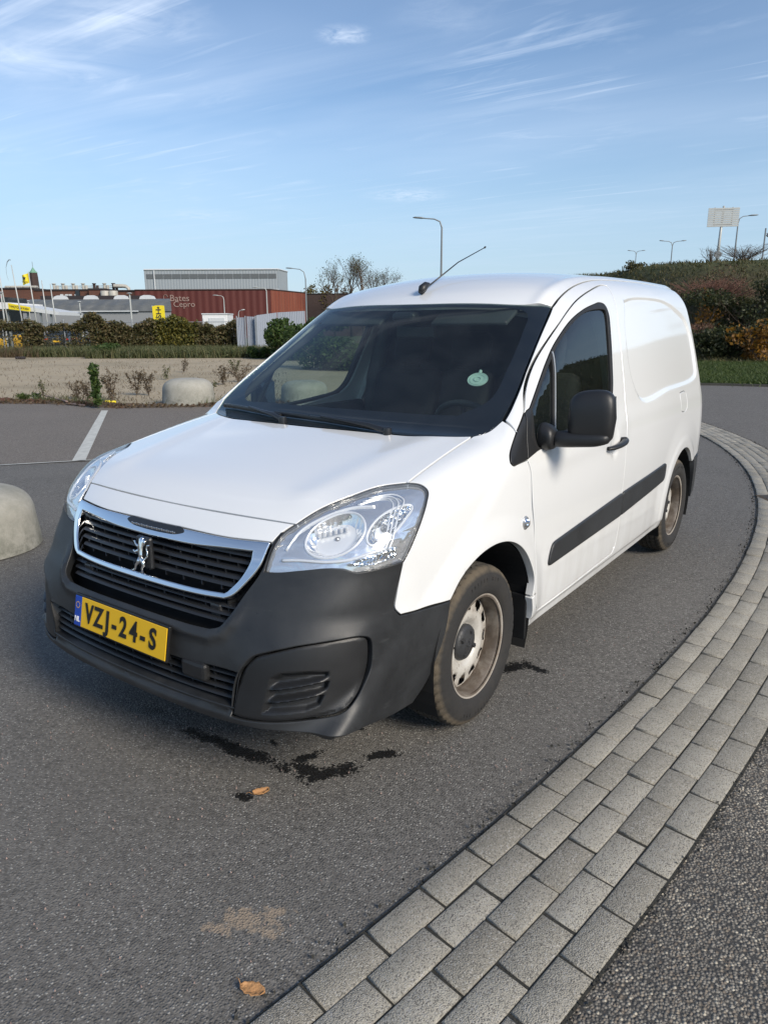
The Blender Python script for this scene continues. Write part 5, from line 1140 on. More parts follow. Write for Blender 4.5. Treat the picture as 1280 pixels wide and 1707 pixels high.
m = MB(); m.add([(x, y, ROOF(np.array(y)).item()-.05-.10*x*x-.03*(abs(x) > .5)) for y in (1.80, 2.1, 2.56) for x in (-.60, -.3, 0, .3, .60)], [(j*5+i, j*5+i+1, (j+1)*5+i+1, (j+1)*5+i) for j in range(2) for i in range(4)]); m.build('headlining', 'interior_light', van, smooth=True)
for s in (-.35, .35):
    m = MB(); p = wpt(s, .93); m.box((p[0], p[1]+.055, p[2]-.025), (.40, .16, .018), bev=.006, rot=Matrix.Rotation(R_(28), 3, 'X')); m.build('sun_visor', 'interior_grey', van, auto=50)
# ------------------------------------------------------------------ ground
def cl(r, d, z=0.): return (CAM_P[0]+RH[0]*r+FH[0]*d, CAM_P[1]+RH[1]*r+FH[1]*d, z)
def cpx(px, d, z=0.): return cl((px-640)/CAM_F*(d*.9686-(max(z, 1.5)-1.5)*.249), d, z)            # column px at ground distance d (near the horizon)
def sheet(name, pts, z, mat, kind='structure'):
    from mathutils.geometry import tessellate_polygon
    V = [Vector((p[0], p[1], z)) for p in pts]; T = tessellate_polygon([V]); m = MB(); m.add([tuple(v) for v in V], [tuple(t) for t in T]); o = m.build(name, mat); tag(o, kind=kind)
    if o.data.polygons[0].normal.z < 0: o.data.flip_normals()
    return o
sheet('ground', [(-1500, -1500), (1500, -1500), (1500, 1500), (-1500, 1500)], -.03, 'grass_soil')
BC = (-12.86, 2.70); BR = 14.20
def bandp(a, r):
    q = min(max(math.degrees(a), -18), 32); r = r-BR+14.2053+7.485e-4*q+4.19e-4*q*q-1.163e-5*q**3-(.004*(math.degrees(a)+18)**2*0)
    return (BC[0]+r*math.cos(a), BC[1]+r*math.sin(a))
arc_in = [bandp(R_(t), BR+.02) for t in np.linspace(-40, 52, 93)]; arc_out = [bandp(R_(t), BR+.50) for t in np.linspace(-40, 52, 93)]
lot_edge = [(-46, -9.2), (-24, .95), (-13.3, 6.0), (-12, 6.7), (-10.2, 6.95), (-9.6, 7.5), (-8.4, 8.6), (-6.9, 11.0), (-5.5, 14.0), bandp(R_(52), BR)]
sheet('road', [(-46, -9.2)]+lot_edge[1:]+arc_in[::-1]+[(-46, -9.3)], -.010, 'asphalt_near')
# older, browner surface of the parking lot beyond a sealed joint
jl = [(-30, -24.), (-6.22, 2.68), (-5.35, 3.65), (-3.9, 5.3), (-1.5, 8.5)]
sheet('parking_lot', jl+[(-4.5, 11.8)]+lot_edge[::-1][1:], -.004, 'asphalt_lot')
VERGE = [cpx(700, 24.), cpx(860, 21), cpx(1000, 19.4), cpx(1165, 18.9), cpx(1280, 18.3), cl(14, 15.5), cl(19, 8), cl(21, -12), cl(20, -40)]
sheet('far_road', arc_out[40:]+[(-5.0, 19.)]+[v[:2] for v in VERGE[:7]]+[cl(6.5, 4)[:2]], -.006, 'asphalt_far_road')
sheet('pavement', arc_out[:58]+[cl(9.0, 6.0)[:2], cl(20, 5)[:2], cl(20, -40)[:2]], -.008, 'aggregate')
gf = [cl(-90, 12), cl(-90, 40), cl(-18, 40.5), cl(-9, 40), cl(2, 36), cl(4, 30)]
sheet('gravel_field', lot_edge+[(-5.0, 19.)]+[cl(1.5, 31)[:2], cl(-1, 40)[:2], cl(-20, 41)[:2], cl(-120, 44)[:2], cl(-120, -10)[:2]], -.014, 'gravel_field')
# brick strip: five rows of real bricks bedded in dark jointing
def brick_strip():
    m = MB(); V = []; F = []; nb = 0
    tmpl = None
    for row in range(5):
        r0 = BR+.003+row*.0985; off = RNG.random()*0+(.5 if row % 2 else 0.)+.1*row; step = .2125/(BR+.25)
        for i in range(int(math.radians(93)/step)):
            a0 = R_(-41)+(i+off)*step; g = .0095; jr = RNG.normal()*.0012; ja = RNG.normal()*.0012/BR; dz = RNG.normal()*.0016; tl = RNG.normal(size=2)*.0009
            aa = (a0+g/2/BR+ja, a0+step-g/2/BR+ja); rr = (r0+.0022+jr, r0+.0985-.0022+jr); b = .0045; zt_ = .0035+dz
            P = []
            for (z, q) in ((-.03, 0.), (zt_-b*.8, 0.), (zt_, b)):
                for (ia, ir) in ((0, 0), (1, 0), (1, 1), (0, 1)):
                    r_ = rr[ir]+(q if ir == 0 else -q); a_ = aa[ia]+(q if ia == 0 else -q)/BR; x, y = bandp(a_, r_); P.append((x, y, z+(tl[0]*(ia-.5)+tl[1]*(ir-.5))*2))
            V += P; k = nb*12
            for l in range(2):
                for j in range(4): F.append((k+l*4+j, k+l*4+(j+1) % 4, k+l*4+4+(j+1) % 4, k+l*4+4+j))
            F.append((k+8, k+9, k+10, k+11)); nb += 1
    o = npmesh('paving_strip', V, F, 'paving_brick'); tag(o, kind='structure'); return o
brick_strip()
m = MB(); a1 = [bandp(R_(t), BR-.004) for t in np.linspace(-41, 52, 94)]; a2 = [bandp(R_(t), BR+.502) for t in np.linspace(-41, 52, 94)]
m.add([(x, y, -.0035) for x, y in a1+a2], [(i, i+1, 94+i+1, 94+i) for i in range(93)]); tag(m.build('paving_joint', 'joint_dirt'), kind='structure')
# crumbs of moss and soil along the strip's edges
P = []
for side, r in ((0, BR-.012), (1, BR+.512)):
    for t in RNG.random(1500):
        q = bandp(R_(-14+52*t), r+RNG.normal()*(.022 if side == 0 else .012)); P.append((q[0], q[1], -.002+.004*RNG.random()))
tag(leaves('edge_grit', P, .009, 'joint_dirt', aspect=1.2), kind='stuff')
# loose stones on the asphalt
P = []
for _ in range(900):
    q = gpx(RNG.uniform(0, 1250), 1707-900*RNG.random()**.7); P.append((q[0], q[1], .001))
m = MB(); 
for p in P:
    if math.hypot(p[0]-BC[0], p[1]-BC[1]) > BR-.03: continue
    s_ = RNG.uniform(.0012, .0032); a = RNG.random()*3; m.add([(p[0]+s_*math.cos(a+k*2.1)*(1+.3*RNG.random()), p[1]+s_*math.sin(a+k*2.1), -.004) for k in range(3)]+[(p[0], p[1], s_*.9)], [(0, 1, 3), (1, 2, 3), (2, 0, 3)])
tag(m.build('loose_grit', 'faded_white'), kind='stuff')
# bay markings
def gq(pts, z): return [(lambda q: (q[0], q[1], z))(gpx(*p)) for p in pts]
m = MB(); m.add(gq([(169, 684), (180, 684), (142, 768), (120, 768)], .0006), [(0, 1, 2, 3)]); tag(m.build('bay_line', 'road_marking'), kind='structure')
m = MB(); A = gpx(-60, 778); Bq = gpx(171, 765.6); d_ = Vector((Bq[0]-A[0], Bq[1]-A[1], 0)).normalized(); n_ = Vector((-d_.y, d_.x, 0))*.018
m.add([tuple(Vector((A[0], A[1], .0006))-n_), tuple(Vector((Bq[0], Bq[1], .0006))-n_), tuple(Vector((Bq[0], Bq[1], .0006))+n_), tuple(Vector((A[0], A[1], .0006))+n_)], [(0, 1, 2, 3)]); tag(m.build('joint_line', 'road_marking'), kind='structure')
# ------------------------------------------------------------------ verge and bank
m = MB(); mid = [(v[0], v[1]) for v in VERGE[:7]]
FOOT = [cpx(715, 60), cpx(800, 51), cpx(870, 45), cpx(940, 40.5), cpx(1005, 36.8), cpx(1080, 32.5), cpx(1165, 30), cpx(1280, 29.0), cl(21, 26), cl(27, 19), cl(30, 8), cl(31, -8), cl(30, -40)]
def bank():
    F_ = crom(FOOT, 1.2); n = len(F_); tg_ = np.gradient(F_[:, :2], axis=0); tg_ /= np.linalg.norm(tg_, axis=1)[:, None]; out = np.c_[-tg_[:, 1], tg_[:, 0]]
    ctr = np.array(CAM_P[:2]); out = F_[:, :2]-ctr; out /= np.linalg.norm(out, axis=1)[:, None]; ts = np.linspace(0, 1, 22); V = []
    for i in range(n):
        for t in ts:
            w_ = 13.*t; rr_ = (F_[i, :2]-ctr)@RH; h_ = (4.80+3.4*float(sst(19, 31, rr_)))*float(sst(-.05, .98, t))**1.1; nz = .14*math.sin(i*.31+t*5)+.10*math.sin(i*.83+t*11+1)+.05*RNG.normal()
            fade = float(sst(0, .12, t)); V.append((F_[i, 0]+out[i, 0]*w_, F_[i, 1]+out[i, 1]*w_, -.05+h_+nz*fade*(1-.6*float(sst(.8, 1, t)))))
        V.append((F_[i, 0]+out[i, 0]*60, F_[i, 1]+out[i, 1]*60, V[-1][2]-.6))
    k = len(ts)+1; fs = [(i*k+j, (i+1)*k+j, (i+1)*k+j+1, i*k+j+1) for i in range(n-1) for j in range(k-1)]
    o = npmesh('embankment', V, fs, 'bank_soil', smooth=True); tag(o, kind='structure'); return np.array(V).reshape(n, k, 3)
BK_ = bank()
def bankpt(u, t):
    i = min(max(u, 0), BK_.shape[0]-1.001); j = min(max(t, 0), 1)*20.999; a, b = int(i), int(j); fu, fv = i-a, j-b
    return (BK_[a, b]*(1-fu)+BK_[a+1, b]*fu)*(1-fv)+(BK_[a, b+1]*(1-fu)+BK_[a+1, b+1]*fu)*fv
def proj_px(P):
    d = np.asarray(P)-CAM_P; z = d@FW; return 640+CAM_F*(d@RT)/z, 853.5-CAM_F*(d@UP)/z
def bank_at(px, t):
    best = None
    for u in np.linspace(0, BK_.shape[0]-2, 260):
        p = bankpt(u, t)
        if (p-CAM_P)@FW > 5:
            e = abs(proj_px(p)[0]-px)
            if best is None or e < best[0]: best = (e, p, u)
    return best[1], best[2]
nB = BK_.shape[0]
P = np.array([bankpt(RNG.uniform(0, nB-2), RNG.uniform(0, 1)) for _ in range(42000)])
tag(blades('bank_grass', P, .15, 'leaf_bankgrass', w=.05, lean=.7), kind='stuff')
VP = crom([v for v in VERGE], .8); fo_ = crom(FOOT, .8)
Pg = []
for _ in range(18000):
    i = RNG.integers(0, len(VP)); j = min(range(0, len(fo_), 6), key=lambda q: (fo_[q][0]-VP[i][0])**2+(fo_[q][1]-VP[i][1])**2); t = RNG.random()*1.05; q = VP[i]*(1-t)+fo_[j]*t; Pg.append((q[0]+RNG.normal()*.25, q[1]+RNG.normal()*.25, -.03))
Pg += [cpx(RNG.uniform(1060, 1330), RNG.uniform(18.9, 31), -.03) for _ in range(30000)]
tag(blades('verge_grass', Pg, .11, 'leaf_grass', w=.03, lean=.6), kind='stuff')
m = MB()
for i in range(len(VP)-1):
    a, b = VP[i], VP[i+1]; 
m.tube([(p[0], p[1], -.01) for p in VP[::2]], .07, 6, False); tag(m.build('verge_shadow_edge', 'joint_dirt'), kind='structure')  # low soil edge, its dark colour painting the shadow strip below the verge
# ------------------------------------------------------------------ plants
def clump(C, R, n, flat=1.):
    """points in an uneven lumpy crown"""
    lumps = [(np.array(C)+RNG.normal(size=3)*np.array(R)*.45, RNG.uniform(.35, .6)) for _ in range(14)]; out = []
    while len(out) < n:
        c_, s_ = lumps[RNG.integers(len(lumps))]; v = RNG.normal(size=3); v /= np.linalg.norm(v); p = c_+v*np.array(R)*s_*RNG.random()**.35
        if p[2] > .02: out.append(p)
    return np.array(out)
def twigs(m, base, spread, h, n, rad=.02, fork=2):
    for _ in range(n):
        b = Vector(base)+Vector((RNG.normal()*spread*.15, RNG.normal()*spread*.15, 0)); d = Vector((RNG.normal()*spread, RNG.normal()*spread, h*RNG.uniform(.6, 1.05)))
        p1 = b+d*.5+Vector(RNG.normal(size=3)*.06*h); p2 = b+d; m.tube([tuple(b), tuple(p1), tuple(p2)], [rad, rad*.7, rad*.3], 4, False)
        for _k in range(fork): t = RNG.uniform(.3, .9); q = b+d*t; e = q+Vector((RNG.normal()*spread*.35, RNG.normal()*spread*.35, h*.22*RNG.random()+.08*h)); m.tube([tuple(q), tuple(e)], [rad*.5, rad*.2], 4, False)
def shrub(name, label, cat, base, R, n, leaf, size, tw='twig', ntw=16, group=None, trad=.02):
    t = thing(name, label, cat, tuple(base), 0, group); m = MB(); twigs(m, (0, 0, -.1), R[0]*.5, R[2]*1.7, ntw, trad, 3); m.build('branches', tw, t)
    leaves('foliage', clump((0, 0, R[2]*.95), R, n), size, leaf, t); return t
q, u_ = bank_at(1188, .52); shrub('bare_shrub', 'tall reddish brown twiggy shrub halfway up the grassy embankment', 'shrub', q, (1.9, 2.2, .75), 1000, 'leaf_redbrown', .06, 'twig_red', 200, trad=.02)
q, u_ = bank_at(1172, .24); shrub('bare_shrub', 'thin rust brown shrub low on the embankment right behind the van corner', 'shrub', q, (.9, 1.1, .6), 500, 'leaf_redbrown', .07, 'twig_red', 90, trad=.016)
q, u_ = bank_at(1252, .36); shrub('ivy_shrub', 'broad dark green bramble thicket on the embankment above the orange bush', 'shrub', q, (2.3, 2.2, .85), 12000, 'leaf_dark', .075, 'twig', 30)
q, u_ = bank_at(1205, .15); shrub('ivy_shrub', 'low dark bramble mound at the foot of the embankment', 'shrub', q, (1.9, 1.2, .70), 6000, 'leaf_dark', .08, 'twig', 20)
q, u_ = bank_at(1260, .08); shrub('autumn_shrub', 'bush with glowing orange autumn leaves at the foot of the embankment', 'shrub', q, (.85, .8, .85), 1000, 'leaf_orange', .10, 'twig', 26)
q, u_ = bank_at(1166, .30); shrub('autumn_shrub', 'small sparse bush with yellow orange leaves beside the van rear corner', 'shrub', q, (.5, .5, 1.0), 380, 'leaf_orange', .08, 'twig', 16)
for i, (px, t_, R, nn) in enumerate([(1320, .5, (1.8, 1.6, .8), 5000), (1450, .4, (3.2, 3, 1.6), 5000), (1700, .5, (3.4, 3, 1.7), 5000)]):
    q = cl((21.5, 29, 33)[i], (30, 20, 4)[i], 0.9); shrub('ivy_shrub', ['dark bramble thicket on the bank just beyond the right edge', 'dark bramble thicket on the bank round the bend', 'dark bramble thicket on the bank beside the camera'][i], 'shrub', q, R, nn, 'leaf_dark', .14, 'twig', 20)
q, u_ = bank_at(1056, .96); shrub('round_shrub', 'small rounded olive bush on the far embankment crest', 'shrub', q, (.55, .5, .22), 700, 'leaf_bankgrass', .07)
q, u_ = bank_at(1195, .99); m = MB()
for k_ in range(2):
    t = thing('crest_bush', ['leafless grey bush on the crest left of the sign post', 'wide leafless bush on the crest right of the sign post'][k_], 'shrub', tuple(bank_at([1187, 1232][k_], .98)[0])); m = MB(); twigs(m, (0, 0, 0), [.35, .75][k_], [.8, .85][k_], [30, 80][k_], .012, 3); m.build('branches', 'twig', t)
# ------------------------------------------------------------------ lamps, signs on the bank
def street_lamp(label, px, d, ztop, base, arms, armlen, rise=.35, mat='pole_grey', rad=.07, group=None, headlen=.7):
    ztop = 1.5+(ztop-1.5)*.938; t = thing('street_lamp', label, 'street lamp', cpx(px, d, base), math.atan2(RH[1], RH[0]), group); h = ztop-base
    m = MB(); m.tube([(0, 0, 0), (0, 0, h*.5), (0, 0, h-rise)], [rad*1.2, rad, rad*.75], 10, False); m.build('pole', mat, t, smooth=True)
    for s in arms:
        m = MB(); m.tube([(0, 0, h-rise), (s*armlen*.12, 0, h-rise*.35), (s*armlen*.45, 0, h-rise*.08), (s*armlen, 0, h)], [rad*.7, rad*.6, rad*.5, rad*.45], 8, False); m.build('arm', mat, t, smooth=True)
        m = MB(); x0 = s*armlen; m.tube([(x0-s*.05, 0, h), (x0+s*headlen*.3, 0, h+.03), (x0+s*headlen*.8, 0, h+.05), (x0+s*headlen, 0, h+.05)], [.05, .11, .10, .03], 8, True, .5); m.build('lamp_head', mat, t, smooth=True)
    return t
street_lamp('single arm street lamp rising straight behind the van roof', 735.5, 45, 7.95, 0, (-1,), 1.0, .5)
street_lamp('double arm street lamp above the embankment, the nearer of the two', 1114, 88, 11.4, 4.3, (-1, 1), 1.0, .55, headlen=.55)
street_lamp('small far double arm street lamp left above the embankment', 1055, 112, 12.7, 4.3, (-1, 1), .8, .55, headlen=.5)
street_lamp('tall lamp with one arm to the right, behind the big sign', 1220, 58, 9.9, 4.3, (1,), .75, .55, rad=.06)
street_lamp('curved grey street lamp in front of the red hall end wall', 513, 70, 7.0, 0, (-1,), 1.1, .9)
street_lamp('white street lamp standing before the red hall, right of the middle', 448, 85, 6.05, 0, (-1,), .9, .4, 'pale_pole')
street_lamp('short white street lamp before the middle of the red hall', 377, 90, 5.35, 0, (-1,), .6, .5, 'pale_pole')
street_lamp('lowest little lamp beside the grey steel panels', 400, 62, 2.9, 0, (1,), .25, .35, 'pale_pole', .04, headlen=.3)
t = thing('floodlight_mast', 'slim mast with a dark floodlight at the right edge of the photo', 'mast', cpx(1269.5, 46, 4.6), math.atan2(RH[1], RH[0]))
m = MB(); m.tube([(0, 0, -.6), (0, 0, 2.45)], .045, 8); m.build('pole', 'pole_grey', t); m = MB(); m.tube([(0, 0, 2.15), (.15, 0, 2.15)], .02, 6); m.box((.24, 0, 2.06), (.24, .2, .22), bev=.03, rot=Matrix.Rotation(.5, 3, 'Y')); m.build('floodlight', 'pole_grey', t)
sg = thing('road_sign', 'back of a large slatted road sign on a post on the embankment crest', 'road sign', cpx(1195, 43.5, 4.62), math.atan2(RH[1], RH[0])-.15)
m = MB(); m.tube([(0, 0, -.3), (.03, 0, 1.5), (.08, 0, 3.30)], [.085, .075, .06], 10); m.build('post', 'pale_pole', sg, smooth=True)
m = MB()
for i in range(9): m.box((.09, -.07, 2.25+.112*i), (1.66, .03, .098), bev=.006)
m.build('panel', 'pale_pole', sg); m = MB(); m.box((-.38, -.03+.02, 2.72), (.07, .05, 1.02)); m.box((.56, -.03+.02, 2.72), (.07, .05, 1.02)); m.box((.09, 0.0, 3.08), (1.0, .05, .05)); m.box((.09, 0.0, 2.30), (1.0, .05, .05)); m.build('brackets', 'galvanised', sg)
m = MB(); m.lathe([(.001, -.02), (.20, -.02), (.20, .01), (.001, .01)], 20, 'Y', (.0, -.1, .72)); m.build('round_sign', 'pole_grey', sg)
for k_, px in enumerate((989, 1013)):
    t = thing('relay_box', ['left of two small boxes low on the far crest', 'right of two small boxes low on the far crest'][k_], 'box', cpx(px, 60, 4.75)); m = MB(); m.box((0, 0, .22), (.45, .3, .4), bev=.03); m.box((0, 0, .45), (.5, .36, .05), bev=.01); m.build('cabinet', 'pale_panel', t)
# ------------------------------------------------------------------ hedge, fence and what stands behind
fz = math.atan2(RH[1], RH[0])
fence = thing('wire_fence', 'galvanised wire fence with thin posts overgrown by the climbing hedge', 'fence', cpx(0, 42.0, 0), fz)
ox = fence.location
def fl(px, dd=0.): p = cpx(px, 42.0+dd); return ((p[0]-ox[0])*RH[0]+(p[1]-ox[1])*RH[1], dd)
m = MB(); m.tube([(fl(-60)[0], 0, 1.77), (fl(395)[0], 0, 1.77)], .022, 6); m.tube([(fl(-60)[0], 0, .95), (fl(40)[0], 0, .95)], .014, 6); m.build('rail', 'galvanised', fence)
for px in (-45, 5, 39, 108, 163, 222, 281, 340, 393): m = MB(); m.tube([(fl(px)[0], 0, 0), (fl(px)[0], 0, 1.95)], .035, 8); m.build('post', 'galvanised', fence)
m = MB(); x0, x1 = fl(-60)[0], fl(395)[0]; k_ = 0
for i in range(int((x1-x0+1.8)/.10)):
    a = x0+i*.10
    for s in (1, -1):
        xa, za, xb, zb = (a-1.8, 0, a, 1.76) if s == 1 else (a-1.8, 1.76, a, 0)
        if xa < x0: f_ = (x0-xa)/(xb-xa); za += (zb-za)*f_; xa = x0
        if xb > x1: f_ = (x1-xa)/(xb-xa); zb = za+(zb-za)*f_; xb = x1
        if xb-xa > .02: m.add([(xa, 0, za-.002), (xb, 0, zb-.002), (xb, .0, zb+.002), (xa, 0, za+.002)], [(0, 1, 2, 3)])
m.build('wire_mesh', 'galvanised', fence)
def hedge_pts(p0, p1, n, zf, th=.45, dense=lambda px, z: 1.):
    out = []
    while len(out) < n:
        px = RNG.uniform(p0, p1); top = zf(px); z = top*RNG.random()**.8+RNG.normal()*.05
        if RNG.random() > dense(px, z): continue
        d = 42.1+RNG.normal()*th*.5-(.15 if z < 1 else 0); p = cpx(px, d, z+RNG.normal()*.03); out.append(p)
    return np.array(out)
htop = lambda px: 1.72+.13*math.sin(px*.05)+.10*math.sin(px*.13+1)+.04*math.sin(px*.31)+(.35*math.exp(-((px-155)/22.)**2))+(.18*math.exp(-((px-290)/50.)**2))
gap = lambda px, z: (.10 if (1.35 > z > .05) and (px < 36 or 72 < px < 118) else .35 if 118 <= px < 150 and z < 1.3 else 1.)*(.75 if px < 150 else 1)
t = thing('climber_hedge', 'loose brown and green climber covering the left end of the wire fence', 'hedge', (0, 0, 0)); leaves('foliage', hedge_pts(-60, 150, 10000, htop, dense=gap), .085, 'leaf_hedge', t)
t = thing('climber_hedge', 'dense brown green hedge right of the parked black car', 'hedge', (0, 0, 0)); leaves('foliage', hedge_pts(150, 262, 15000, htop), .085, 'leaf_hedge', t)
t = thing('climber_hedge', 'golden green stretch of hedge under the yellow upright sign', 'hedge', (0, 0, 0)); leaves('foliage', hedge_pts(255, 330, 11000, htop), .085, 'leaf_hedge_gold', t)
t = thing('climber_hedge', 'brownish hedge end in front of the white cabin', 'hedge', (0, 0, 0)); leaves('foliage', hedge_pts(325, 400, 9500, lambda px: htop(px)-.1), .085, 'leaf_hedge', t)
m = MB()
for px, sp in ((0, 1), (62, 1), (30, 1)): p = cpx(px, 42.4); m.tube([(p[0], p[1], 0), (p[0]+.05, p[1], .9), (p[0], p[1], 1.7)], [.16, .14, .10], 7)
# tall grass and weeds at the hedge foot
P = []
while len(P) < 26000:
    px = RNG.uniform(-70, 520); d = RNG.uniform(36.8, 41.8)
    if px < 50 and RNG.random() > .25: continue
    if px < 150 and d < 38.6: continue
    P.append(cpx(px+(d-40)*4, d))
P = np.array(P); tag(blades('tall_grass', P[:18000], .42, 'leaf_weed', w=.035, lean=.3), kind='stuff')
Q = P[18000:].copy(); Q[:, 2] = RNG.random(len(Q))*.42; tag(leaves('ground_cover', Q, .075, 'leaf_weed'), kind='stuff')
P = np.array([cpx(RNG.uniform(-60, 60), RNG.uniform(38.5, 42)) for _ in range(2600)]); tag(blades('dry_grass', P, .38, 'leaf_dry', w=.03, lean=.4), kind='stuff')
shrub('green_bush', 'fresh green bush beside the grey steel panels left of the windscreen', 'shrub', cpx(482, 35.0), (1.35, .9, 1.0), 10000, 'leaf_green', .085)
shrub('green_bush', 'small low green bush in front of the grey steel panels', 'shrub', cpx(432, 36.5), (.55, .5, .32), 2200, 'leaf_green', .08)
shrub('green_bush', 'dark leafy mound in the grass under the brown hedge', 'shrub', cpx(170, 38.5), (1.6, .6, .30), 5500, 'leaf_green', .08)
# steel sheet panels
sp_ = thing('steel_hoarding', 'pale grey ribbed steel hoarding at the end of the hedge', 'fence', cpx(397, 41.0), fz)
def panel_(x0, x1, h0, h1, nm, y=0., y1=None):
    y1 = y if y1 is None else y1; m = MB(); n = max(2, int(abs(x1-x0)/.10)); V = []
    for i in range(n+1):
        for q_, o_ in ((0, 0), (.25, .035), (.5, .035), (.75, 0)):
            t_ = (i+q_)/(n+1); V.append((x0+(x1-x0)*t_, y+(y1-y)*t_-o_, t_))
    vs = [(a, b, 0) for a, b, _ in V]+[(a, b, h0+(h1-h0)*t_) for a, b, t_ in V]; k = len(V); m.add(vs, [(i, i+1, k+i+1, k+i) for i in range(k-1)]); return m.build(nm, 'container_grey', sp_)
panel_(0, .42, 1.98, 2.0, 'panel'); panel_(.50, .98, 2.05, 2.02, 'panel', .15); panel_(1.08, 2.1, 2.10, 2.26, 'panel', -.1, .8); panel_(2.1, 3.6, 2.26, 2.35, 'panel', .8, 1.4)
for x in (0, .46, 1.02, 1.06): m = MB(); m.box((x, -.05 if x < 1 else -.12, 1.03), (.06, .06, 2.08)); m.build('post', 'galvanised', sp_)
# white cabin
cb = thing('site_cabin', 'small white cabin whose top shows over the hedge', 'cabin', cpx(360, 60), fz)
m = MB(); m.box((0, 1.2, 1.22), (2.0, 2.4, 2.44), bev=.04); m.build('wall', 'white_metal', cb); m = MB(); m.box((0, 1.2, 2.50), (2.08, 2.5, .10), bev=.02); m.build('roof', 'pale_panel', cb); m = MB(); m.box((.15, -.02, 1.75), (1.25, .04, .9), bev=.01); m.build('shutter', 'pale_panel', cb)
# black parked car seen through the fence
car = thing('parked_car', 'black car parked behind the wire fence, seen from the rear', 'car', cpx(93, 53), fz+.25)
m = MB(); sec = lambda y, w_, z0, z1: [(-w_, y, z0), (-w_*1.02, y, (z0+z1)/2), (-w_*.96, y, z1-.06), (-w_*.86, y, z1), (w_*.86, y, z1), (w_*.96, y, z1-.06), (w_*1.02, y, (z0+z1)/2), (w_, y, z0)]
S_ = [sec(0, .80, .35, .80), sec(.15, .86, .28, .86), sec(1.2, .88, .25, .90), sec(3.0, .88, .25, .88), sec(3.9, .84, .28, .74), sec(4.1, .76, .35, .62)]
k = 8; m.add([p for s in S_ for p in s], [(i*k+j, i*k+(j+1) % k, (i+1)*k+(j+1) % k, (i+1)*k+j) for i in range(5) for j in range(k)]+[tuple(range(7, -1, -1)), tuple(5*k+j for j in range(k))]); m.build('body', 'car_black', car, auto=30)
m = MB(); S_ = [sec(.30, .74, .84, .92), sec(.75, .66, .84, 1.34), sec(1.9, .66, .84, 1.40), sec(2.9, .74, .84, .92)]; m.add([p for s in S_ for p in s], [(i*k+j, i*k+(j+1) % k, (i+1)*k+(j+1) % k, (i+1)*k+j) for i in range(3) for j in range(k)]); m.build('cabin', 'dark_window', car, auto=30)
m = MB(); m.box((0, 1.35, 1.38), (1.22, 1.15, .05), bev=.02); m.build('roof', 'car_black', car)
for sx_ in (-1, 1):
    for yy in (.75, 3.3): m = MB(); m.lathe([(.14, -.1), (.30, -.1), (.32, -.06), (.32, .06), (.30, .1), (.14, .1)], 24, 'X', (sx_*.78, yy, .31), True); m.build('wheel', 'tyre_rubber', car)
    m = MB(); m.box((sx_*.68, 0.0, .70), (.22, .06, .12), bev=.02); m.build('tail_light', 'rear_lamp_red', car)
m = MB(); m.box((0, -.03, .55), (.5, .02, .11)); m.build('number_plate', 'plate_yellow', car)
c2 = thing('parked_car', 'dark car farther right behind the fence with a white patch at its front', 'car', cpx(136, 56), fz+1.3)
for o in list(car.children):
    n_ = o.copy(); COL.objects.link(n_); n_.parent = c2
for px, d, w_, h_, z_, lab in ((29, 44, .55, .82, .28, 'yellow banner hanging behind the fence left of the black car'), (2, 44, .5, .6, .3, 'yellow banner behind the fence at the left photo edge')):
    t = thing('banner', lab, 'banner', cpx(px, d), fz); m = MB(); m.box((0, 0, z_+h_/2), (w_, .02, h_), bev=.005); m.build('cloth', 'yellow_banner', t); m = MB(); m.tube([(w_/2+.06, 0, 0), (w_/2+.06, 0, 1.2)], .03, 6); m.tube([(-w_/2, 0, z_+h_), (w_/2+.08, 0, z_+h_)], .015, 6); m.build('frame', 'pale_pole', t)
# ------------------------------------------------------------------ buildings
def bld(name, label, px0, px1, d, z, depth, mat, cat='building', d1=None, z0=0):
    A = Vector(cpx(px0, d)); Bv = Vector(cpx(px1, d if d1 is None else d1)); t = thing(name, label, cat, tuple(A), math.atan2(Bv.y-A.y, Bv.x-A.x)); Lx = (Bv-A).length
    m = MB(); m.box((Lx/2, depth/2, (z+z0)/2), (Lx, depth, z-z0)); m.build('wall', mat, t); return t, Lx
red, Lx = bld('warehouse', 'long dark red corrugated hall with faded white lettering', 231, 455, 100, 6.55, 3.9, 'red_cladding')
red.children[0].data.materials.append(M('red_cladding_lit_end'))
A = Vector(cpx(455, 100)); B2 = Vector(cpx(511.5, 110.5)); m = MB()
inv = red.matrix_basis.inverted(); a_ = inv @ A; b_ = inv @ B2
for o in list(red.children): bpy.data.objects.remove(o)
m = MB(); ft = [(0, 0), (a_.x, 0), (b_.x, b_.y), (0, b_.y)]
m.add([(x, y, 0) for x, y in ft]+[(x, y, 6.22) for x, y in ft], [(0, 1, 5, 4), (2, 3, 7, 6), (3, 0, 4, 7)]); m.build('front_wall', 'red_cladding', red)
ew = (Vector((b_.x, b_.y, 0))-Vector((a_.x, 0, 0))); el_ = ew.length; m = MB(); m.add([(0, 0, 0), (0, el_, 0), (0, el_, 6.22), (0, 0, 6.22)], [(0, 1, 2, 3)]); o = m.build('end_wall', 'red_cladding_lit_end', red); o.location = (a_.x, 0, 0); o.rotation_euler = (0, 0, math.atan2(ew.y, ew.x)-math.pi/2)
m = MB(); m.add([(x, y, 6.22) for x, y in ft], [(0, 1, 2, 3)]); m.build('roof', 'dark_felt', red)
for (p_, q_) in ((ft[0], ft[1]), (ft[1], ft[2])): m = MB(); m.tube([(p_[0], p_[1]-.03, 6.25), (q_[0], q_[1]-.03, 6.25)], .09, 4); m.build('roof_trim', 'dark_brick', red)
sc_ = 100/CAM_F*.9705
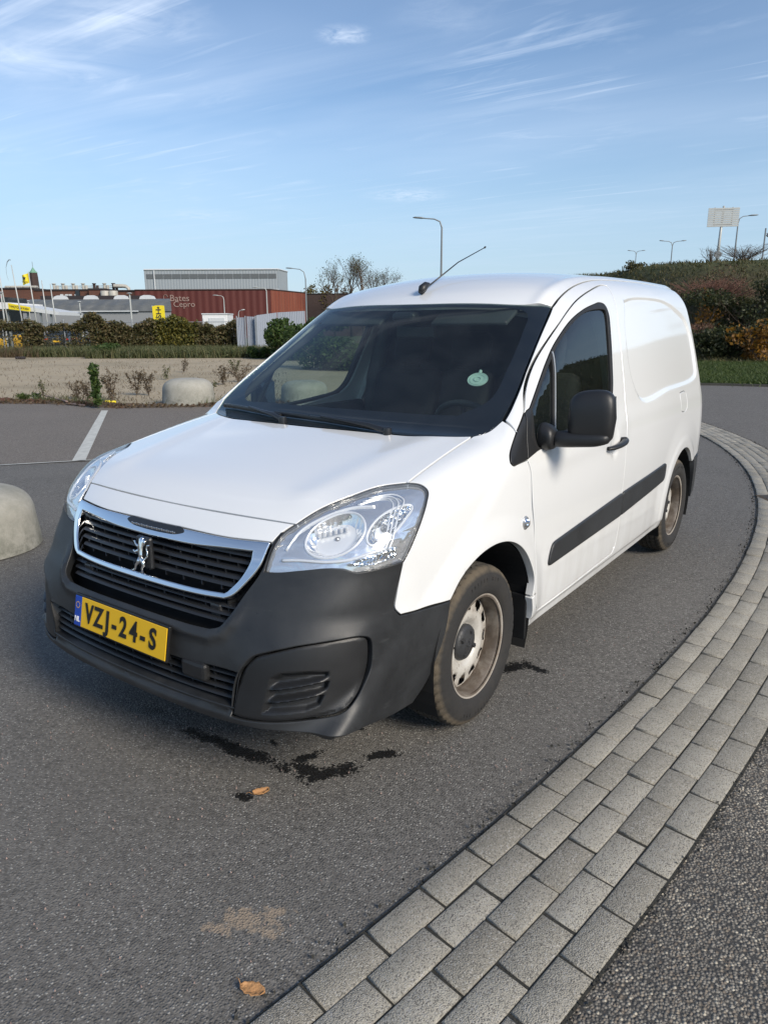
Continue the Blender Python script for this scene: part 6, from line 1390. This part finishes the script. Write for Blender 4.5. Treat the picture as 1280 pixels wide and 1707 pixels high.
def wtext(s_, px, py, size): 
    x = (px-231)*sc_; z = CAM_P[2]+(543-py)*100/1289; return text_mesh('wall_lettering', s_, size, 'faded_white', Matrix.Translation((x, -.06, z)) @ Matrix.Rotation(math.pi/2, 4, 'X'), red, .01, 1.05, .002)
wtext('Bates', 304, 495.5, 1.15); wtext('Cepro', 311, 505.5, 1.05)
m = MB(); x = (281-231)*sc_; z = CAM_P[2]+(543-494)*100/1289; m.tube([(x-.25, -.07, z-.3), (x-.25, -.07, z+.2), (x-.1, -.07, z+.33), (x+.2, -.07, z+.3), (x+.28, -.07, z+.05)], .04, 4); m.build('wall_lettering', 'faded_white', red)
gr, Lx = bld('warehouse', 'tall pale grey hall with a dark window band behind the red hall', 248.7, 468.5, 131, 11.75, 2.5, 'grey_cladding')
for o in list(gr.children): bpy.data.objects.remove(o)
inv = gr.matrix_basis.inverted(); a_ = inv @ Vector(cpx(468.5, 131)); b_ = inv @ Vector(cpx(483.5, 137)); m = MB(); ft = [(0, 0), (a_.x, 0), (b_.x, b_.y), (0, b_.y)]
m.add([(x, y, 0) for x, y in ft]+[(x, y, 11.0) for x, y in ft], [(0, 1, 5, 4), (1, 2, 6, 5), (2, 3, 7, 6), (3, 0, 4, 7)]); m.build('wall', 'grey_cladding', gr); m = MB(); m.add([(x, y, 11.0) for x, y in ft], [(0, 1, 2, 3)]); m.build('roof', 'band_grey', gr)
for (p_, q_) in ((ft[0], ft[1]), (ft[1], ft[2])): m = MB(); m.tube([(p_[0], p_[1]-.03, 11.05), (q_[0], q_[1]-.03, 11.05)], .16, 4); m.build('roof_trim', 'pale_panel', gr)
nw = 15
for i in range(nw): w_ = (a_.x-.6)/nw; m = MB(); m.box((.3+w_*(i+.5), -.03, 9.95), (w_-.10, .06, .78)); m.build('window', 'band_grey', gr)
m = MB(); m.tube([(a_.x*.075, -.12, 5.5), (a_.x*.075, -.12, 10.9)], .10, 6); m.build('downpipe', 'pale_panel', gr)
for k_, px in enumerate((264, 326, 392, 458)):
    t = thing('skylight', 'low white rooflight on the red hall, number %s from the left' % ['one', 'two', 'three', 'four'][k_], 'rooflight', cpx(px, 103, 6.25), fz); m = MB(); m.prism([(-.8, 0), (.8, 0), (.6, .22), (-.6, .22)], lambda a, b: (a, 0, b), (0, .8, 0)); m.build('dome', 'pale_panel', t)
t, Lx = bld('brown_wall', 'plain dark brown wall between the lamp post and the van roof', 508, 640, 120, 6.45, .5, 'dark_brick', 'wall')
m = MB(); m.box((Lx/2, .25, 6.5), (Lx, .7, .1)); m.build('coping', 'dark_felt', t)
# long shed with curved grey roof
A = Vector(cpx(20, 74)); shd = thing('long_shed', 'long grey shed with corrugated roof behind the hedge', 'shed', tuple(A), fz)
k2 = 74/CAM_F*.9705; Lx = (288-20)*k2; zz = lambda py, d=74: CAM_P[2]+(543-py)*d/1289
ze = zz(516.5); zr_ = zz(496.5, 80)
m = MB(); m.add([(0, 0, 0), (Lx, 0, 0), (Lx-2.1, 7, 0), (0, 7, 0), (0, 0, ze), (Lx, 0, ze), (Lx-2.1, 7, ze), (0, 7, ze)], [(0, 1, 5, 4), (1, 2, 6, 5), (2, 3, 7, 6), (3, 0, 4, 7)]); m.build('wall', 'shed_wall', shd)
rp = [(0, -.15, ze), (0, 1.0, ze+(zr_-ze)*.45), (0, 2.6, ze+(zr_-ze)*.8), (0, 5.0, zr_), (0, 7.2, zr_)]; m = MB(); m.add([(x+(-.0 if x == 0 else -.30*(p[1]+.15)), p[1], p[2]) for x in (0, Lx+.1) for i, p in enumerate(rp)], [(i, i+1, 5+i+1, 5+i) for i in range(4)]); o = m.build('roof', 'shed_roof', shd)
m = MB(); m.add([(Lx+.02-.30*(p[1]+.15), p[1], p[2]) for i, p in enumerate(rp)]+[(Lx+.02-.30*(p[1]+.15), p[1], ze-.02) for p in rp], [(i, i+1, 5+i+1, 5+i) for i in range(4)]); m.build('gable', 'shed_wall', shd)
m = MB(); m.box(((136-20)*k2, 5.2, zr_+.10), ((238-44)*k2*1.0, 1.2, .45)); m.build('ridge_band', 'dark_felt', shd)
m = MB(); m.box((Lx-4.6*1.5, -.20, ze+.02), (7.5, .08, .10)); m.build('gutter', 'pale_panel', shd)
for k_, px in enumerate((73, 124, 175, 218)): m = MB(); m.prism([(-.8, 0), (.8, 0), (.65, .28), (.3, .4), (-.3, .4), (-.65, .28)], lambda a, b, X=(px-20)*k2*1.04: (X+a, 4.4, zr_-.05+b), (0, .6, 0)); m.build('roof_vent', 'pale_panel', shd)
# brick factory with pipework and round tower
A = Vector(cpx(-30, 135)); k3 = 135/CAM_F*.9705; z3_ = lambda py, d=135: CAM_P[2]+(543-py)*d/1289; fac_ = thing('brick_factory', 'old brown brick factory with pipes along its roof', 'factory', tuple(A), fz); X3 = lambda px: (px+30)*k3
for (p0, p1, py, yy) in ((-30, 62, 479, 0), (62, 158, 481.5, .6), (157, 183, 481, -.6), (183, 232, 483, .9)): m = MB(); zt_ = z3_(py); m.box(((X3(p0)+X3(p1))/2, 6+yy, zt_/2), (X3(p1)-X3(p0), 12, zt_)); m.build('wall', 'old_brick', fac_); m = MB(); m.box(((X3(p0)+X3(p1))/2, 6+yy, zt_+.1), (X3(p1)-X3(p0)+.2, 12.3, .25)); m.build('parapet', 'dark_felt', fac_)
for px in (108, 116, 122, 132): m = MB(); m.box((X3(px), .5, z3_(492)), (.5, .3, .9)); m.build('window', 'pale_panel', fac_)
m = MB(); m.box((X3(135), .45, z3_(489)), (.7, .4, 1.5)); m.build('door', 'dark_window', fac_)
for px in (10, 20, 31, 42, 54): m = MB(); m.box((X3(px), 3, z3_(476.5)), (.9, 1, .9), bev=.1); m.box((X3(px), 3, z3_(474.5)), (1.1, 1.1, .12)); m.build('roof_duct', 'silo_metal', fac_)
for px in (93, 108, 125, 141.5, 160, 177, 192): m = MB(); m.tube([(X3(px)-.25, 2, z3_(481)), (X3(px)-.25, 2, z3_(471))], .24, 8); m.tube([(X3(px)+.3, 2, z3_(481)), (X3(px)+.3, 2, z3_(472.5))], .26, 8); m.lathe([(.30, z3_(471)), (.40, z3_(471)+.1), (.30, z3_(471)+.2)], 10, 'Z', (X3(px)-.25, 2, 0)); m.build('roof_pipe', 'silo_metal' if px not in (160, 192) else 'dark_brick', fac_)
for zz_ in (473.5, 476.5): m = MB(); m.tube([(X3(93), 2.2, z3_(zz_)), (X3(205), 2.2, z3_(zz_))], .07, 6); m.build('roof_rail', 'silo_metal', fac_)
m = MB(); m.tube([(X3(192), 1.5, z3_(474)), (X3(206), 1.5, z3_(474)), (X3(212), 1.5, z3_(475)), (X3(216), 1.5, z3_(478)), (X3(217.5), 1.5, z3_(497))], .33, 8, False); m.build('roof_pipe', 'silo_metal', fac_, smooth=True)
for px, mt_ in ((184.5, 'silo_metal'), (198, 'silo_metal')): m = MB(); m.lathe([(.01, z3_(482.5)), (.72, z3_(483)), (.78, z3_(484)), (.78, z3_(500))], 20, 'Z', (X3(px), -.9, 0)); m.build('silo', mt_, fac_, smooth=True)
tw = thing('clock_tower', 'slim dark octagonal tower with a green copper spire', 'tower', cpx(67.5, 175), fz)
zt5 = lambda py: CAM_P[2]+(543-py)*175/1289
m = MB(); m.lathe([(1.12, 0), (1.05, zt5(481)), (.95, zt5(461)), (.97, zt5(461)+.02), (.88, zt5(453))], 8, 'Z'); m.build('shaft', 'dark_brick', tw); m = MB(); m.lathe([(.95, zt5(453)), (.92, zt5(453)+.1), (.5, zt5(449)), (.02, zt5(443.3))], 8, 'Z'); m.build('spire', 'copper_green', tw); m = MB(); m.tube([(0, 0, zt5(444)), (0, 0, zt5(435))], .05, 5); m.build('rod', 'pole_grey', tw)
# filling station roof, signs, flags at the far left
kc = 62/CAM_F*.9705; zc6 = lambda py: CAM_P[2]+(543-py)*62/1289
cn = thing('filling_station', 'flat white station canopy with a yellow fascia sign', 'filling station', cpx(-40, 62), fz); Xc = lambda px: (px+40)*kc
m = MB(); m.prism([(Xc(-40), zc6(511.5)), (Xc(22), zc6(511.5)), (Xc(22), zc6(501)), (Xc(-40), zc6(499))], lambda a, b: (a, 0, b), (0, 6, 0)); m.build('canopy', 'white_metal', cn)
m = MB(); m.prism([(Xc(20), zc6(513)), (Xc(55), zc6(516)), (Xc(98), zc6(522)), (Xc(98), zc6(516.5)), (Xc(54), zc6(509)), (Xc(20), zc6(503))], lambda a, b: (a, .3, b), (0, 5, 0)); m.build('canopy_wing', 'pale_panel', cn)
m = MB(); m.prism([(Xc(20), zc6(511.8)), (Xc(54), zc6(516)), (Xc(54), zc6(508.5)), (Xc(20), zc6(502))], lambda a, b: (a, -.05, b), (0, .2, 0)); m.build('fascia_sign', 'sign_yellow', cn)
text_mesh('fascia_lettering', 'TANQYOU & WASH', .26, 'navy', Matrix.Translation((Xc(37.3), -.07, zc6(509.6))) @ Matrix.Rotation(-.175*-1*-1, 4, 'Y').inverted() @ Matrix.Rotation(math.pi/2, 4, 'X'), cn, .005, .68)
for px in (12, 44.5, 66, 83): m = MB(); m.box((Xc(px), .6, zc6(516)/2), (.14, .14, zc6(516))); m.build('column', 'pole_grey', cn)
m = MB(); m.prism([(Xc(-40), 0), (Xc(11), 0), (Xc(11), zc6(513)), (Xc(-40), zc6(513))], lambda a, b: (a, 3, b), (0, .2, 0)); m.build('glass_front', 'dark_window', cn)
m = MB(); m.prism([(Xc(-40), zc6(499)), (Xc(9.5), zc6(500.5)), (Xc(9.5), zc6(491.5)), (Xc(-40), zc6(489))], lambda a, b: (a, .4, b), (0, 4, 0)); m.build('upper_storey', 'dark_window', cn)
t = thing('price_sign', 'red and white slanted sign panel at the left photo edge', 'sign', cpx(-8, 60), fz); z6 = lambda py: CAM_P[2]+(543-py)*60/1289; kx = 60/CAM_F*.9705
m = MB(); m.prism([(-10*kx, z6(492)), (15.5*kx, z6(493)), (8*kx, z6(469)), (-10*kx, z6(455))], lambda a, b: (a, 0, b), (0, .15, 0)); m.build('panel', 'sign_red', t); m = MB(); m.prism([(0*kx, z6(490.5)), (15*kx, z6(492)), (13*kx, z6(484)), (0*kx, z6(482))], lambda a, b: (a, -.01, b), (0, .02, 0)); m.build('lower_panel', 'faded_white', t); m = MB(); m.tube([(-2*kx, .2, 0), (-2*kx, .2, z6(470))], .08, 8); m.build('post', 'pole_grey', t)
def star(m, f_, cx, cz, r, d_=(0, -.01, 0)):
    m.prism([(cx+(r if i % 2 == 0 else r*.42)*math.sin(i*math.pi/5), cz+(r if i % 2 == 0 else r*.42)*math.cos(i*math.pi/5)) for i in range(10)], f_, d_)
def flagpole(px, ytop, label, d=58, fl_=None, lean=0., mat='pale_pole'):
    kz = lambda py: CAM_P[2]+(543-py)*d/1289; k = d/CAM_F*.9705; t = thing('flagpole', label, 'flagpole', cpx(px, d), fz, None)
    m = MB(); m.tube([(lean, 0, 0), (lean*.4, 0, kz(ytop)*.6), (0, 0, kz(ytop))], [.06, .05, .03], 8); m.build('pole', mat, t, smooth=True)
    if fl_:
        w_, h_, y0, sl2 = fl_; m = MB(); nx, nz = 12, 5; W_ = w_*k; H_ = h_*k; V = []
        for i in range(nx+1):
            for j in range(nz+1): a = i/nx; V.append((-a*W_, .10*math.sin(a*7+j*.3)*a, kz(y0)-H_*j/nz-sl2*k*a))
        F = [(i*(nz+1)+j, (i+1)*(nz+1)+j, (i+1)*(nz+1)+j+1, i*(nz+1)+j+1) for i in range(nx) for j in range(nz)]
        fg = npmesh('flag', V, F, 'sign_yellow', t, smooth=True); m = MB(); star(m, lambda a, b: (a, -.14, b), -W_*.55, kz(y0)-H_*.40-sl2*k*.5, H_*.22); m.build('flag_star', 'navy', fg)
        text_mesh('flag_lettering', 'TANQ', H_*.26, 'navy', Matrix.Translation((-W_*.5, -.14, kz(y0)-H_*.80-sl2*k*.5)) @ Matrix.Rotation(math.pi/2, 4, 'X'), fg, .004, .9)
    return t
flagpole(9.5, 425, 'flagpole with yellow star flag cut by the left photo edge', fl_=(22, 23, 428, 2), lean=.4)
flagpole(59.5, 451, 'flagpole with yellow star flag beside the green spire', fl_=(12, 15.5, 453, 4), lean=.25)
flagpole(79.5, 465, 'bare flagpole, middle one right of the tower', lean=.12); flagpole(93, 471, 'bare flagpole nearest the shed roof, right of its twin', lean=.15)
t = flagpole(33, 440, 'leaning pole with a bent beach flag rod at its top', lean=.45); m = MB(); kz = lambda py: CAM_P[2]+(543-py)*58/CAM_F; kk_ = 58/CAM_F
m.tube([(0, 0, kz(439)), (-.12, 0, kz(438.6)), (-.28, 0, kz(442)), (-.42, 0, kz(450)), (-.45, 0, kz(460)), (-.36, 0, kz(470))], [.035, .035, .03, .012, .01, .008], 6); m.build('bent_rod', 'pole_grey', t)
def yard_lamp(px, ytop, d, label, y0=545):
    kz = lambda py: CAM_P[2]+(543-py)*d/1289; t = thing('yard_lamp', label, 'lamp', cpx(px, d), fz); m = MB(); m.tube([(0, 0, 0), (0, 0, kz(ytop+2))], .055, 8); m.build('pole', 'pale_pole', t); m = MB(); m.lathe([(.02, kz(ytop)), (.12, kz(ytop)-.02), (.2, kz(ytop+1.6)), (.05, kz(ytop+2.2))], 12, 'Z'); m.build('lamp_head', 'pale_pole', t)
yard_lamp(222, 485.5, 50, 'slim yard lamp before the shed roof, right of the middle'); yard_lamp(10, 483, 56, 'grey yard lamp post in front of the station canopy'); yard_lamp(138, 518, 48, 'short post with a round head rising from the hedge gap'); yard_lamp(53, 497.5, 70, 'small roof lamp left on the shed'); yard_lamp(138, 499, 70, 'small roof lamp in the middle of the shed')
bn = thing('upright_sign', 'yellow upright sign with black star and letters above the hedge', 'sign', cpx(268, 47), fz); z4_ = lambda py: CAM_P[2]+(543-py)*47/1289; k4 = 47/CAM_F*.9705
m = MB(); m.prism([(-10*k4, z4_(560)), (10*k4, z4_(560)), (9.4*k4, z4_(507.5)), (5*k4, z4_(506.8)), (-5*k4, z4_(507)), (-10.5*k4, z4_(508.5))], lambda a, b: (a, 0, b), (0, .05, 0)); m.build('panel', 'sign_yellow', bn)
m = MB(); star(m, lambda a, b: (a, -.01, b), -.01, z4_(510.6), .095); m.box((-.01, -.008, z4_(513.6)), (.012, .01, .10)); m.build('star', 'navy', bn)
text_mesh('sign_lettering', 'WASH', .44, 'navy', Matrix.Translation((0, -.012, z4_(532))) @ Matrix.Rotation(math.pi/2, 4, 'X') @ Matrix.Rotation(math.pi/2, 4, 'Z'), bn, .004, 1.12, .008)
m = MB(); m.tube([(-.42, .1, 0), (-.42, .1, z4_(507))], .03, 6); m.build('post', 'pale_pole', bn)
# ------------------------------------------------------------------ trees far behind the roof
def bare_tree(px, d, ytop, wpx, label, nleaf, seed, ybase=None):
    rg = np.random.default_rng(seed); h = CAM_P[2]+(543-ytop)*d/1289; wd = wpx*d/CAM_F*.5; t = thing('bare_tree', label, 'tree', cpx(px, d)); tr = MB(); cr = []; tw_ = MB()
    tr.tube([(0, 0, 0), (.05, 0, h*.25), (0, .05, h*.48)], [.22, .17, .12], 7)
    def grow(p, dr, L_, r, lev):
        q = p+dr*L_; mid_ = (p+q)/2+Vector(rg.normal(size=3)*L_*.06); tw_.tube([tuple(p), tuple(mid_), tuple(q)], [r, r*.8, r*.55], 5 if lev < 2 else 3, False)
        if lev >= 4:
            for _ in range(nleaf): cr.append(tuple(q+Vector(rg.normal(size=3)*.28)))
            return
        for _ in range(3 if lev < 3 else 3):
            nd = (dr+Vector(rg.normal(size=3)*.42)+Vector((0, 0, .16))).normalized(); grow(mid_+(q-mid_)*rg.random(), nd, L_*rg.uniform(.55, .8), r*.55, lev+1)
    for _ in range(6):
        a = rg.random()*6.28; e = rg.uniform(.25, .85); dr = Vector((math.cos(a)*e*wd/(h*.32), math.sin(a)*e*wd/(h*.32), 1)).normalized(); grow(Vector((0, 0, h*rg.uniform(.36, .48))), dr, h*.21, .075, 0)
    tr.build('trunk', 'bark', t, smooth=True); tw_.build('branches', 'twig', t); leaves('foliage', np.array(cr)[::2], .11, 'leaf_weed', t)
bare_tree(560, 108, 424, 52, 'thin autumn tree, leftmost and widest of the bare trees', 2, 1); bare_tree(587, 112, 415, 30, 'tallest slim autumn tree of the bare group', 2, 5); bare_tree(607, 110, 421, 34, 'autumn tree just right of the tallest one', 2, 8); bare_tree(640, 116, 436, 44, 'low wide nearly leafless tree closest to the van roof', 1, 13); bare_tree(622, 122, 440, 30, 'small bare tree between the two right-hand trees', 1, 21)
shrub('olive_bush', 'olive yellow bush above the brown wall beside the curved lamp', 'shrub', cpx(525, 122), (2.3, 1.5, 4.0), 3000, 'leaf_olive', .22, 'twig', 24)
shrub('olive_bush', 'brownish shrubs at the foot of the bare trees', 'shrub', cpx(572, 124), (3.0, 1.5, 3.9), 3000, 'leaf_dry', .22, 'twig', 24)
# ------------------------------------------------------------------ concrete blocks
def block(c, label, rz, seed):
    rg = np.random.default_rng(seed); n, k = 72, 26; V = []
    for j in range(k+1):
        t = j/k; 
        if t < .45: z = .25*t/.45; r = .495-.022*t/.45
        else: a = (t-.45)/.55*math.pi/2; z = .25+.235*math.sin(a)**.9; r = .473*math.cos(a)**.52 if j < k else .004
        for i in range(n):
            b = 2*math.pi*i/n; w_ = 1+.006*math.sin(3*b+1)+.004*math.sin(7*b+j*.3); V.append((r*w_*math.cos(b), r*w_*math.sin(b)*.93, z-.004))
    F = [(j*n+i, j*n+(i+1) % n, (j+1)*n+(i+1) % n, (j+1)*n+i) for j in range(k) for i in range(n)]
    o = npmesh('concrete_block', V, F, 'concrete_block', smooth=True); o.location = c; o.rotation_euler = (0, 0, rz); o.scale = (1.06, 1.06, 1.06) if seed == 1 else (1, 1, .90); tag(o, label, 'bollard', 'rounded concrete blocks round the lot'); return o
block((-9.70, 8.27, 0), 'far rounded concrete block on the dirt edge beside the weeds', fz, 1)
p = gpx(70, 915); block((p[0]-RH[0]*.555+FH[0]*.03, p[1]-RH[1]*.555+FH[1]*.03, 0), 'near rounded concrete block at the left photo edge beside the bumper', fz+.4, 2)
block(cl(-1.62, 15.0), 'third rounded concrete block, seen through the windscreen and the passenger window', fz+.2, 3)
shrub('green_bush', 'broad green bushes behind the van, seen through the windscreen', 'shrub', cpx(575, 27), (2.0, 1.3, .85), 12000, 'leaf_green', .085)
# ------------------------------------------------------------------ dirt edge, litter and weeds
E_ = crom([(-24, .95, 0), (-16, 4.6, 0), (-13.3, 6.1, 0), (-12, 6.75, 0), (-10.3, 7.0, 0), (-9.5, 7.65, 0), (-8.4, 8.7, 0), (-7.0, 10.9, 0)], .12); nrm = np.gradient(E_[:, :2], axis=0); nrm /= np.linalg.norm(nrm, axis=1)[:, None]; nrm = np.c_[-nrm[:, 1], nrm[:, 0]]
V = []; k = 9
for i in range(len(E_)):
    for j in range(k): t = j/(k-1); w_ = (-.10+.85*t)*(1+.2*math.sin(i*.7)); V.append((E_[i, 0]+nrm[i, 0]*w_, E_[i, 1]+nrm[i, 1]*w_, -.02+.055*math.sin(math.pi*min(1, t*1.05))*(1+.3*RNG.normal())))
tag(npmesh('dirt_edge', V, [(i*k+j, (i+1)*k+j, (i+1)*k+j+1, i*k+j+1) for i in range(len(E_)-1) for j in range(k-1)], 'dirt_edge', smooth=True), kind='structure')
P = []
for _ in range(5200):
    i = RNG.integers(len(E_)); w_ = RNG.normal()*.16+.15; P.append((E_[i, 0]+nrm[i, 0]*w_, E_[i, 1]+nrm[i, 1]*w_, .01+.04*RNG.random()))
tag(leaves('leaf_litter', P[:2600], .035, 'leaf_redbrown'), kind='stuff'); tag(leaves('dry_litter', P[2600:], .035, 'leaf_dry'), kind='stuff')
P = []
for _ in range(5200):
    i = RNG.integers(len(E_)); 
    if RNG.random() > .15+.85*(math.sin(i*.23) > .1) or (E_[i, 0] > -12.3 and RNG.random() < .6): continue
    w_ = abs(RNG.normal())*.30+.12; P.append((E_[i, 0]+nrm[i, 0]*w_, E_[i, 1]+nrm[i, 1]*w_, 0))
tag(blades('edge_grass', P, .13, 'leaf_weed', w=.012, lean=.6), kind='stuff')
P = []
for _ in range(7000):
    q = gpx(RNG.uniform(-20, 480), RNG.uniform(590, 672)); 
    if RNG.random() < .25+.75*(math.sin(q[0]*.9)*math.sin(q[1]*1.1) > .35): P.append((q[0], q[1], -.01))
tag(blades('sparse_grass', P[:3500], .07, 'leaf_dry', w=.012, lean=.7), kind='stuff')
def weed(px, py, h, w_, n, mats, label, name='weed_plant', leafn=160, leafs=.03, seed=0, col='twig'):
    p = gpx(px, py); t = thing(name, label, 'weed', (p[0], p[1], -.01)); m = MB(); L_ = []
    for _ in range(n):
        a = RNG.random()*6.28; e = RNG.random()**.6*w_; tip = Vector((math.cos(a)*e, math.sin(a)*e, h*RNG.uniform(.65, 1))); midp = tip*.5+Vector((0, 0, .08*h)); m.tube([(0, 0, 0), tuple(midp), tuple(tip)], [.006, .0045, .0025], 4, False)
        for _k in range(int(leafn/n)):
            s_ = RNG.uniform(.12, 1.); c_ = (midp*(s_/.5) if s_ < .5 else midp+(tip-midp)*((s_-.5)/.5)); off = Vector(RNG.normal(size=3))*.035*(1.2-s_*.6); L_.append(tuple(c_+off))
            if RNG.random() < .3: m.tube([tuple(c_), tuple(c_+off*1.6)], [.003, .0015], 3, False)
    m.build('stems', col, t); leaves('foliage', np.array(L_), leafs, mats, t, aspect=2.2)
weed(164, 680, .92, .085, 8, 'leaf_green', 'tall bright green weed by the end of the white bay line', leafn=720, leafs=.040, col='leaf_green')
W_ = [(188, 668, .70, .28, 9, 'dry branching weed directly right of the tall green weed', 320), (150, 668, .45, .20, 7, 'short dry weed left of the tall green weed', 180), (128, 664, .40, .22, 8, 'dry brown weed with thin stems left of the green weed', 220), (73, 664, .50, .12, 4, 'thin dark weed standing alone at the left of the lot edge', 90), (228, 658, .62, .25, 8, 'dry seed-headed weed between the green weed and the block', 260), (248, 658, .58, .25, 8, 'dry seed-headed weed just left of the far block', 240),
      (277, 632, .45, .15, 5, 'dark weed behind the left side of the far block', 120), (306, 620, .45, .22, 7, 'dry tuft on the gravel behind the far block', 160), (372, 640, .60, .35, 9, 'dry weed right of the far block', 300), (400, 636, .55, .40, 9, 'broad dry weed under the van bonnet line', 300), (352, 665, .40, .16, 6, 'weed growing against the right side of the far block', 160), (392, 622, .50, .35, 8, 'grey green weed on the gravel beyond the bonnet', 260)]
for px, py, h, w_, n, lab, ln in W_: weed(px, py, h, w_, n, 'leaf_dry' if 'dry' in lab else 'leaf_weed', lab, leafn=ln, leafs=.026)
weed(40, 668, .16, .20, 14, 'leaf_grass', 'low green tuft at the left lot edge', leafn=300, leafs=.03, col='leaf_green'); weed(62, 664, .10, .10, 8, 'leaf_green', 'small green tuft below the thin dark weed', leafn=120, leafs=.03, col='leaf_green')
for i, (px, py, s_, mt, lab, nm) in enumerate([(183, 671, .09, 'sign_yellow', 'orange yellow lump of litter beside the green weed', 'litter_lump'), (147, 668, .11, 'faded_white', 'pale crumpled rubble lump left of the green weed', 'rubble_lump'), (35, 598, .22, 'dark_felt', 'small dark heap on the gravel', 'soil_heap')]):
    p = gpx(px, py); m = MB(); rg = np.random.default_rng(i+3)
    for _ in range(4): m.box((p[0]+rg.normal()*s_*.4, p[1]+rg.normal()*s_*.4, s_*.22), (s_, s_*.8, s_*.6), rz=rg.random()*3, bev=s_*.22)
    o = m.build(nm, mt, smooth=False); tag(o, lab, nm.split('_')[0])
a = gpx(62, 659); b = gpx(112, 673); m = MB(); m.box(((a[0]+b[0])/2, (a[1]+b[1])/2, .05), (math.hypot(a[0]-b[0], a[1]-b[1]), .05, .02), rz=math.atan2(b[1]-a[1], b[0]-a[0])); tag(m.build('plank', 'faded_white'), 'weathered pale plank lying across the dirt edge', 'plank')
a = gpx(115, 674); b = gpx(138, 678); m = MB(); m.box(((a[0]+b[0])/2, (a[1]+b[1])/2, .03), (math.hypot(a[0]-b[0], a[1]-b[1]), .04, .015), rz=math.atan2(b[1]-a[1], b[0]-a[0])+.1); tag(m.build('plank', 'faded_white'), 'short red and white stick beside the longer plank', 'plank')
def fallen(px, py, s_, lab, rz, seed, curl=.35):
    p = gpx(px, py); n = 10; rg = np.random.default_rng(seed); V = []; F = []
    for i in range(n+1):
        for j in range(7):
            t = i/n*2-1; w_ = (1-t*t)**.6*(.72+.1*math.sin(i*2.3)); v = (j/6*2-1); V.append((t*s_, v*w_*s_*.75, .004+s_*curl*(v*v*.8+.3*t*t)+rg.normal()*s_*.03))
    F = [(i*7+j, (i+1)*7+j, (i+1)*7+j+1, i*7+j+1) for i in range(n) for j in range(6)]
    t_ = thing('fallen_leaf', lab, 'leaf', (p[0], p[1], 0), rz); o = npmesh('blade', V, F, 'fallen_leaf', t_, smooth=True); so = o.modifiers.new('thick', 'SOLIDIFY'); so.thickness = .0012
    m = MB(); m.tube([(-s_*.95, 0, .008), (-s_*1.3, .01, .012), (-s_*1.6, .016, .006)], [.0014, .001, .001], 5); m.build('stalk', 'fallen_leaf', t_)
fallen(435, 1325, .028, 'dry curled tan leaf on the asphalt in front of the bumper', 1.0, 1, .5); fallen(421, 1653, .032, 'round brown leaf near the bottom beside the brick strip', .3, 4, .18)
rg = np.random.default_rng(5)
t = thing('drain_cover', 'rusty drain grating in the far asphalt outside the brick strip', 'drain', (*gpx(1300, 832)[:2], 0.0), fz); m = MB(); m.box((0, 0, .001), (.3, .3, .006)); m.build('frame', 'dirt_edge', t)
m = MB()
for i in range(5): m.box((0, -.10+.05*i, .005), (.24, .018, .004))
m.build('grating', 'hub_plastic', t)
for sx_, lab in ((0, 0),):
    r2 = sg.copy(); COL.objects.link(r2); ku = int(np.argmin(np.linalg.norm(BK_[:, 0, :2]-np.array(cl(22, 24.5)[:2]), axis=1))); r2.location = tuple(BK_[ku, 20]-np.array((0, 0, .1))); r2.rotation_euler = (0, 0, fz-.9); r2['label'] = 'road sign on the higher bank beyond the right edge, mirrored in the door window'
    for ch_ in sg.children: c_ = ch_.copy(); COL.objects.link(c_); c_.parent = r2
